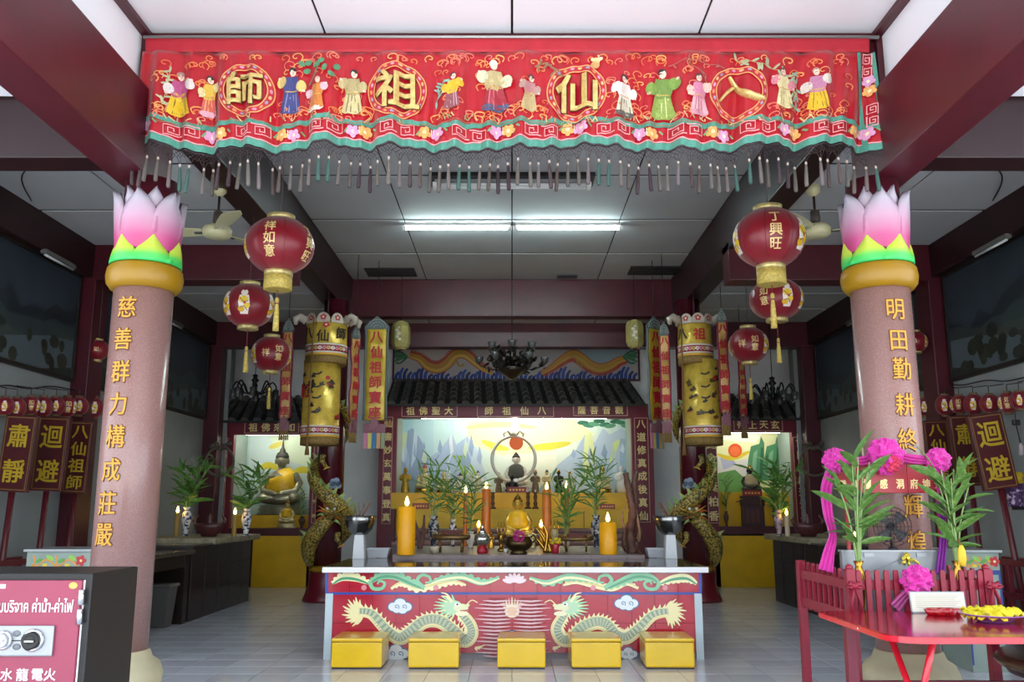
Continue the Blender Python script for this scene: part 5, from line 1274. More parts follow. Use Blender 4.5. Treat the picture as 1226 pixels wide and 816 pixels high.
# kneeling stools
VIN = M('yellow_vinyl', '#dcb40e', .22, noise=(4, .06), bump=(5, .6), coat=.3)
for i, (x0, x1, lab) in enumerate(((396, 457, 'yellow vinyl kneeling stool before the tail of the dragon, on the Buddha side'), (488, 549, 'yellow vinyl kneeling stool below the body of the dragon, on the Buddha side'), (596, 654, 'yellow vinyl kneeling stool below the flaming pearl in the middle'), (684, 744, 'yellow vinyl kneeling stool below the body of the dragon, on the red sun side'), (774, 833, 'yellow vinyl kneeling stool before the tail of the dragon, on the red sun side'))):
    c = onz((x0+x1)/2, 801, 0); hw = (x1-x0)/2*mpp(7.0, .1)
    t = thing('kneeling_stool', lab, 'stool', (c.x, c.y+.19, 0), random.uniform(-.03, .03), 'yellow kneeling stools')
    MB().box(-hw, hw, -.19, .19, .012, .20).build('cushion', VIN, t, False, .014)
    MB().box(-hw*1.01, hw*1.01, -.192, .192, .195, .225).build('top_pad', VIN, t, False, .013)
    MB().box(-hw*.96, hw*.96, -.18, .18, 0, .014).build('bottom_board', DARKW, t)
    MB().tube([(-hw, -.192, .197), (hw, -.192, .197)], .004, 6).build('piping', M('piping_ochre', '#a88508', .4), t)
# ================================================================== offering altar behind the table
ZM = .758
ma = thing('offering_altar', 'low tiled offering altar joined behind the painted altar table, crowded with offerings', 'altar', (0, 8.6, 0))
xa, xb = at(470, 664, 8.6).x, at(772, 664, 8.6).x
box('body', xa+.02, xb-.02, 8.62, 10.6, 0, ZM-.04, M('altar_brown', '#5a4640', .5), ma)
box('top', xa, xb, 8.6, 10.62, ZM-.03, ZM, M('altar_top_grey', '#77706e', .3, noise=(8, .15)), ma, .003)
tw = (xb-xa)/14
for i in range(14): box('edge_tile', xa+i*tw+.002, xa+(i+1)*tw-.002, 8.592, 8.602, ZT+.0, ZM, M('edge_tile_brown', '#7a6664', .3, noise=(6, .15)), ma)
sa = thing('stepped_altar', 'dark stepped wooden altar between the offering altar and the middle shrine', 'altar', (0, 11.2, 0))
xs0, xs1 = at(470, 650, 11.3).x, at(762, 650, 11.3).x
for k, (y0, y1, z) in enumerate(((11.2, 11.9, .78), (11.9, 12.6, .84), (12.6, 13.38, .90))):
    box('step', xs0-.04*k, xs1+.04*k, y0, y1, 0, z, M('step_wood', '#4a2622', .4, noise=(6, .25)), sa, .006)
    box('step_edge', xs0-.04*k, xs1+.04*k, y0-.006, y0, z-.03, z, M('step_edge', '#7a5048', .4), sa)
# big candles
candle('tall fat yellow candle burning on the Buddha side of the offering altar', 486, 664, 607, 21.5, ZM)
candle('short fat yellow candle burning beside the driftwood', 728.5, 663.5, 626, 21, ZM)
# vases with lucky bamboo
CAX = [(at(x, 640, Y).x, Y, r) for x, Y, r in ((582, 10.35, .08), (655, 10.35, .08), (557, 10.5, .05), (679, 10.5, .055), (573, 10.0, .045), (648, 10.0, .045))]
cand_bad = lambda p: p.z < 1.72 and any((p.x-x)**2+(p.y-Y)**2 < r*r for x, Y, r in CAX)
PL = lambda h, sp, ns, nl, L_: (h, sp, ns, nl, L_, dict(low=.25, wide=.6, avoid=cand_bad))
vase('bamboo_vase', 'dark patterned vase of tall bamboo near the tall fat candle', 519, 646, 609, 14, ZM, BWD, PL(78, 36, 7, 9, 23), 'bamboo vases on the offering altar', 10.2)
vase('bamboo_vase', 'slim blue and white vase of bamboo before the leaf frieze wall of statues', 542, 643, 611, 10, ZM, BW, (60, 26, 6, 8, 22, dict(low=.25, wide=.6, avoid=cand_bad)), 'bamboo vases on the offering altar', 10.42)
vase('bamboo_vase', 'low vase of bamboo in front of the orange candle by the silver urn', 563, 652, 632, 12, ZM, IVORY, PL(78, 28, 7, 8, 23), 'bamboo vases on the offering altar', 9.9)
vase('bamboo_vase', 'white stub vase of bushy bamboo behind the oval incense rack', 678, 646, 634, 10, ZM, IVORY, PL(80, 30, 8, 9, 23), 'bamboo vases on the offering altar', 10.2)
vase('bamboo_vase', 'dark patterned vase of tall bamboo behind the short fat candle', 714, 646, 608, 13, ZM, BWD, PL(80, 38, 8, 9, 24), 'bamboo vases on the offering altar', 10.2)
# tall orange candles
for px, y0, y1, w, lab, Y in ((582, 640, 572, 11, 'tall orange pillar candle beside the gilt god, nearer the Buddha side', 10.35), (655, 640, 573, 11, 'tall orange pillar candle beside the gilt god, nearer the driftwood', 10.35), (557, 640, 578, 5, 'slim orange candle among the bamboo leaves on the Buddha side', 10.5), (679, 640, 572, 6, 'slim orange candle among the bamboo leaves on the driftwood side', 10.5)):
    candle(lab, px, y0, y1, w, ZM, WAXO, None, True, Y)
for px, lab in ((573, 'short lit candle beside the silver urn'), (648, 'short lit candle beside the gold scroll stand')): candle(lab, px, 652, 628, 4, ZM, WAXY, None, True, 10.0)
# incense racks
def rack(px, yb, yt, wpx, lab):
    p = onz(px, yb, ZM); k = mpp(p.y, ZM); w = wpx*k/2; H = (yb-yt)*k; t = thing('incense_rack', lab, 'incense rack', p)
    MB().lathe([(w*.9, H*.62), (w, H*.7), (w*1.02, H*.85), (w*.96, H*.85), (w*.9, H*.74), (0, H*.72)], 32, sy=.5).build('tray', M('rack_bronze', '#7a6038', .35, .6, noise=(9, .3)), t)
    for a in (.6, 2.5, 3.8, 5.6): MB().tube([(w*.75*math.cos(a), w*.4*math.sin(a), H*.65), (w*.7*math.cos(a), w*.36*math.sin(a), 0)], .012, 6).build('leg', M('rack_bronze'), t)
    for a in range(14): MB().tube([(w*.92*math.cos(a*.449), w*.46*math.sin(a*.449), H*.83), (w*.92*math.cos(a*.449), w*.46*math.sin(a*.449), H*1.0)], .006, 5).build('spike', BRASS, t)
    MB().box(-w*.5, w*.5, -w*.2, w*.2, H*.75, H*1.1).build('ash_bed', M('rack_red', '#5a2a28', .7), t, False, .01)
rack(540, 661, 637, 46, 'bronze oval incense rack on legs near the tall fat candle')
rack(690, 660, 640, 42, 'bronze oval incense rack on legs near the short fat candle')
# silver urn, censer, pots
def urn_x(t, r, H):
    MB().lathe([(r*.62, 0), (r*.66, H*.1), (r*.45, H*.24), (r*.4, H*.26)], 20).build('red_stand', RED, t)
    MB().lathe([(r*.55, H*.68), (r*.3, H*.8), (r*.12, H*.88), (r*.16, H*.93), (0, H*1.0)], 20).build('lid', STEEL, t)
pot('silver_urn', 'round silver urn with lid on a red stand', 577.5, 662, 628, 20, ZM, M('hammered_silver', '#c8c8be', .2, .9, bump=(30, .5)), [(.4, .24), (.8, .34), (1, .46), (.95, .58), (.6, .68), (.5, .7)], 'urn', urn_x)
def cen_x(t, r, H):
    mb = MB(); rr = random.Random(2)
    for i in range(40):
        a, b = rr.uniform(0, 6.28), rr.uniform(-1.2, 1.2); mb.ell((.0+r*.36*math.cos(a)*math.cos(b), -r*1.0+r*.16*math.sin(a)*math.cos(b), H*.92+r*.36*math.sin(b)), r*.1, r*.1, r*.1, 6, 4)
    mb.build('pink_flower', M('magenta_flower', '#a3246a', .7, noise=(30, .3)), t)
    for s in (-1, 1): MB().tube([(s*r*.9, 0, H*.55), (s*r*1.25, 0, H*.75), (s*r*1.05, 0, H*1.0), (s*r*.85, 0, H*.85)], r*.07, 7).build('handle', BRONZE, t)
    MB().lathe([(r*.86, H*.84), (r*.9, H*.9), (r*.82, H*.9)], 24).build('rim', BRONZE, t)
    MB().lathe([(0, H*.8), (r*.8, H*.8)], 20).build('ash', M('ash', '#8a8078', .9), t)
pot('bronze_censer', 'dark bronze bowl censer with a pink rosette in front of the gilt god', 621, 663, 640, 34, ZM, BRONZE, [(.55, 0), (.62, .08), (.5, .16), (.8, .3), (1, .5), (.95, .7), (.8, .84), (.84, .88)], 'censer', cen_x)
def fl_x(t, r, H):
    rr = random.Random(4)
    for i in range(26): MB().ell((rr.uniform(-.8, .8)*r, rr.uniform(-.8, .8)*r, H*rr.uniform(.62, 1.0)), r*.26, r*.26, r*.2, 7, 4).build('yellow_bloom', M('bloom_yellow', '#d8b81a', .6), t)
pot('flower_pot', 'small red pot of yellow flowers by the bronze censer', 665, 662, 645, 15, ZM, RED, [(.5, 0), (.6, .1), (.55, .3), (.75, .6), (.7, .65)], 'flower pot', fl_x)
def or_x(t, r, H): 
    for s in (-1, 0, 1): MB().tube([(s*r*.4, 0, H*.4), (s*r*.8, 0, H*.8), (s*r*.5, 0, H*1.1)], [r*.15, r*.12, r*.03], 7).build('gilt_spray', BRASS, t)
pot('gilt_ornament', 'small gilt altar ornament standing beside the bronze censer, Buddha side', 600, 660, 628, 12, ZM, BRASS, [(.7, 0), (.75, .08), (.35, .14), (.3, .3), (.6, .4), (.5, .6), (.2, .7)], 'ornament', or_x)
pot('gilt_ornament', 'gilt cup with spray standing behind the flower pot', 664, 657, 625, 13, ZM, GILTP, [(.7, 0), (.75, .08), (.3, .14), (.3, .3), (.7, .5), (.7, .7), (.2, .72)], 'ornament', or_x)
pot('white_cup', 'little white cup at the foot of the bronze censer', 606, 662, 657, 6, ZM, WHITE, [(.5, 0), (.9, .5), (1, 1), (.9, 1), (.4, .3)], 'cup')
pot('white_cup', 'little white cup under the oval rack near the tall candle', 520, 662, 654, 12, ZM, M('cup_cream', '#c8bca0', .4), [(.5, 0), (.9, .5), (1, 1), (.9, 1), (.4, .3)], 'cup')
# gold scroll stand
p = onz(649, 661, ZM); t = thing('scroll_stand', 'bundle of crooked gilt branches standing beside the bronze censer', 'ornament', p); k = mpp(p.y, ZM)
for i, (a, b, c) in enumerate((((8, 0), (2, 16), (-8, 30)), ((10, 0), (6, 14), (-3, 28)), ((6, 0), (-3, 12), (-10, 20)), ((3, 0), (6, 20), (1, 34)))):
    MB().tube(spline([(x*k, -.01*i, z*k) for x, z in (a, b, c)], 5), [.022-.0012*j for j in range(11)], 7).build('branch', BRASS, t)
# gilt god with yellow robe
statue('gilt_god', 'gilt seated god wearing a yellow cloth robe behind the bronze censer', 620, 652, 588, 10.2, GILT, True, ZM, ROBE, BRASS, BRASS, .95)
for px, y0, y1, m, lab in ((588, 652, 632, BRASS, 'small gilt guardian beside the gilt god, Buddha side'), (637, 654, 630, GILTP, 'small pale gilt attendant beside the gilt god, driftwood side'), (604, 654, 636, M('figure_dark', '#5a3a2a', .5), 'small dark attendant at the knee of the gilt god')):
    statue('small_figure', lab, px, y0, y1, 9.95, m, False, ZM, None, BRASS)
# driftwood
p = onz(757, 662, ZM); k = mpp(p.y, ZM); t = thing('driftwood', 'tall twisted brown driftwood beside the short fat candle', 'driftwood', p)
DW = M('driftwood_brown', '#5c3a2e', .6, noise=(12, .35), bump=(10, .8)); DWP = M('driftwood_pale', '#8a6a4a', .6, noise=(12, .3))
for nm, m, pts, r0, r1 in (('trunk', DW, [(0, 0), (-3, 25), (2, 48), (-4, 70), (-10, 95)], 8, 4), ('branch', DW, [(1, 45), (8, 62), (6, 85), (12, 98)], 6, 3), ('branch', DWP, [(-6, 62), (2, 52), (10, 44), (14, 22), (12, 14)], 2.6, 1.6), ('root', DW, [(-2, 6), (-10, 4), (-18, 12), (-14, 30)], 5, 2), ('root', DW, [(2, 5), (10, 3), (14, 0)], 5, 2), ('branch', DWP, [(-15, 28), (-18, 45), (-12, 55)], 2.5, 1), ('root', DWP, [(13, 16), (16, 26), (12, 34)], 4, 2)):
    S_ = spline([(x*k*.62, -.015*i+.02*math.sin(i*2), z*k) for i, (x, z) in enumerate(pts)], 6); n = len(S_)
    MB().tube(S_, [(r0+(r1-r0)*i/n)*k*.8*(1+.15*math.sin(i*1.9)) for i in range(n)], 9).build(nm, m, t)
p = onz(503, 656, ZM); t = thing('driftwood', 'small dark root carving behind the tall fat candle', 'driftwood', Vector((at(503, 640, 9.9).x, 9.9, ZM)))
for j in range(5): MB().tube(spline([(0, 0, 0), (.03*math.sin(j*2), .02, .12), (.09*math.cos(j*1.3), 0, .2+.04*j)], 5), [.03-.002*i for i in range(11)], 7).build('branch', DW, t)
# silver bowls on white stands, trays
for px, lab in ((430, 'big steel bowl on a white stand at the Buddha end of the altar table'), (803, 'big steel bowl on a white stand at the red sun end of the altar table')):
    p = onz(px, 668.5, ZT); k = mpp(p.y, ZT); t = thing('steel_bowl_stand', lab, 'bowl', p)
    MB().prism([(-7*k, 0), (7*k, 0), (5.5*k, 28*k), (-5.5*k, 28*k)], -.05, .05).build('stand', M('stand_white', '#cfd2d4', .3), t, False, .004)
    bowl = MB().lathe([(.03, 27*k), (9*k, 29*k), (15*k, 35*k), (18.5*k, 44*k), (19.3*k, 50*k), (18.6*k, 50.5*k), (17.8*k, 44*k), (14*k, 36*k), (.0, 31*k)], 36).build('bowl', M('bowl_steel', '#8f8f8c', .18, .95), t)
    MB().lathe([(0, 40*k), (16.6*k, 41*k)], 24).build('ash', M('ash'), bowl)
    for j in range(6): MB().tube([(random.uniform(-.05, .05), random.uniform(-.05, .05), 40*k), (random.uniform(-.12, .12), random.uniform(-.08, .08), 66*k)], .003, 5).build('incense_stick', M('incense_stick', '#7a4a2a', .7), bowl)
for px, lab in ((453.5, 'grey plastic tray near the steel bowl, Buddha end'), (787, 'grey plastic tray near the steel bowl, red sun end')):
    p = onz(px, 667, ZT); k = mpp(p.y, ZT); t = thing('plastic_tray', lab, 'tray', p); w, d, h = 13.5*k, .09, 11*k
    tm_ = M('grey_plastic', '#b9bcc0', .4)
    for nm, q in (('bottom', [(-w*.82, -d*.8, 0), (w*.82, -d*.8, 0), (w*.82, d*.8, 0), (-w*.82, d*.8, 0)]),): pass
    mb = MB(); o4 = [(-w*.82, -d*.8), (w*.82, -d*.8), (w*.82, d*.8), (-w*.82, d*.8)]; t4 = [(-w, -d), (w, -d), (w, d), (-w, d)]
    v = [(x, y, 0) for x, y in o4]+[(x, y, h) for x, y in t4]+[(x*.95, y*.93, h) for x, y in t4]+[(x*.95, y*.93, .008) for x, y in o4]
    mb.add(v, [(3, 2, 1, 0)]+[(i, (i+1) % 4, 4+(i+1) % 4, 4+i) for i in range(4)]+[(4+i, 4+(i+1) % 4, 8+(i+1) % 4, 8+i) for i in range(4)]+[(8+i, 8+(i+1) % 4, 12+(i+1) % 4, 12+i) for i in range(4)]+[(12, 13, 14, 15)]); mb.build('tub', tm_, t)
    MB().box(-w*1.04, w*1.04, -d*1.05, -d*.98, h-.012, h+.002).build('rim', tm_, t)
# ================================================================== figures in the middle shrine
zn = zl_m-.02; YN = 14.3
def niche(lab, px, y0, y1, m, seated, **kw): return statue('shrine_statue', lab, px, y0, y1, kw.pop('Y', YN), m, seated, zn, **kw)
niche('gilt standing warrior god at the far Buddha end of the middle shrine', 485, 588, 557, M('warrior_gilt', '#a8882a', .35, .5, noise=(9, .3)), False, crown=BRASS)
niche('large seated gilt god beside the warrior in the middle shrine', 508, 588, 553, GILTP, True, crown=M('crown_red', '#a83a2a', .5), base=BRASS)
niche('small seated pale god with red halo among the bamboo leaves', 531, 588, 562, GILTP, True, base=BRASS)
niche('white seated god behind the slim blue and white vase', 551, 588, 563, IVORY, True, crown=BLACK)
niche('white hatted god standing beside the slim orange candle', 572, 588, 561, IVORY, False, crown=BLACK)
niche('brown robed figure standing left of the silver ring', 597, 588, 563, M('figure_brown', '#7a6a52', .5, noise=(12, .4)), False, crown=BRASS, Y=14.42)
niche('white seated Buddha framed by the silver ring', 618, 588, 538, IVORY, True, base=IVORY, robe=M('robe_grey', '#4a4a42', .6), crown=M('hair_dark', '#2a2620', .5), Y=14.54)
niche('small dark bronze god sitting at the foot of the white Buddha', 613, 588, 566, M('figure_black', '#26221c', .4, .3), True, Y=14.13)
niche('brown robed figure standing right of the silver ring', 641, 588, 560, M('figure_brown'), False, crown=BRASS, Y=14.42)
niche('pale hatted god standing behind the tall orange candle', 655, 588, 560, GILTP, False, crown=BLACK)
niche('dark crowned god standing behind the bushy bamboo', 669, 588, 560, M('figure_black'), False, crown=BRASS)
niche('white god holding a flower behind the slim orange candle on the driftwood side', 683, 588, 562, IVORY, False, crown=BRASS)
niche('pale seated goddess behind the tall bamboo by the short candle', 722, 588, 556, GILTP, True, crown=BRASS, base=BRASS)
niche('white veiled goddess standing above the driftwood', 744, 588, 555, M('white_porcelain', '#e6e4dc', .25), False, robe=M('white_porcelain'), crown=M('white_porcelain'))
# silver ring with halo disc and glowing bulb
c = at(615, 549, 14.27); k = mpp(14.27, c.z); t = thing('ring_halo', 'silver ring stand with orange disc and glowing bulb around the white Buddha', 'ring stand', (c.x, 14.27, zn))
MB().tube([(26*k*math.cos(a), 0, c.z-zn+27*k*math.sin(a)) for a in [2*PI*i/36 for i in range(37)]], 1.9*k, 8, caps=False).build('ring', M('silver_ring', '#b9b6a8', .3, .6), t)
MB().lathe([(8.5*k, -.012), (8.5*k, .012)], 24, (3*k, .0, c.z-zn+19*k), mx=Matrix.Rotation(PI/2, 3, 'X')).build('orange_disc', M('disc_orange', '#d8642a', .5, emit=('#d8642a', .25)), t)
for s in (-1, 1): MB().tube([(s*2*k, 0, c.z-zn+28*k), (s*7*k, 0, c.z-zn+34*k), (s*12*k, 0, c.z-zn+30*k), (s*11*k, 0, c.z-zn+26*k)], [2.5*k, 2.2*k, 1.8*k, 1*k], 7).build('scroll', M('silver_ring'), t)
MB().lathe([(4*k, c.z-zn+27*k), (5*k, c.z-zn+30*k), (3*k, c.z-zn+33*k), (2*k, c.z-zn+35*k)], 12).build('lamp_base', M('silver_ring'), t)
MB().ell((1.5*k, -.02, c.z-zn+40*k), 4.2*k, 4.2*k, 4.6*k, 14, 9).build('bulb', M('bulb_lit', '#ffffff', emit=('#fff6e0', 60)), t)
MB().box(-.06, .06, -.03, .03, 0, c.z-zn-24*k).build('foot', M('silver_ring'), t)
def plaque(lab, x0, x1, y0, y1, Y, zb):
    a, b = at(x0, y1, Y), at(x1, y0, Y); t = thing('name_plaque', lab, 'plaque', ((a.x+b.x)/2, Y, zb)); h = b.z-a.z; w = (b.x-a.x)/2
    MB().box(-w, w, -.012, .012, 0, h).build('plate', M('plaque_red', '#8a1c22', .4), t, False, .003)
    for i in range(5): MB().box(-w*.75+i*w*.33, -w*.55+i*w*.33, -.015, -.011, h*.35, h*.65).build('mark', GOLDP, t)
plaque('small red name plaque at the foot of the white Buddha', 607, 630, 584, 591, 14.02, zn)
st = at(0, 609, 13.45).z
plaque('small red name plaque on the yellow step near the warrior god', 494, 514, 592, 599, 13.6, st)
plaque('small red name plaque on the yellow step near the white veiled goddess', 718, 736, 590, 596, 13.6, st)
for px, lab in ((590, 'slim dark candlestick on the yellow step left of the gilt god'), (632, 'slim dark candlestick on the yellow step right of the gilt god'), (641, 'slim dark candlestick on the yellow step beside the tall orange candle')):
    pp = at(px, 609, 13.7); t = thing('candlestick', lab, 'candlestick', (pp.x, 13.7, st))
    MB().lathe([(.05, 0), (.05, .02), (.02, .04), (.035, .08), (.018, .12), (.03, .18), (.02, .22), (.04, .25)], 12).build('stick', M('figure_dark'), t); MB().lathe([(.012, .25), (.012, .29)], 8).build('candle_stub', IVORY, t)
# ================================================================== seated Buddha (left shrine)
zb = zl_l-.02; pb = at(335, 615, 14.50); kb = mpp(14.50, pb.z)
t = thing('seated_buddha', 'bronze seated Buddha with pointed crown and yellow sash in the left side shrine', 'statue', (pb.x, 14.50, zb))
Hb = 84*kb; S_ = Hb*.86/1.0; hb = 12*kb
MB().lathe([(27*kb, 0), (27.5*kb, 2*kb), (25*kb, 4*kb), (26.5*kb, 7*kb), (24*kb, 9*kb), (25*kb, 12*kb)], 28, sy=.55).build('lotus_base', BUDG, t)
me = statue_mesh(True, fat=1.15).mesh('body'); me.materials.append(BUDG); o = obj('body', me, None, t, (0, 0, hb), None, (S_*.92,)*3); md = o.modifiers.new('merge', 'REMESH'); md.mode = 'VOXEL'; md.voxel_size = .014; md.use_smooth_shade = True
sz = S_*.92; hz = hb+.8*sz; r = .115*sz
hr = MB().lathe([(r*1.0, hz+r*.25), (r*1.04, hz+r*.6), (r*.8, hz+r*1.1), (r*.45, hz+r*1.35), (r*.42, hz+r*1.6), (r*.2, hz+r*2.0), (r*.1, hz+r*2.9), (0, hz+r*3.5)], 20).build('hair', M('hair_dark'), t)
mb = MB(); n = 24; vs = []
for j in range(9):                                   # sash over one shoulder
    f = j/8
    for i in range(n+1):
        a = 2*PI*i/n; x = math.cos(a); rx = (.27*sz*(1-.5*max(0, f-.6)/.4)); z = hb+(.22+.40*f)*sz+(.06*sz*x if f > .5 else -.03*sz*x)
        vs.append((rx*x*(1+.02*math.sin(5*a)), rx*.78*math.sin(a)*(1+.04*math.sin(9*a+f*6)), z))
mb.add(vs, [(j*(n+1)+i, j*(n+1)+i+1, (j+1)*(n+1)+i+1, (j+1)*(n+1)+i) for j in range(8) for i in range(n)], True)
o = mb.build('sash', ROBE, t); md = o.modifiers.new('thick', 'SOLIDIFY'); md.thickness = .006
statue('small_buddha', 'small gilt Buddha with yellow cloth on a tiered base before the seated Buddha', 343, 632, 598, 14.145, GILTP, True, at(0, 632, YS).z, ROBE, BRASS, GILTP)
vase('leafy_vase', 'small vase with dark leafy stems beside the seated Buddha', 361, 632, 618, 8, at(0, 632, YS).z, M('figure_dark'), (36, 9, 3, 6, 13, dict(low=.25, wide=.6, avoid=lambda p: p.y > 14.27 or p.z < at(0, 632, YS).z+.03 or (p.x > at(371.5, 560, YS).x-.012 and p.y > 13.985) or (abs(p.x-at(343, 632, 14.145).x) < .15 and p.y > 13.98))), None, 14.06)
# ---- red sun shrine contents
statue('shrine_statue', 'dark seated god flanked by pale flowers before the red sun painting', 899, 586, 552, 14.5, M('figure_black'), True, zl_r-.02, M('robe_tan', '#9a8a6a', .6), BRASS)
zz = at(0, 630, YS).z; sx0, sx1 = at(858, 560, YS).x, at(950, 560, YS).x; niche_bad = lambda p: p.y > 14.27 or p.z < zz+.03 or ((p.x < sx0+.012 or p.x > sx1-.012) and p.y > 13.985)
t = thing('spirit_chair', 'little dark red wooden throne on the sill of the red sun shrine', 'chair', (at(902, 630, 14.05).x, 14.05, zz)); k = mpp(14.05, zz)
RW = M('dark_red_wood', '#3a1414', .45)
MB().box(-13*k, 13*k, -.06, .06, 0, 24*k).build('seat_box', RW, t, False, .006); MB().box(-11*k, 11*k, .03, .05, 24*k, 34*k).build('backrest', RW, t, False, .006); MB().box(-14*k, 14*k, .025, .055, 33*k, 36*k).build('crest', RW, t, False, .008)
for s in (-1, 1): MB().box(s*13*k-.012, s*13*k+.012, -.06, .05, 24*k, 32*k).build('arm', RW, t); MB().tube([(s*14*k, 0, 30*k), (s*19*k, 0, 29*k)], .008).build('rail', RW, t)
for i in range(3): MB().box((-9+6*i)*k, (-5+6*i)*k, -.066, -.058, 4*k, 20*k).build('carved_panel', M('carved_red', '#5a2420', .5), t)
plaque('small red name plaque standing above the little throne', 889, 912, 587, 594, 14.09, zz+36*mpp(14.05, zz))
vase('leafy_vase', 'slim dark vase with one leafy spray on the sill of the red sun shrine', 870, 630, 612, 6, zz, M('figure_dark'), (46, 10, 3, 5, 17, dict(low=.25, wide=.6, avoid=lambda p: niche_bad(p) or p.x > at(886, 600, 14.05).x)), None, 14.05)
vase('flower_vase', 'dark vase of pale blossoms before the waterfall painting', 929, 632, 606, 8, zz, M('figure_dark'), (60, 16, 5, 6, 18, dict(low=.25, wide=.6, avoid=lambda p: niche_bad(p) or (p.x < at(924, 600, 14.05).x and p.z < zz+.75))), None, 14.06)
# ================================================================== side counters
CT_ = M('counter_dark', '#1f1614', .3, noise=(5, .3)); CTT = M('counter_top', '#4a4440', .15, noise=(9, .25), spec=.6); STN = M('stone_slab', '#8a8268', .6, noise=(14, .35), bump=(22, .6))
for sd, nm in ((-1, 'Buddha'), (1, 'red sun')):
    X = lambda a, b: sorted((sd*a, sd*b))
    t = thing('side_counter', 'dark open counter along the wall on the %s side, nearest the pillar' % nm, 'counter', (sd*3.9, 9.2, 0))
    a, b = X(3.40, 4.34); box('top', a, b, 8.6, 9.78, .71, .755, CTT, t, .004)
    for y0, y1 in ((8.67, 8.73), (9.62, 9.74)): a, b = X(3.45, 4.30); box('end_panel', a, b, y0, y1, 0, .71, CT_, t)
    a, b = X(4.25, 4.3); box('back_panel', a, b, 8.73, 9.62, 0, .71, CT_, t); a, b = X(3.46, 3.5); box('apron', a, b, 8.73, 9.62, .58, .71, CT_, t)
    a, b = X(3.40, 3.45); box('white_corner', a, b, 8.59, 8.63, .60, .757, M('corner_grey', '#9a9a9a', .4), t)
    t = thing('altar_counter', 'dark tiled altar counter with stone slab top on the %s side' % nm, 'counter', (sd*3.9, 10.9, 0))
    a, b = X(3.45, 4.34); box('body', a, b, 9.82, 12.0, 0, .78, CT_, t, .004)
    a, b = X(3.40, 4.36); box('slab', a, b, 10.4, 12.25, .78, .85, STN, t, .015)
    a, b = X(3.42, 4.36); box('low_top', a, b, 9.8, 10.39, .78, .80, CTT, t, .003)
    for y in (10.25, 10.7, 11.15, 11.6): a, b = X(3.444, 3.452); box('tile_seam', a, b, y, y+.008, .05, .76, M('seam_grey', '#2e2826', .6), t)
    for z in (.28, .53): a, b = X(3.444, 3.452); box('tile_seam', a, b, 9.84, 11.98, z, z+.006, M('seam_grey'), t)
ZS = .85
vase('flower_vase', 'blue and white vase of tall grassy leaves beside the wall candle', 222, 641, 607, 12, ZS, BW, (68, 34, 9, 8, 28, dict(low=.1)), None, 11.3)
vase('flower_vase', 'blue and white vase of leafy stems before the seated Buddha', 294, 642, 610, 13, ZS, BW, (58, 32, 8, 9, 22, dict(low=.1)), None, 11.35)
candle('slim lit candle beside the vase of grassy leaves', 211, 638, 611, 6, ZS, M('wax_dim', '#9a7a30', .5), None, True, 11.2)
candle('slim lit candle beside the vase before the seated Buddha', 280, 639, 614, 5.5, ZS, M('wax_dim'), None, True, 11.2)
vase('flower_vase', 'pale pink vase of bushy leaves on the counter of the red sun side', 933, 640, 610, 11, ZS, M('china_pink', '#b8a0a0', .3, two=('#6a5a6a', 24, .5, .6)), (66, 40, 9, 9, 22, dict(low=.05, avoid=lambda p: (Vector((at(943, 637, 11.2).x, 11.2))-p.to_2d()).length < .06 and p.z < 1.32)), None, 11.3)
candle('slim lit candle beside the pale pink vase', 943, 637, 613, 6, ZS, M('wax_pale', '#c8b89a', .5), None, True, 11.2)
for px, sd, lab in ((250, -1, 'dark red carved boat shaped censer between the two wall vases'), (968, 1, 'dark red carved boat shaped censer on the red sun side counter')):
    p = at(px, 640, 11.0); k = mpp(11, ZS); t = thing('boat_censer', lab, 'censer', (p.x, 11.0, ZS)); cm = M('carved_maroon', '#4a2224', .4, noise=(16, .4))
    MB().lathe([(9*k, 0), (10*k, 3*k), (14*k, 5*k), (17*k, 11*k), (18*k, 16*k), (16*k, 16*k), (14*k, 10*k), (0, 7*k)], 24, sy=.6).build('bowl', cm, t)
    MB().lathe([(0, 8*k), (14*k, 12*k)], 20, sy=.6).build('ash', M('ash'), t)
    for s in (-1, 1): MB().tube([(s*15*k, 0, 12*k), (s*19*k, 0, 19*k), (s*14*k, 0, 25*k)], [2.4*k, 2*k, .8*k], 7).build('handle', cm, t)
    MB().lathe([(3*k, 12*k), (4*k, 16*k), (2*k, 20*k), (3*k, 22*k), (0, 28*k)], 12).build('finial', cm, t)
p = onz(197, 752, 0); t = thing('waste_bin', 'grey square plastic waste bin under the open counter', 'bin', (p.x-.1, p.y+.1, 0)); BN = M('bin_grey', '#4f4d4a', .5)
MB().lathe([(.13, 0), (.175, .40), (.19, .40), (.19, .425), (.165, .425), (.12, .02), (0, .02)], 4, ph=PI/4, smooth=False).build('tub', BN, t)
MB().lathe([(.188, .395), (.2, .41), (.188, .43)], 4, ph=PI/4, smooth=False).build('rim', BN, t)
for px, lab in ((263, 'steel ring on the wall post beside the Buddha shrine'), (975, 'carved ring ornament on the wall post beside the red sun shrine')):
    c = at(px, 552, 13.55); k = mpp(13.55, c.z); t = thing('ring_ornament', lab, 'ornament', c)
    MB().tube([(17*k*math.cos(a), 0, 17*k*math.sin(a)) for a in [2*PI*i/30 for i in range(31)]], 1.6*k, 7, caps=False).build('ring', M('ring_dull', '#6a6052', .5), t)
    for j in range(5): MB().ell(((j-2)*5*k, -.01, (18+3*math.sin(j*2))*k), 4*k, 2*k, 3.4*k, 9, 6).build('carved_leaf', M('leaf_dull', '#5a5046', .6), t)
    MB().tube([(0, .02, 17*k), (0, .09, 17*k)], .01).build('hook', BLACK, t)
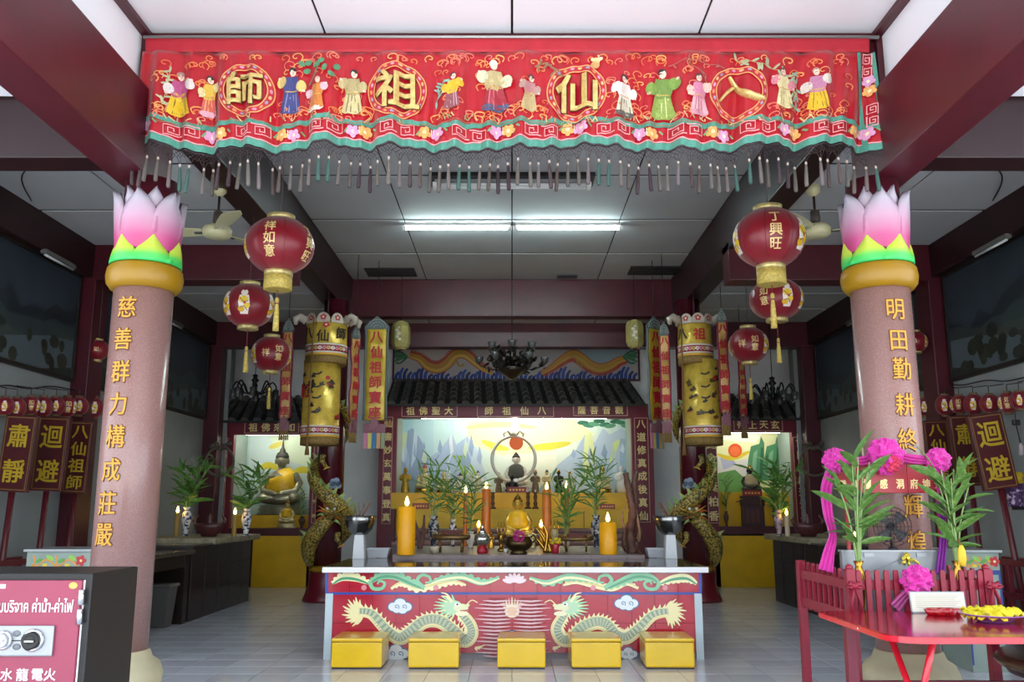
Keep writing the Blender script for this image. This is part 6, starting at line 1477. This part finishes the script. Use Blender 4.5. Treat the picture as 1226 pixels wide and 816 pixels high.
# ================================================================== donation safe by the door
YF = 3.5
sr = at(107, 740, YF).x; zs_ = at(107, 686, YF).z; xl = sr-.62
sf = thing('donation_safe', 'black donation safe with pink lettered door and silver lock plate', 'safe', ((sr+xl)/2, YF+.2, 0))
SBK = M('safe_black', '#0c0a0b', .5, noise=(6, .2))
box('body', xl, sr, YF, YF+.42, .06, zs_, SBK, sf, .008)
for x in (xl+.06, sr-.06):
    for y in (YF+.06, YF+.36): MB().lathe([(.03, 0), (.035, .06)], 12, (x, y, 0)).build('foot', BLACK, sf, True)
PINK = M('safe_pink', '#8c2f4a', .4, noise=(3, .05))
dl, dr, dt = xl+.05, at(97, 740, YF).x, at(97, 694, YF).z
box('door', dl, dr, YF-.018, YF, .12, dt, PINK, sf, .004)
for z in (at(97, 714, YF).z, at(97, 737, YF).z): MB().tube([(at(98, 740, YF).x, YF-.02, z-.028), (at(98, 740, YF).x, YF-.02, z+.028)], .011, 10).build('hinge', STEEL, sf, True)
box('door_gap', dr+.002, dr+.006, YF-.006, YF, .12, dt, WHITE, sf)
yd = YF-.018
p0, p1 = at(-40, 785, yd), at(67, 748, yd)
lp = box('lock_plate', p0.x, p1.x, yd-.012, yd, p0.z, p1.z, M('lock_silver', '#94989c', .3, .5), sf, .006)
for px, r, m in ((40, 10.5, BLACK), (4, 9, M('dial_grey', '#b0b4b8', .3, .5))):
    c = at(px, 766, yd-.012); k = mpp(yd, c.z)
    mx = Matrix.Rotation(PI/2, 3, 'X')
    MB().lathe([(r*1.25*k, 0), (r*1.25*k, .008), (r*1.05*k, .012)], 28, c, mx=mx).build('dial_ring', STEEL, lp, True)
    MB().lathe([(r*k, .01), (r*k, .026), (r*.75*k, .03), (r*.6*k, .024), (r*.3*k, .03), (0, .03)], 28, c, mx=mx, ruffle=lambda a, z: .03*math.sin(24*a)).build('dial', m, lp, True)
    MB().tube([c+Vector((-r*.5*k, -.033, 0)), c+Vector((r*.5*k, -.033, 0))], .003, 6).build('pointer', WHITE, lp, True)
for px, py in ((20, 758), (20, 774)): c = at(px, py, yd-.012); MB().ell(c, .016, .004, .012, 10, 6).build('keyhole_badge', M('badge_grey', '#6a6e72', .4), lp, True)
box('lock_line', at(10, 766, yd).x, at(28, 766, yd).x, yd-.0135, yd-.011, at(0, 766.6, yd).z, at(0, 765.4, yd).z, BLACK, lp)
WL = M('white_letter', '#f2eef0', .5)
me = glyph('ร่วมบริจาค ค่าน้ำ-ค่าไฟ', .006); wx = max(v.co.x for v in me.vertices)*2; k = mpp(yd, .8)
sz_ = 19*k
char('ร่วมบริจาค ค่าน้ำ-ค่าไฟ', sz_, at(88, 724, yd)-Vector((wx*sz_*.6/2, 0, 0)), WL, sf, depth=.003, bold=.006, name='thai_lettering', wide=.6)['kind'] = 'stuff'
for ch, px in zip('水龍電火', (8, 27, 45, 60)): char(ch, 15*k, at(px, 807, yd), WL, sf, depth=.003, bold=.006)
c = at(88, 700.5, yd); MB().lathe([(5*k, 0), (5*k, .003)], 20, c, mx=Matrix.Rotation(PI/2, 3, 'X'), sx=1, sy=.75).build('yellow_sticker', M('sticker_yellow', '#e0b850', .5), sf, True)
box('white_sticker', at(-8, 702, yd).x, at(7, 702, yd).x, yd-.003, yd, at(0, 704, yd).z, at(0, 699, yd).z, WL, sf)
# ================================================================== folding red table
ZR = .63
rt = thing('red_table', 'red lacquered folding table with offerings, in front of the picket fence', 'table', (2.6, 4.65, 0))
TR = M('table_red', '#981024', .16, noise=(4, .06), coat=.3)
x0, x1, y0, y1 = 1.70, 4.1, 4.13, 5.15; pts = []
for cx, cy_, a0 in ((x1-.12, y1-.05, 0), (x0+.05, y1-.05, 90), (x0+.14, y0+.14, 180), (x1-.14, y0+.14, 270)):
    r_ = .14 if cy_ < 5 else .05
    for j in range(7): a = R(a0+15*j); pts.append((cx+r_*math.cos(a), cy_+r_*math.sin(a)))
n = len(pts)
def slab(nm, m, s, za, zb_):
    c = (sum(p[0] for p in pts)/n, sum(p[1] for p in pts)/n); q = [(c[0]+(p[0]-c[0])*s, c[1]+(p[1]-c[1])*s) for p in pts]
    return MB().add([(x, y, za) for x, y in q]+[(x, y, zb_) for x, y in q], [tuple(range(n))[::-1], tuple(range(n, 2*n))]+[(i, (i+1) % n, n+(i+1) % n, n+i) for i in range(n)]).build(nm, m, rt, True, 0)
slab('table_top', TR, .992, ZR-.03, ZR); slab('metal_edge', M('edge_red', '#d81c30', .2, coat=.4), 1.0, ZR-.028, ZR-.003)
for px in (1000, 1030, 1112): 
    pass
for x, y in ((1.82, 4.98), (3.98, 4.98)): box('leg', x-.028, x+.028, y-.028, y+.028, 0, ZR-.03, M('leg_plum', '#7a2238', .4), rt, .004)
for x in (1.9, 3.95):
    MB().tube([(x+.06, 4.3, ZR-.03), (x+.0, 4.55, 0)], .016, 8).build('folding_leg', M('edge_red'), rt, True); MB().tube([(x-.02, 4.62, ZR-.03), (x+.05, 4.3, 0)], .016, 8).build('folding_leg', M('edge_red'), rt, True)
box('stretcher', 1.82, 3.98, 4.97, 5.0, .25, .29, M('leg_plum'), rt)
for px, py in ((1003, 738), (1027, 752), (1117, 762)): c = onz(px, py, ZR-.015); MB().ell(c, .006, .006, .006, 8, 5).build('screw', STEEL, rt, True)
# brown round table under it
bt = thing('brown_table', 'low dark brown round table with plum legs, partly under the red table', 'table', (3.1, 4.62, 0))
MB().lathe([(.56, .40), (.61, .405), (.63, .43), (.61, .455), (.59, .46), (0, .46)], 48).build('table_top', M('brown_gloss', '#4a3a28', .25, noise=(3, .3)), bt)
MB().lathe([(.57, .37), (.58, .40)], 48).build('rim', M('rim_plum', '#2a1a20', .4), bt)
for a in (.6, 2.4, 3.9, 5.3): MB().box(-.03, .03, -.03, .03, 0, .38, mx=Matrix.Translation((.42*math.cos(a), .42*math.sin(a), 0))).build('leg', M('leg_plum'), bt)
# plate with yellow cloth, candy tray, notice card
pc = onz(1190, 744, ZR); t = thing('offering_plate', 'purple plate heaped with yellow folded cloths on the red table', 'plate', pc)
MB().lathe([(.075, 0), (.085, .008), (.10, .02), (.158, .038), (.162, .042), (.15, .042), (.09, .026), (0, .022)], 36).build('plate', M('plate_purple', '#a06ab8', .3), t)
rr = random.Random(9)
for j in range(6):
    a = j*1.05; c = Vector((.052*math.cos(a), .052*math.sin(a), .045+.006*(j % 3))); mb = MB(); N_ = 8; vs = []
    for u in range(N_+1):
        for v in range(N_+1):
            x, y = (u/N_-.5)*.17, (v/N_-.5)*.13; q = Matrix.Rotation(a, 3, 'Z') @ Vector((x, y, 0)); vs.append(c+q+Vector((0, 0, .012*math.sin(u*1.7+j)+.010*math.cos(v*1.9+j*2)-.35*(q+c-Vector((0, 0, c.z))).length**2*1.2)))
    mb.add(vs, [(u*(N_+1)+v, (u+1)*(N_+1)+v, (u+1)*(N_+1)+v+1, u*(N_+1)+v+1) for u in range(N_) for v in range(N_)], True)
    o = mb.build('yellow_cloth', M('cloth_yellow', '#e0d028', .6, two=('#8a7a30', 16, .6, .68)), t); md = o.modifiers.new('thick', 'SOLIDIFY'); md.thickness = .008
pc = onz(1130, 736, ZR); t = thing('candy_tray', 'glossy red scalloped candy tray on the red table', 'tray', pc); CR = M('candy_red', '#b0101c', .1, coat=.5)
MB().lathe([(.085, 0), (.09, .005), (.105, .03), (.1, .032), (.08, .012), (0, .01)], 40, sy=.6, ruffle=lambda a, z: .05*math.sin(8*a)).build('tray', CR, t)
for j in range(8): a = j*PI/4; MB().lathe([(.022, .008), (.027, .034), (.022, .034), (.018, .012), (0, .012)], 12, (.07*math.cos(a), .040*math.sin(a), 0)).build('cup', CR, t)
a, b = at(1093, 731, 5.06), at(1155, 709, 5.06); t = thing('notice_card', 'cream notice card in a clear stand at the back of the red table', 'sign', ((a.x+b.x)/2, 5.062, ZR)); w = (b.x-a.x)/2; h = b.z-ZR
mx = Matrix.Rotation(R(-9), 4, 'X')
MB().box(-w, w, -.002, .002, .006, h, mx=mx).build('card', M('card_cream', '#d8d4c4', .6), t); MB().box(-w*1.04, w*1.04, .002, .006, 0, h*1.05, mx=mx).build('back_plate', M('acrylic', '#8f9aa0', .1), t); MB().box(-w*1.04, w*1.04, -.02, .006, 0, .006).build('foot', M('acrylic'), t)
for j in range(7): MB().box(-w*.85, w*(.85-.1*(j % 3)), -.0032, -.002, h*(.86-.1*j), h*(.875-.1*j), mx=mx).build('text_line', M('faint_ink', '#9a9484', .8), t)
# ================================================================== red picket fence round the pillar
FR_ = M('fence_red', '#8e1c34', .4, noise=(6, .12)); YFc = 5.24
fx0, fx1 = at(1018, 700, YFc).x, at(1182, 700, YFc).x; zt = at(0, 683, YFc).z; zr1, zr2 = at(0, 700, YFc).z, at(0, 738, YFc).z
fc = thing('picket_fence', 'small red picket fence enclosing the foot of the lotus pillar', 'fence', ((fx0+fx1)/2, 5.6, 0))
def picket(mx): return MB().prism([(-.014, 0), (.014, 0), (.014, zt-zr2+.03), (.009, zt-zr2+.045), (-.009, zt-zr2+.045), (-.014, zt-zr2+.03)], -.009, .009, mx=mx)
yb_ = 6.12
np_ = 14
for i in range(np_):
    x = fx0+.045+(fx1-fx0-.09)*i/(np_-1); picket(Matrix.Translation((x, YFc-.012, zr2-.04))).build('picket', FR_, fc, True)
for sx in (fx0, fx1):
    for i in range(9):
        y = YFc+.06+(yb_-YFc-.12)*i/8; picket(Matrix.Translation((sx, y, zr2-.04)) @ Matrix.Rotation(PI/2, 4, 'Z')).build('picket', FR_, fc, True)
    for z in (zr1, zr2): box('rail', sx-.012, sx+.012, YFc, yb_, z-.028, z+.028, FR_, fc, .003)
    for y in (YFc, yb_): o = box('post', sx-.026, sx+.026, y-.026, y+.026, 0, zt+.01, FR_, fc, .004)
    MB().ell((sx, YFc, zt+.018), .022, .022, .02, 12, 7).build('knob', FR_, fc, True)
for z in (zr1, zr2): box('rail', fx0, fx1, YFc, YFc+.022, z-.028, z+.028, FR_, fc, .003)
box('shelf', fx0, fx1, YFc+.026, 5.475, zr2-.02, zr2, FR_, fc)
# red bows on the fence corners
for sx, lab in ((fx0, 'red cloth bow tied to the fence corner beside the brass vase'), (fx1, 'red cloth bow tied to the fence corner beside the green painted table')):
    t = thing('cloth_bow', lab, 'bow', (sx, YFc-.06, zr1)); BC = M('bow_red', '#8e2036', .6, noise=(12, .2))
    MB().ell((0, 0, 0), .022, .03, .02, 10, 6).build('knot', BC, t)
    for s in (-1, 1):
        MB().tube([(0, 0, 0), (s*.03, -.01, .016), (s*.046, -.005, 0), (s*.026, -.01, -.01), (0, 0, 0)], .009, 7, flat=1.6).build('loop', BC, t); MB().tube([(0, 0, 0), (s*.02, -.012, -.07), (s*.03+.0, -.01, -.14)], [.012, .018, .02], 7, flat=.5).build('tail', BC, t)
# white steel cabinet between fence and pillar
wx0, wx1 = fx0+.03, at(1130, 680, 5.42).x; zw = at(0, 658, 5.42).z
wc = thing('steel_cabinet', 'narrow white steel cabinet standing behind the picket fence', 'cabinet', ((wx0+wx1)/2, 5.44, zr2)); WC = M('cabinet_white', '#8a8e92', .3, .2)
box('body', wx0, wx1, 5.42, 5.465, zr2, zw, WC, wc, .003); box('lid', wx0-.006, wx1+.006, 5.412, 5.468, zw-.012, zw, M('lid_grey', '#8f9498', .3, .4), wc)
for px in (1040, 1103): c = at(px, 664, 5.42); box('latch', c.x-.03, c.x+.03, 5.412, 5.42, c.z-.012, c.z+.012, M('lid_grey'), wc)
MB().tube([at(1042, 684, 5.419), at(1062, 676, 5.419), at(1080, 668, 5.419)], .003, 5).build('scratch_line', M('lid_grey'), wc, True)
# black fan on the cabinet
c = at(1067, 630, 5.445); k = mpp(5.445, c.z); t = thing('desk_fan', 'small black fan with wire guard on the white cabinet, against the pillar', 'fan', (c.x, 5.445, zw)); FB = M('fan_black', '#141416', .4)
cz = c.z-zw; r_ = 23*k
for q in (1, .8, .6, .4, .2): MB().tube([(r_*q*math.cos(a), -.02-.012*(1-q), cz+r_*q*math.sin(a)) for a in [2*PI*i/28 for i in range(29)]], .0025, 5, caps=False).build('guard_ring', FB, t)
for j in range(12): a = j*PI/6; MB().tube([(0, -.034, cz), (r_*math.cos(a), -.02, cz+r_*math.sin(a))], .002, 5).build('guard_spoke', FB, t)
for j in range(4):
    a0 = j*PI/2+.4; pts_ = [(0, 0)]+[(r_*.85*math.cos(a0+q*.16), r_*.85*math.sin(a0+q*.16)) for q in range(6)]
    MB().prism([(x, cz+z) for x, z in pts_], -.008, -.003).build('blade', M('blade_smoke', '#26262a', .3), t)
MB().lathe([(.02, -.01), (.022, .03), (.012, .05)], 14, (0, 0, cz), mx=Matrix.Rotation(-PI/2, 3, 'X')).build('motor', FB, t)
MB().tube([(0, .02, cz), (0, .015, 0)], .008).build('stem', FB, t); MB().lathe([(.03, 0), (.03, .01), (.01, .016)], 16, sy=.7).build('foot', FB, t)
# brass vases of lucky bamboo on the fence shelf
YV = YFc+.068; BIGL = dict(low=.2, droop=.3, wide=1.1, big=True, avoid=lambda p: p.y > YFc+.115 and p.z > zw-.25 or p.z < zr2+.06 or (p.z < zt+.05 and p.y < YFc+.03) or (p.z > 1.3 and p.y > YFc+.07))
for px, h, sp, lab, sd_ in ((1029, 132, 34, 'brass vase of broad lucky bamboo leaves behind the fence beside the pink drape', 1), (1147, 122, 38, 'brass vase of lucky bamboo behind the fence beside the tilted placard', 2)):
    t = thing('bamboo_vase', lab, 'vase', (at(px, 690, YV).x, YV, zr2)); k = mpp(YV, .9); hv = at(px, 671, YV).z-zr2
    MB().lathe([(.028, 0), (.03, .01), (.018, .03), (.026, hv*.35), (.034, hv*.6), (.026, hv*.8), (.018, hv*.9), (.03, hv), (.027, hv)], 24).build('vase_body', BRASS, t)
    bouquet(t, hv*.9, h*k, sp*k, 6, 6, 44*k, 40+sd_, .007, **BIGL)
# lacquer name board with rosettes
YN_ = 5.44; a, b = at(1003, 590, YN_), at(1126, 542, YN_); nb = thing('name_board', 'red board with gold characters draped in magenta cloth, in front of the pillar', 'sign', ((a.x+b.x)/2, YN_, zw)); BR = M('board_lacquer', '#a02430', .4, noise=(5, .1))
W3 = (b.x-a.x); secs = ((0, .2, '勝司'), (.2, .66, '壇感洞'), (.66, 1, '府坤光'))
for s0, s1, tx_ in secs:
    up = .03 if s0 == .2 else 0
    o = box('panel', a.x+W3*s0+.001, a.x+W3*s1-.001, YN_-.012, YN_+.008, a.z, b.z-.06+up, BR, nb, .004)
    for j, ch in enumerate(tx_): char(ch, .062 if len(tx_) == 3 else .05, (a.x+W3*(s0+(s1-s0)*(j+.5)/len(tx_)), YN_-.012, a.z+.055), M('bright_gilt', '#f0d898', .4, .2), o, depth=.003, bold=.02, wide=.8)
    box('moulding', a.x+W3*s0+.004, a.x+W3*s1-.004, YN_-.016, YN_-.012, a.z+.004, a.z+.012, RED, o)
for x in (a.x+.045, b.x-.045): box('post', x-.01, x+.01, YN_-.008, YN_+.006, zw, a.z+.01, BR, nb)
MG = M('magenta_cloth', '#c81e96', .6, noise=(9, .15), sheen=.3); MGR = M('rose_red', '#c02a4a', .6)
def rosette(t, nm, c, r, m, seed=1):
    mb = MB(); vs = []; nu, nv = 30, 18
    for j in range(nv+1):
        b_ = -PI/2+PI*j/nv
        for i in range(nu):
            a_ = 2*PI*i/nu; q = r*(1+.13*math.sin(7*a_+3*b_+seed)*math.cos(b_)+.12*math.sin(11*b_+5*a_)+.07*math.sin(13*a_-9*b_))
            vs.append(Vector(c)+Vector((q*math.cos(b_)*math.cos(a_), q*.75*math.cos(b_)*math.sin(a_), q*math.sin(b_))))
    mb.add(vs, [(j*nu+i, j*nu+(i+1) % nu, (j+1)*nu+(i+1) % nu, (j+1)*nu+i) for j in range(nv) for i in range(nu)], False); return mb.build(nm, m, t, True)
k = mpp(YN_, 1.5)
for px, py, r_, i in ((1000, 551, 13.5, 1), (1060, 546, 19.5, 2), (1123, 551, 13.5, 3)): rosette(nb, 'rosette', at(px, py, YN_-.05), r_*k, MG, i)
rosette(nb, 'red_rosette', at(1068, 554, YN_-.09), 10*k, MGR, 4)
def drape(t, nm, pts, ws, m, nf=9):
    S_ = spline(pts, 8); n = len(S_); vs = []
    for i, p in enumerate(S_):
        f = i/(n-1)*(len(ws)-1); q = int(min(f, len(ws)-2)); w = ws[q]+(ws[q+1]-ws[q])*(f-q)
        tg = (S_[min(i+1, n-1)]-S_[max(i-1, 0)]).normalized(); sd = tg.cross(Vector((0, 1, 0))).normalized()
        for j in range(nf*2+1): u = j/nf-1; vs.append(p+sd*u*w+Vector((0, -.010*math.cos(u*PI*3.0+i*.05), 0)))
    mb = MB(); c_ = nf*2+1; mb.add(vs, [(i*c_+j, i*c_+j+1, (i+1)*c_+j+1, (i+1)*c_+j) for i in range(n-1) for j in range(nf*2)], True)
    o = mb.build(nm, m, t, True); md = o.modifiers.new('thick', 'SOLIDIFY'); md.thickness = .003; return o
Yd = YN_-.035
drape(nb, 'swag', [at(1000, 549, Yd), at(1030, 552, Yd), at(1060, 545, Yd), at(1095, 550, Yd), at(1123, 551, Yd)], [.02, .028, .03, .028, .02], MG)
drape(nb, 'drape_tail', [at(998, 556, Yd), at(990, 585, Yd), at(992, 615, Yd), at(997, 640, Yd), at(992, 662, Yd), at(988, 683, Yd)], [.03, .035, .03, .022, .034, .045], MG)
drape(nb, 'drape_tail', [at(1123, 556, Yd), at(1126, 575, Yd), at(1128, 590, Yd)], [.03, .03, .024], MG)
drape(nb, 'drape_tail', [at(1126, 596, Yd-.018), at(1130, 640, Yd-.018), at(1126, 688, Yd-.018)], [.02, .022, .03], M('purple_cloth', '#8a2a9a', .6))
t = thing('magenta_rosette', 'magenta cloth rosette pinned on the picket fence behind the notice card', 'rosette', at(1098, 695, YFc-.08)); k = mpp(YFc, .8)
rosette(t, 'bloom', at(1098, 695, YFc-.072), 16.5*k, MG, 6); drape(t, 'ribbon_tail', [at(1090, 706, YFc-.04), at(1080, 718, YFc-.036), at(1072, 728, YFc-.036)], [.018, .03, .035], M('magenta_pale', '#b04a88', .6), 5)
t = thing('yellow_pouch', 'yellow cloth pouch hanging at the bamboo beside the purple ribbon', 'pouch', at(1153, 678, YFc-.04)); k = mpp(YFc, .9)
MB().lathe([(.0, 0), (.018, .005), (.024, .04), (.022, .09), (.010, .118), (0, .12)], 16, sy=.5).build('pouch', M('pouch_yellow', '#d8b828', .6, noise=(14, .15)), t); MB().tube([(0, 0, .115), (0, .03, .15)], .003).build('string', RED, t)
t = thing('gold_spray', 'small gold paper spray pinned on the white cabinet above the rosette', 'ornament', at(1088, 674, 5.415)); rr = random.Random(8)
for j in range(14): a_ = rr.uniform(-1, 1); MB().tube([(0, 0, 0), (.02*a_, -.01, .03), (.05*a_, -.03, .03+rr.uniform(-.05, .03))], [.003, .003, .010], 5).build('gold_sprig', M('gold_paper', '#d8c040', .35, .4), t)
# ================================================================== placards on poles, with racks
PLR = M('placard_red', '#4a1218', .35, noise=(6, .12)); PLY = M('placard_yellow', '#b89a1c', .45)
def placard(px0, px1, y0, y1, X, text, lab, tilt=0, rz=0):
    pxc = (px0+px1)/2; a_, b_ = ray(pxc, (y0+y1)/2); Y = X/a_; c = at(pxc, (y0+y1)/2, Y); k = mpp(Y, c.z); w, h = (px1-px0)*k/2, (y1-y0)*k/2
    t = thing('placard', lab, 'placard', (X, Y, 0), rz); z = c.z; mx = Matrix.Translation((0, 0, z)) @ Matrix.Rotation(tilt, 4, 'Y')
    o = MB().box(-w, w, -.03, .03, -h, h, mx=mx).build('board', PLR, t, False, .005)
    for q in ((-.9, .9, .93, .95), (-.9, .9, -.95, -.93), (-.9, -.86, -.95, .95), (.86, .9, -.95, .95)): MB().box(q[0]*w, q[1]*w, -.033, -.029, q[2]*h, q[3]*h, mx=mx).build('gold_line', M('line_gold', '#8a6a30', .5), o)
    n = len(text); sz = min(1.7*w, 1.75*h/n)
    for i, ch in enumerate(text):
        oo = char(ch, sz*.92, Vector(t.location)+mx @ Vector((0, -.031, h*.92-(i+.5)*1.84*h/n)), PLY, o, (PI/2, tilt, 0), .006, .013, wide=min(1.2, 1.6*w/sz))
    MB().tube([mx @ Vector((0, 0, -h)), Vector((-math.sin(tilt)*(z-h)*1.0, 0, 0))+Vector((0, 0, 0))], .028, 10).build('pole', M('pole_red', '#581820', .35), t)
    return t
placard(3, 40, 497, 588, -4.42, '肅靜', 'dark red placard lettered su jing 肅靜 in yellow, on the safe side', R(3))
placard(43, 80, 499, 587, -4.42, '迴避', 'dark red placard lettered hui bi 迴避 in yellow, on the safe side', R(2))
placard(81, 108, 504, 590, -4.42, '八仙祖師', 'dark red placard with four small characters 八仙祖師, on the safe side', R(2))
placard(1108, 1137, 503, 582, 4.42, '八仙祖師', 'dark red placard with four characters half hidden by the pillar, on the red table side', R(-2))
placard(1140, 1173, 497, 581, 4.42, '肅靜', 'upright dark red placard lettered su jing 肅靜, on the red table side', R(-3))
placard(1167, 1208, 495, 585, 4.30, '迴避', 'tilted dark red placard lettered hui bi 迴避, on the red table side', R(-8))
for sd, nm in ((-1, 'safe'), (1, 'red table')):
    t = thing('placard_rack', 'red wooden rack holding the placard poles on the %s side' % nm, 'rack', (sd*4.5, 8.3, 0)); RK = M('rack_red2', '#6a1826', .4)
    for z in (.70, .42):
        for dx in (4.36, 4.6): x0_, x1_ = sorted((sd*dx-.02, sd*dx+.02)); box('rail', x0_, x1_, 7.0, 8.52, z, z+.05, RK, t, .004)
    for y in (7.02, 7.5, 8.0, 8.5):
        for dx in (4.36, 4.6): x0_, x1_ = sorted((sd*dx-.022, sd*dx+.022)); box('upright', x0_, x1_, y-.02, y+.02, 0, .72, RK, t, .003)
# ---- small painted altar tables in the aisles
def painted_table(px0, px1, Y, ytop, lab, flip):
    xa_, xb_ = at(px0, ytop, Y).x, at(px1, ytop, Y).x; zt_ = at(0, ytop, Y).z
    t = thing('painted_table', lab, 'table', ((xa_+xb_)/2, Y, 0))
    box('body', xa_, xb_, Y, Y+.45, 0, zt_-.02, M('painted_grey_green', '#8a9a90', .4, noise=(5, .1)), t, .004); box('top', xa_-.02, xb_+.02, Y-.02, Y+.47, zt_-.02, zt_, M('grey_top', '#9aa0a0', .25), t, .003)
    P = Paint(); W2 = xb_-xa_; X = lambda f: xa_+W2*f; Z = lambda f: zt_-.02-.13*f
    P.rect('#2a3f8a', X(0), Z(1.0), X(1), Z(1.25)); P.rect('#2a3f8a', X(.94), Z(1.2), X(1), .05); P.rect('#2a3f8a', X(0), Z(1.2), X(.05), .05)
    for f in (0, .35):
        P.line('#d8902a', [(X(.1+f), Z(.2)), (X(.14+f), Z(.55)), (X(.1+f), Z(.8)), (X(.2+f), Z(.75)), (X(.3+f), Z(.45)), (X(.4+f), Z(.6)), (X(.45+f), Z(.8))], .012, 6)
        P.ell('#5a9a4a', X(.2+f), Z(.5), .03, .014, .4); P.ell('#8abf4a', X(.37+f), Z(.35), .035, .016, -.5); P.ell('#d8c02a', X(.3+f), Z(.75), .02, .012, 0)
    for a_ in range(5): P.ell('#b8202a', X(.86)+.022*math.cos(a_*1.26), Z(.5)+.022*math.sin(a_*1.26), .02, .016, a_*1.26)
    P.ell('#e8d890', X(.86), Z(.5), .01, .01)
    P.build('painted_front', lambda u, v, h: (u, Y-h, v), PAINT, t, True, .002, .0002)
painted_table(33, 109, 6.9, 657, 'small green-grey painted table with vine scrolls behind the safe', 0)
painted_table(1152, 1195, 6.9, 658, 'small green-grey painted table with vine scrolls behind the picket fence', 1)
a_, b_ = ray(1216, 606); Yp = 4.55/a_; c = at(1216, 606, Yp); k = mpp(Yp, c.z); t = thing('wall_pot', 'purple patterned pot of yellow flowers on a wall bracket by the tilted placard', 'flower pot', (4.55, Yp, c.z))
MB().lathe([(8.5*k, 0), (9*k, 2*k), (11*k, 26*k), (11.5*k, 27*k), (9*k, 26*k)], 24).build('pot', M('pot_purple', '#4a2a5a', .3, two=('#c8b8c8', 30, .55, .62)), t)
for j in range(12): MB().ell((7*k*math.cos(j*2.4), 7*k*math.sin(j*2.4), (29+(j % 3)*4)*k), 5*k, 5*k, 4*k, 8, 5).build('yellow_flower', M('bloom_yellow'), t)
MB().box(-14*k, -6*k, -11*k, -10*k, 24*k, 32*k).build('white_tag', WHITE, t); MB().box(-.02, .20, -.03, .03, -.03, 0).build('bracket', BLACK, t)
candle('lit candle on the open counter behind the magenta drape', 1022, 620, 606, 6, .755, WAXY, None, True, 9.2)
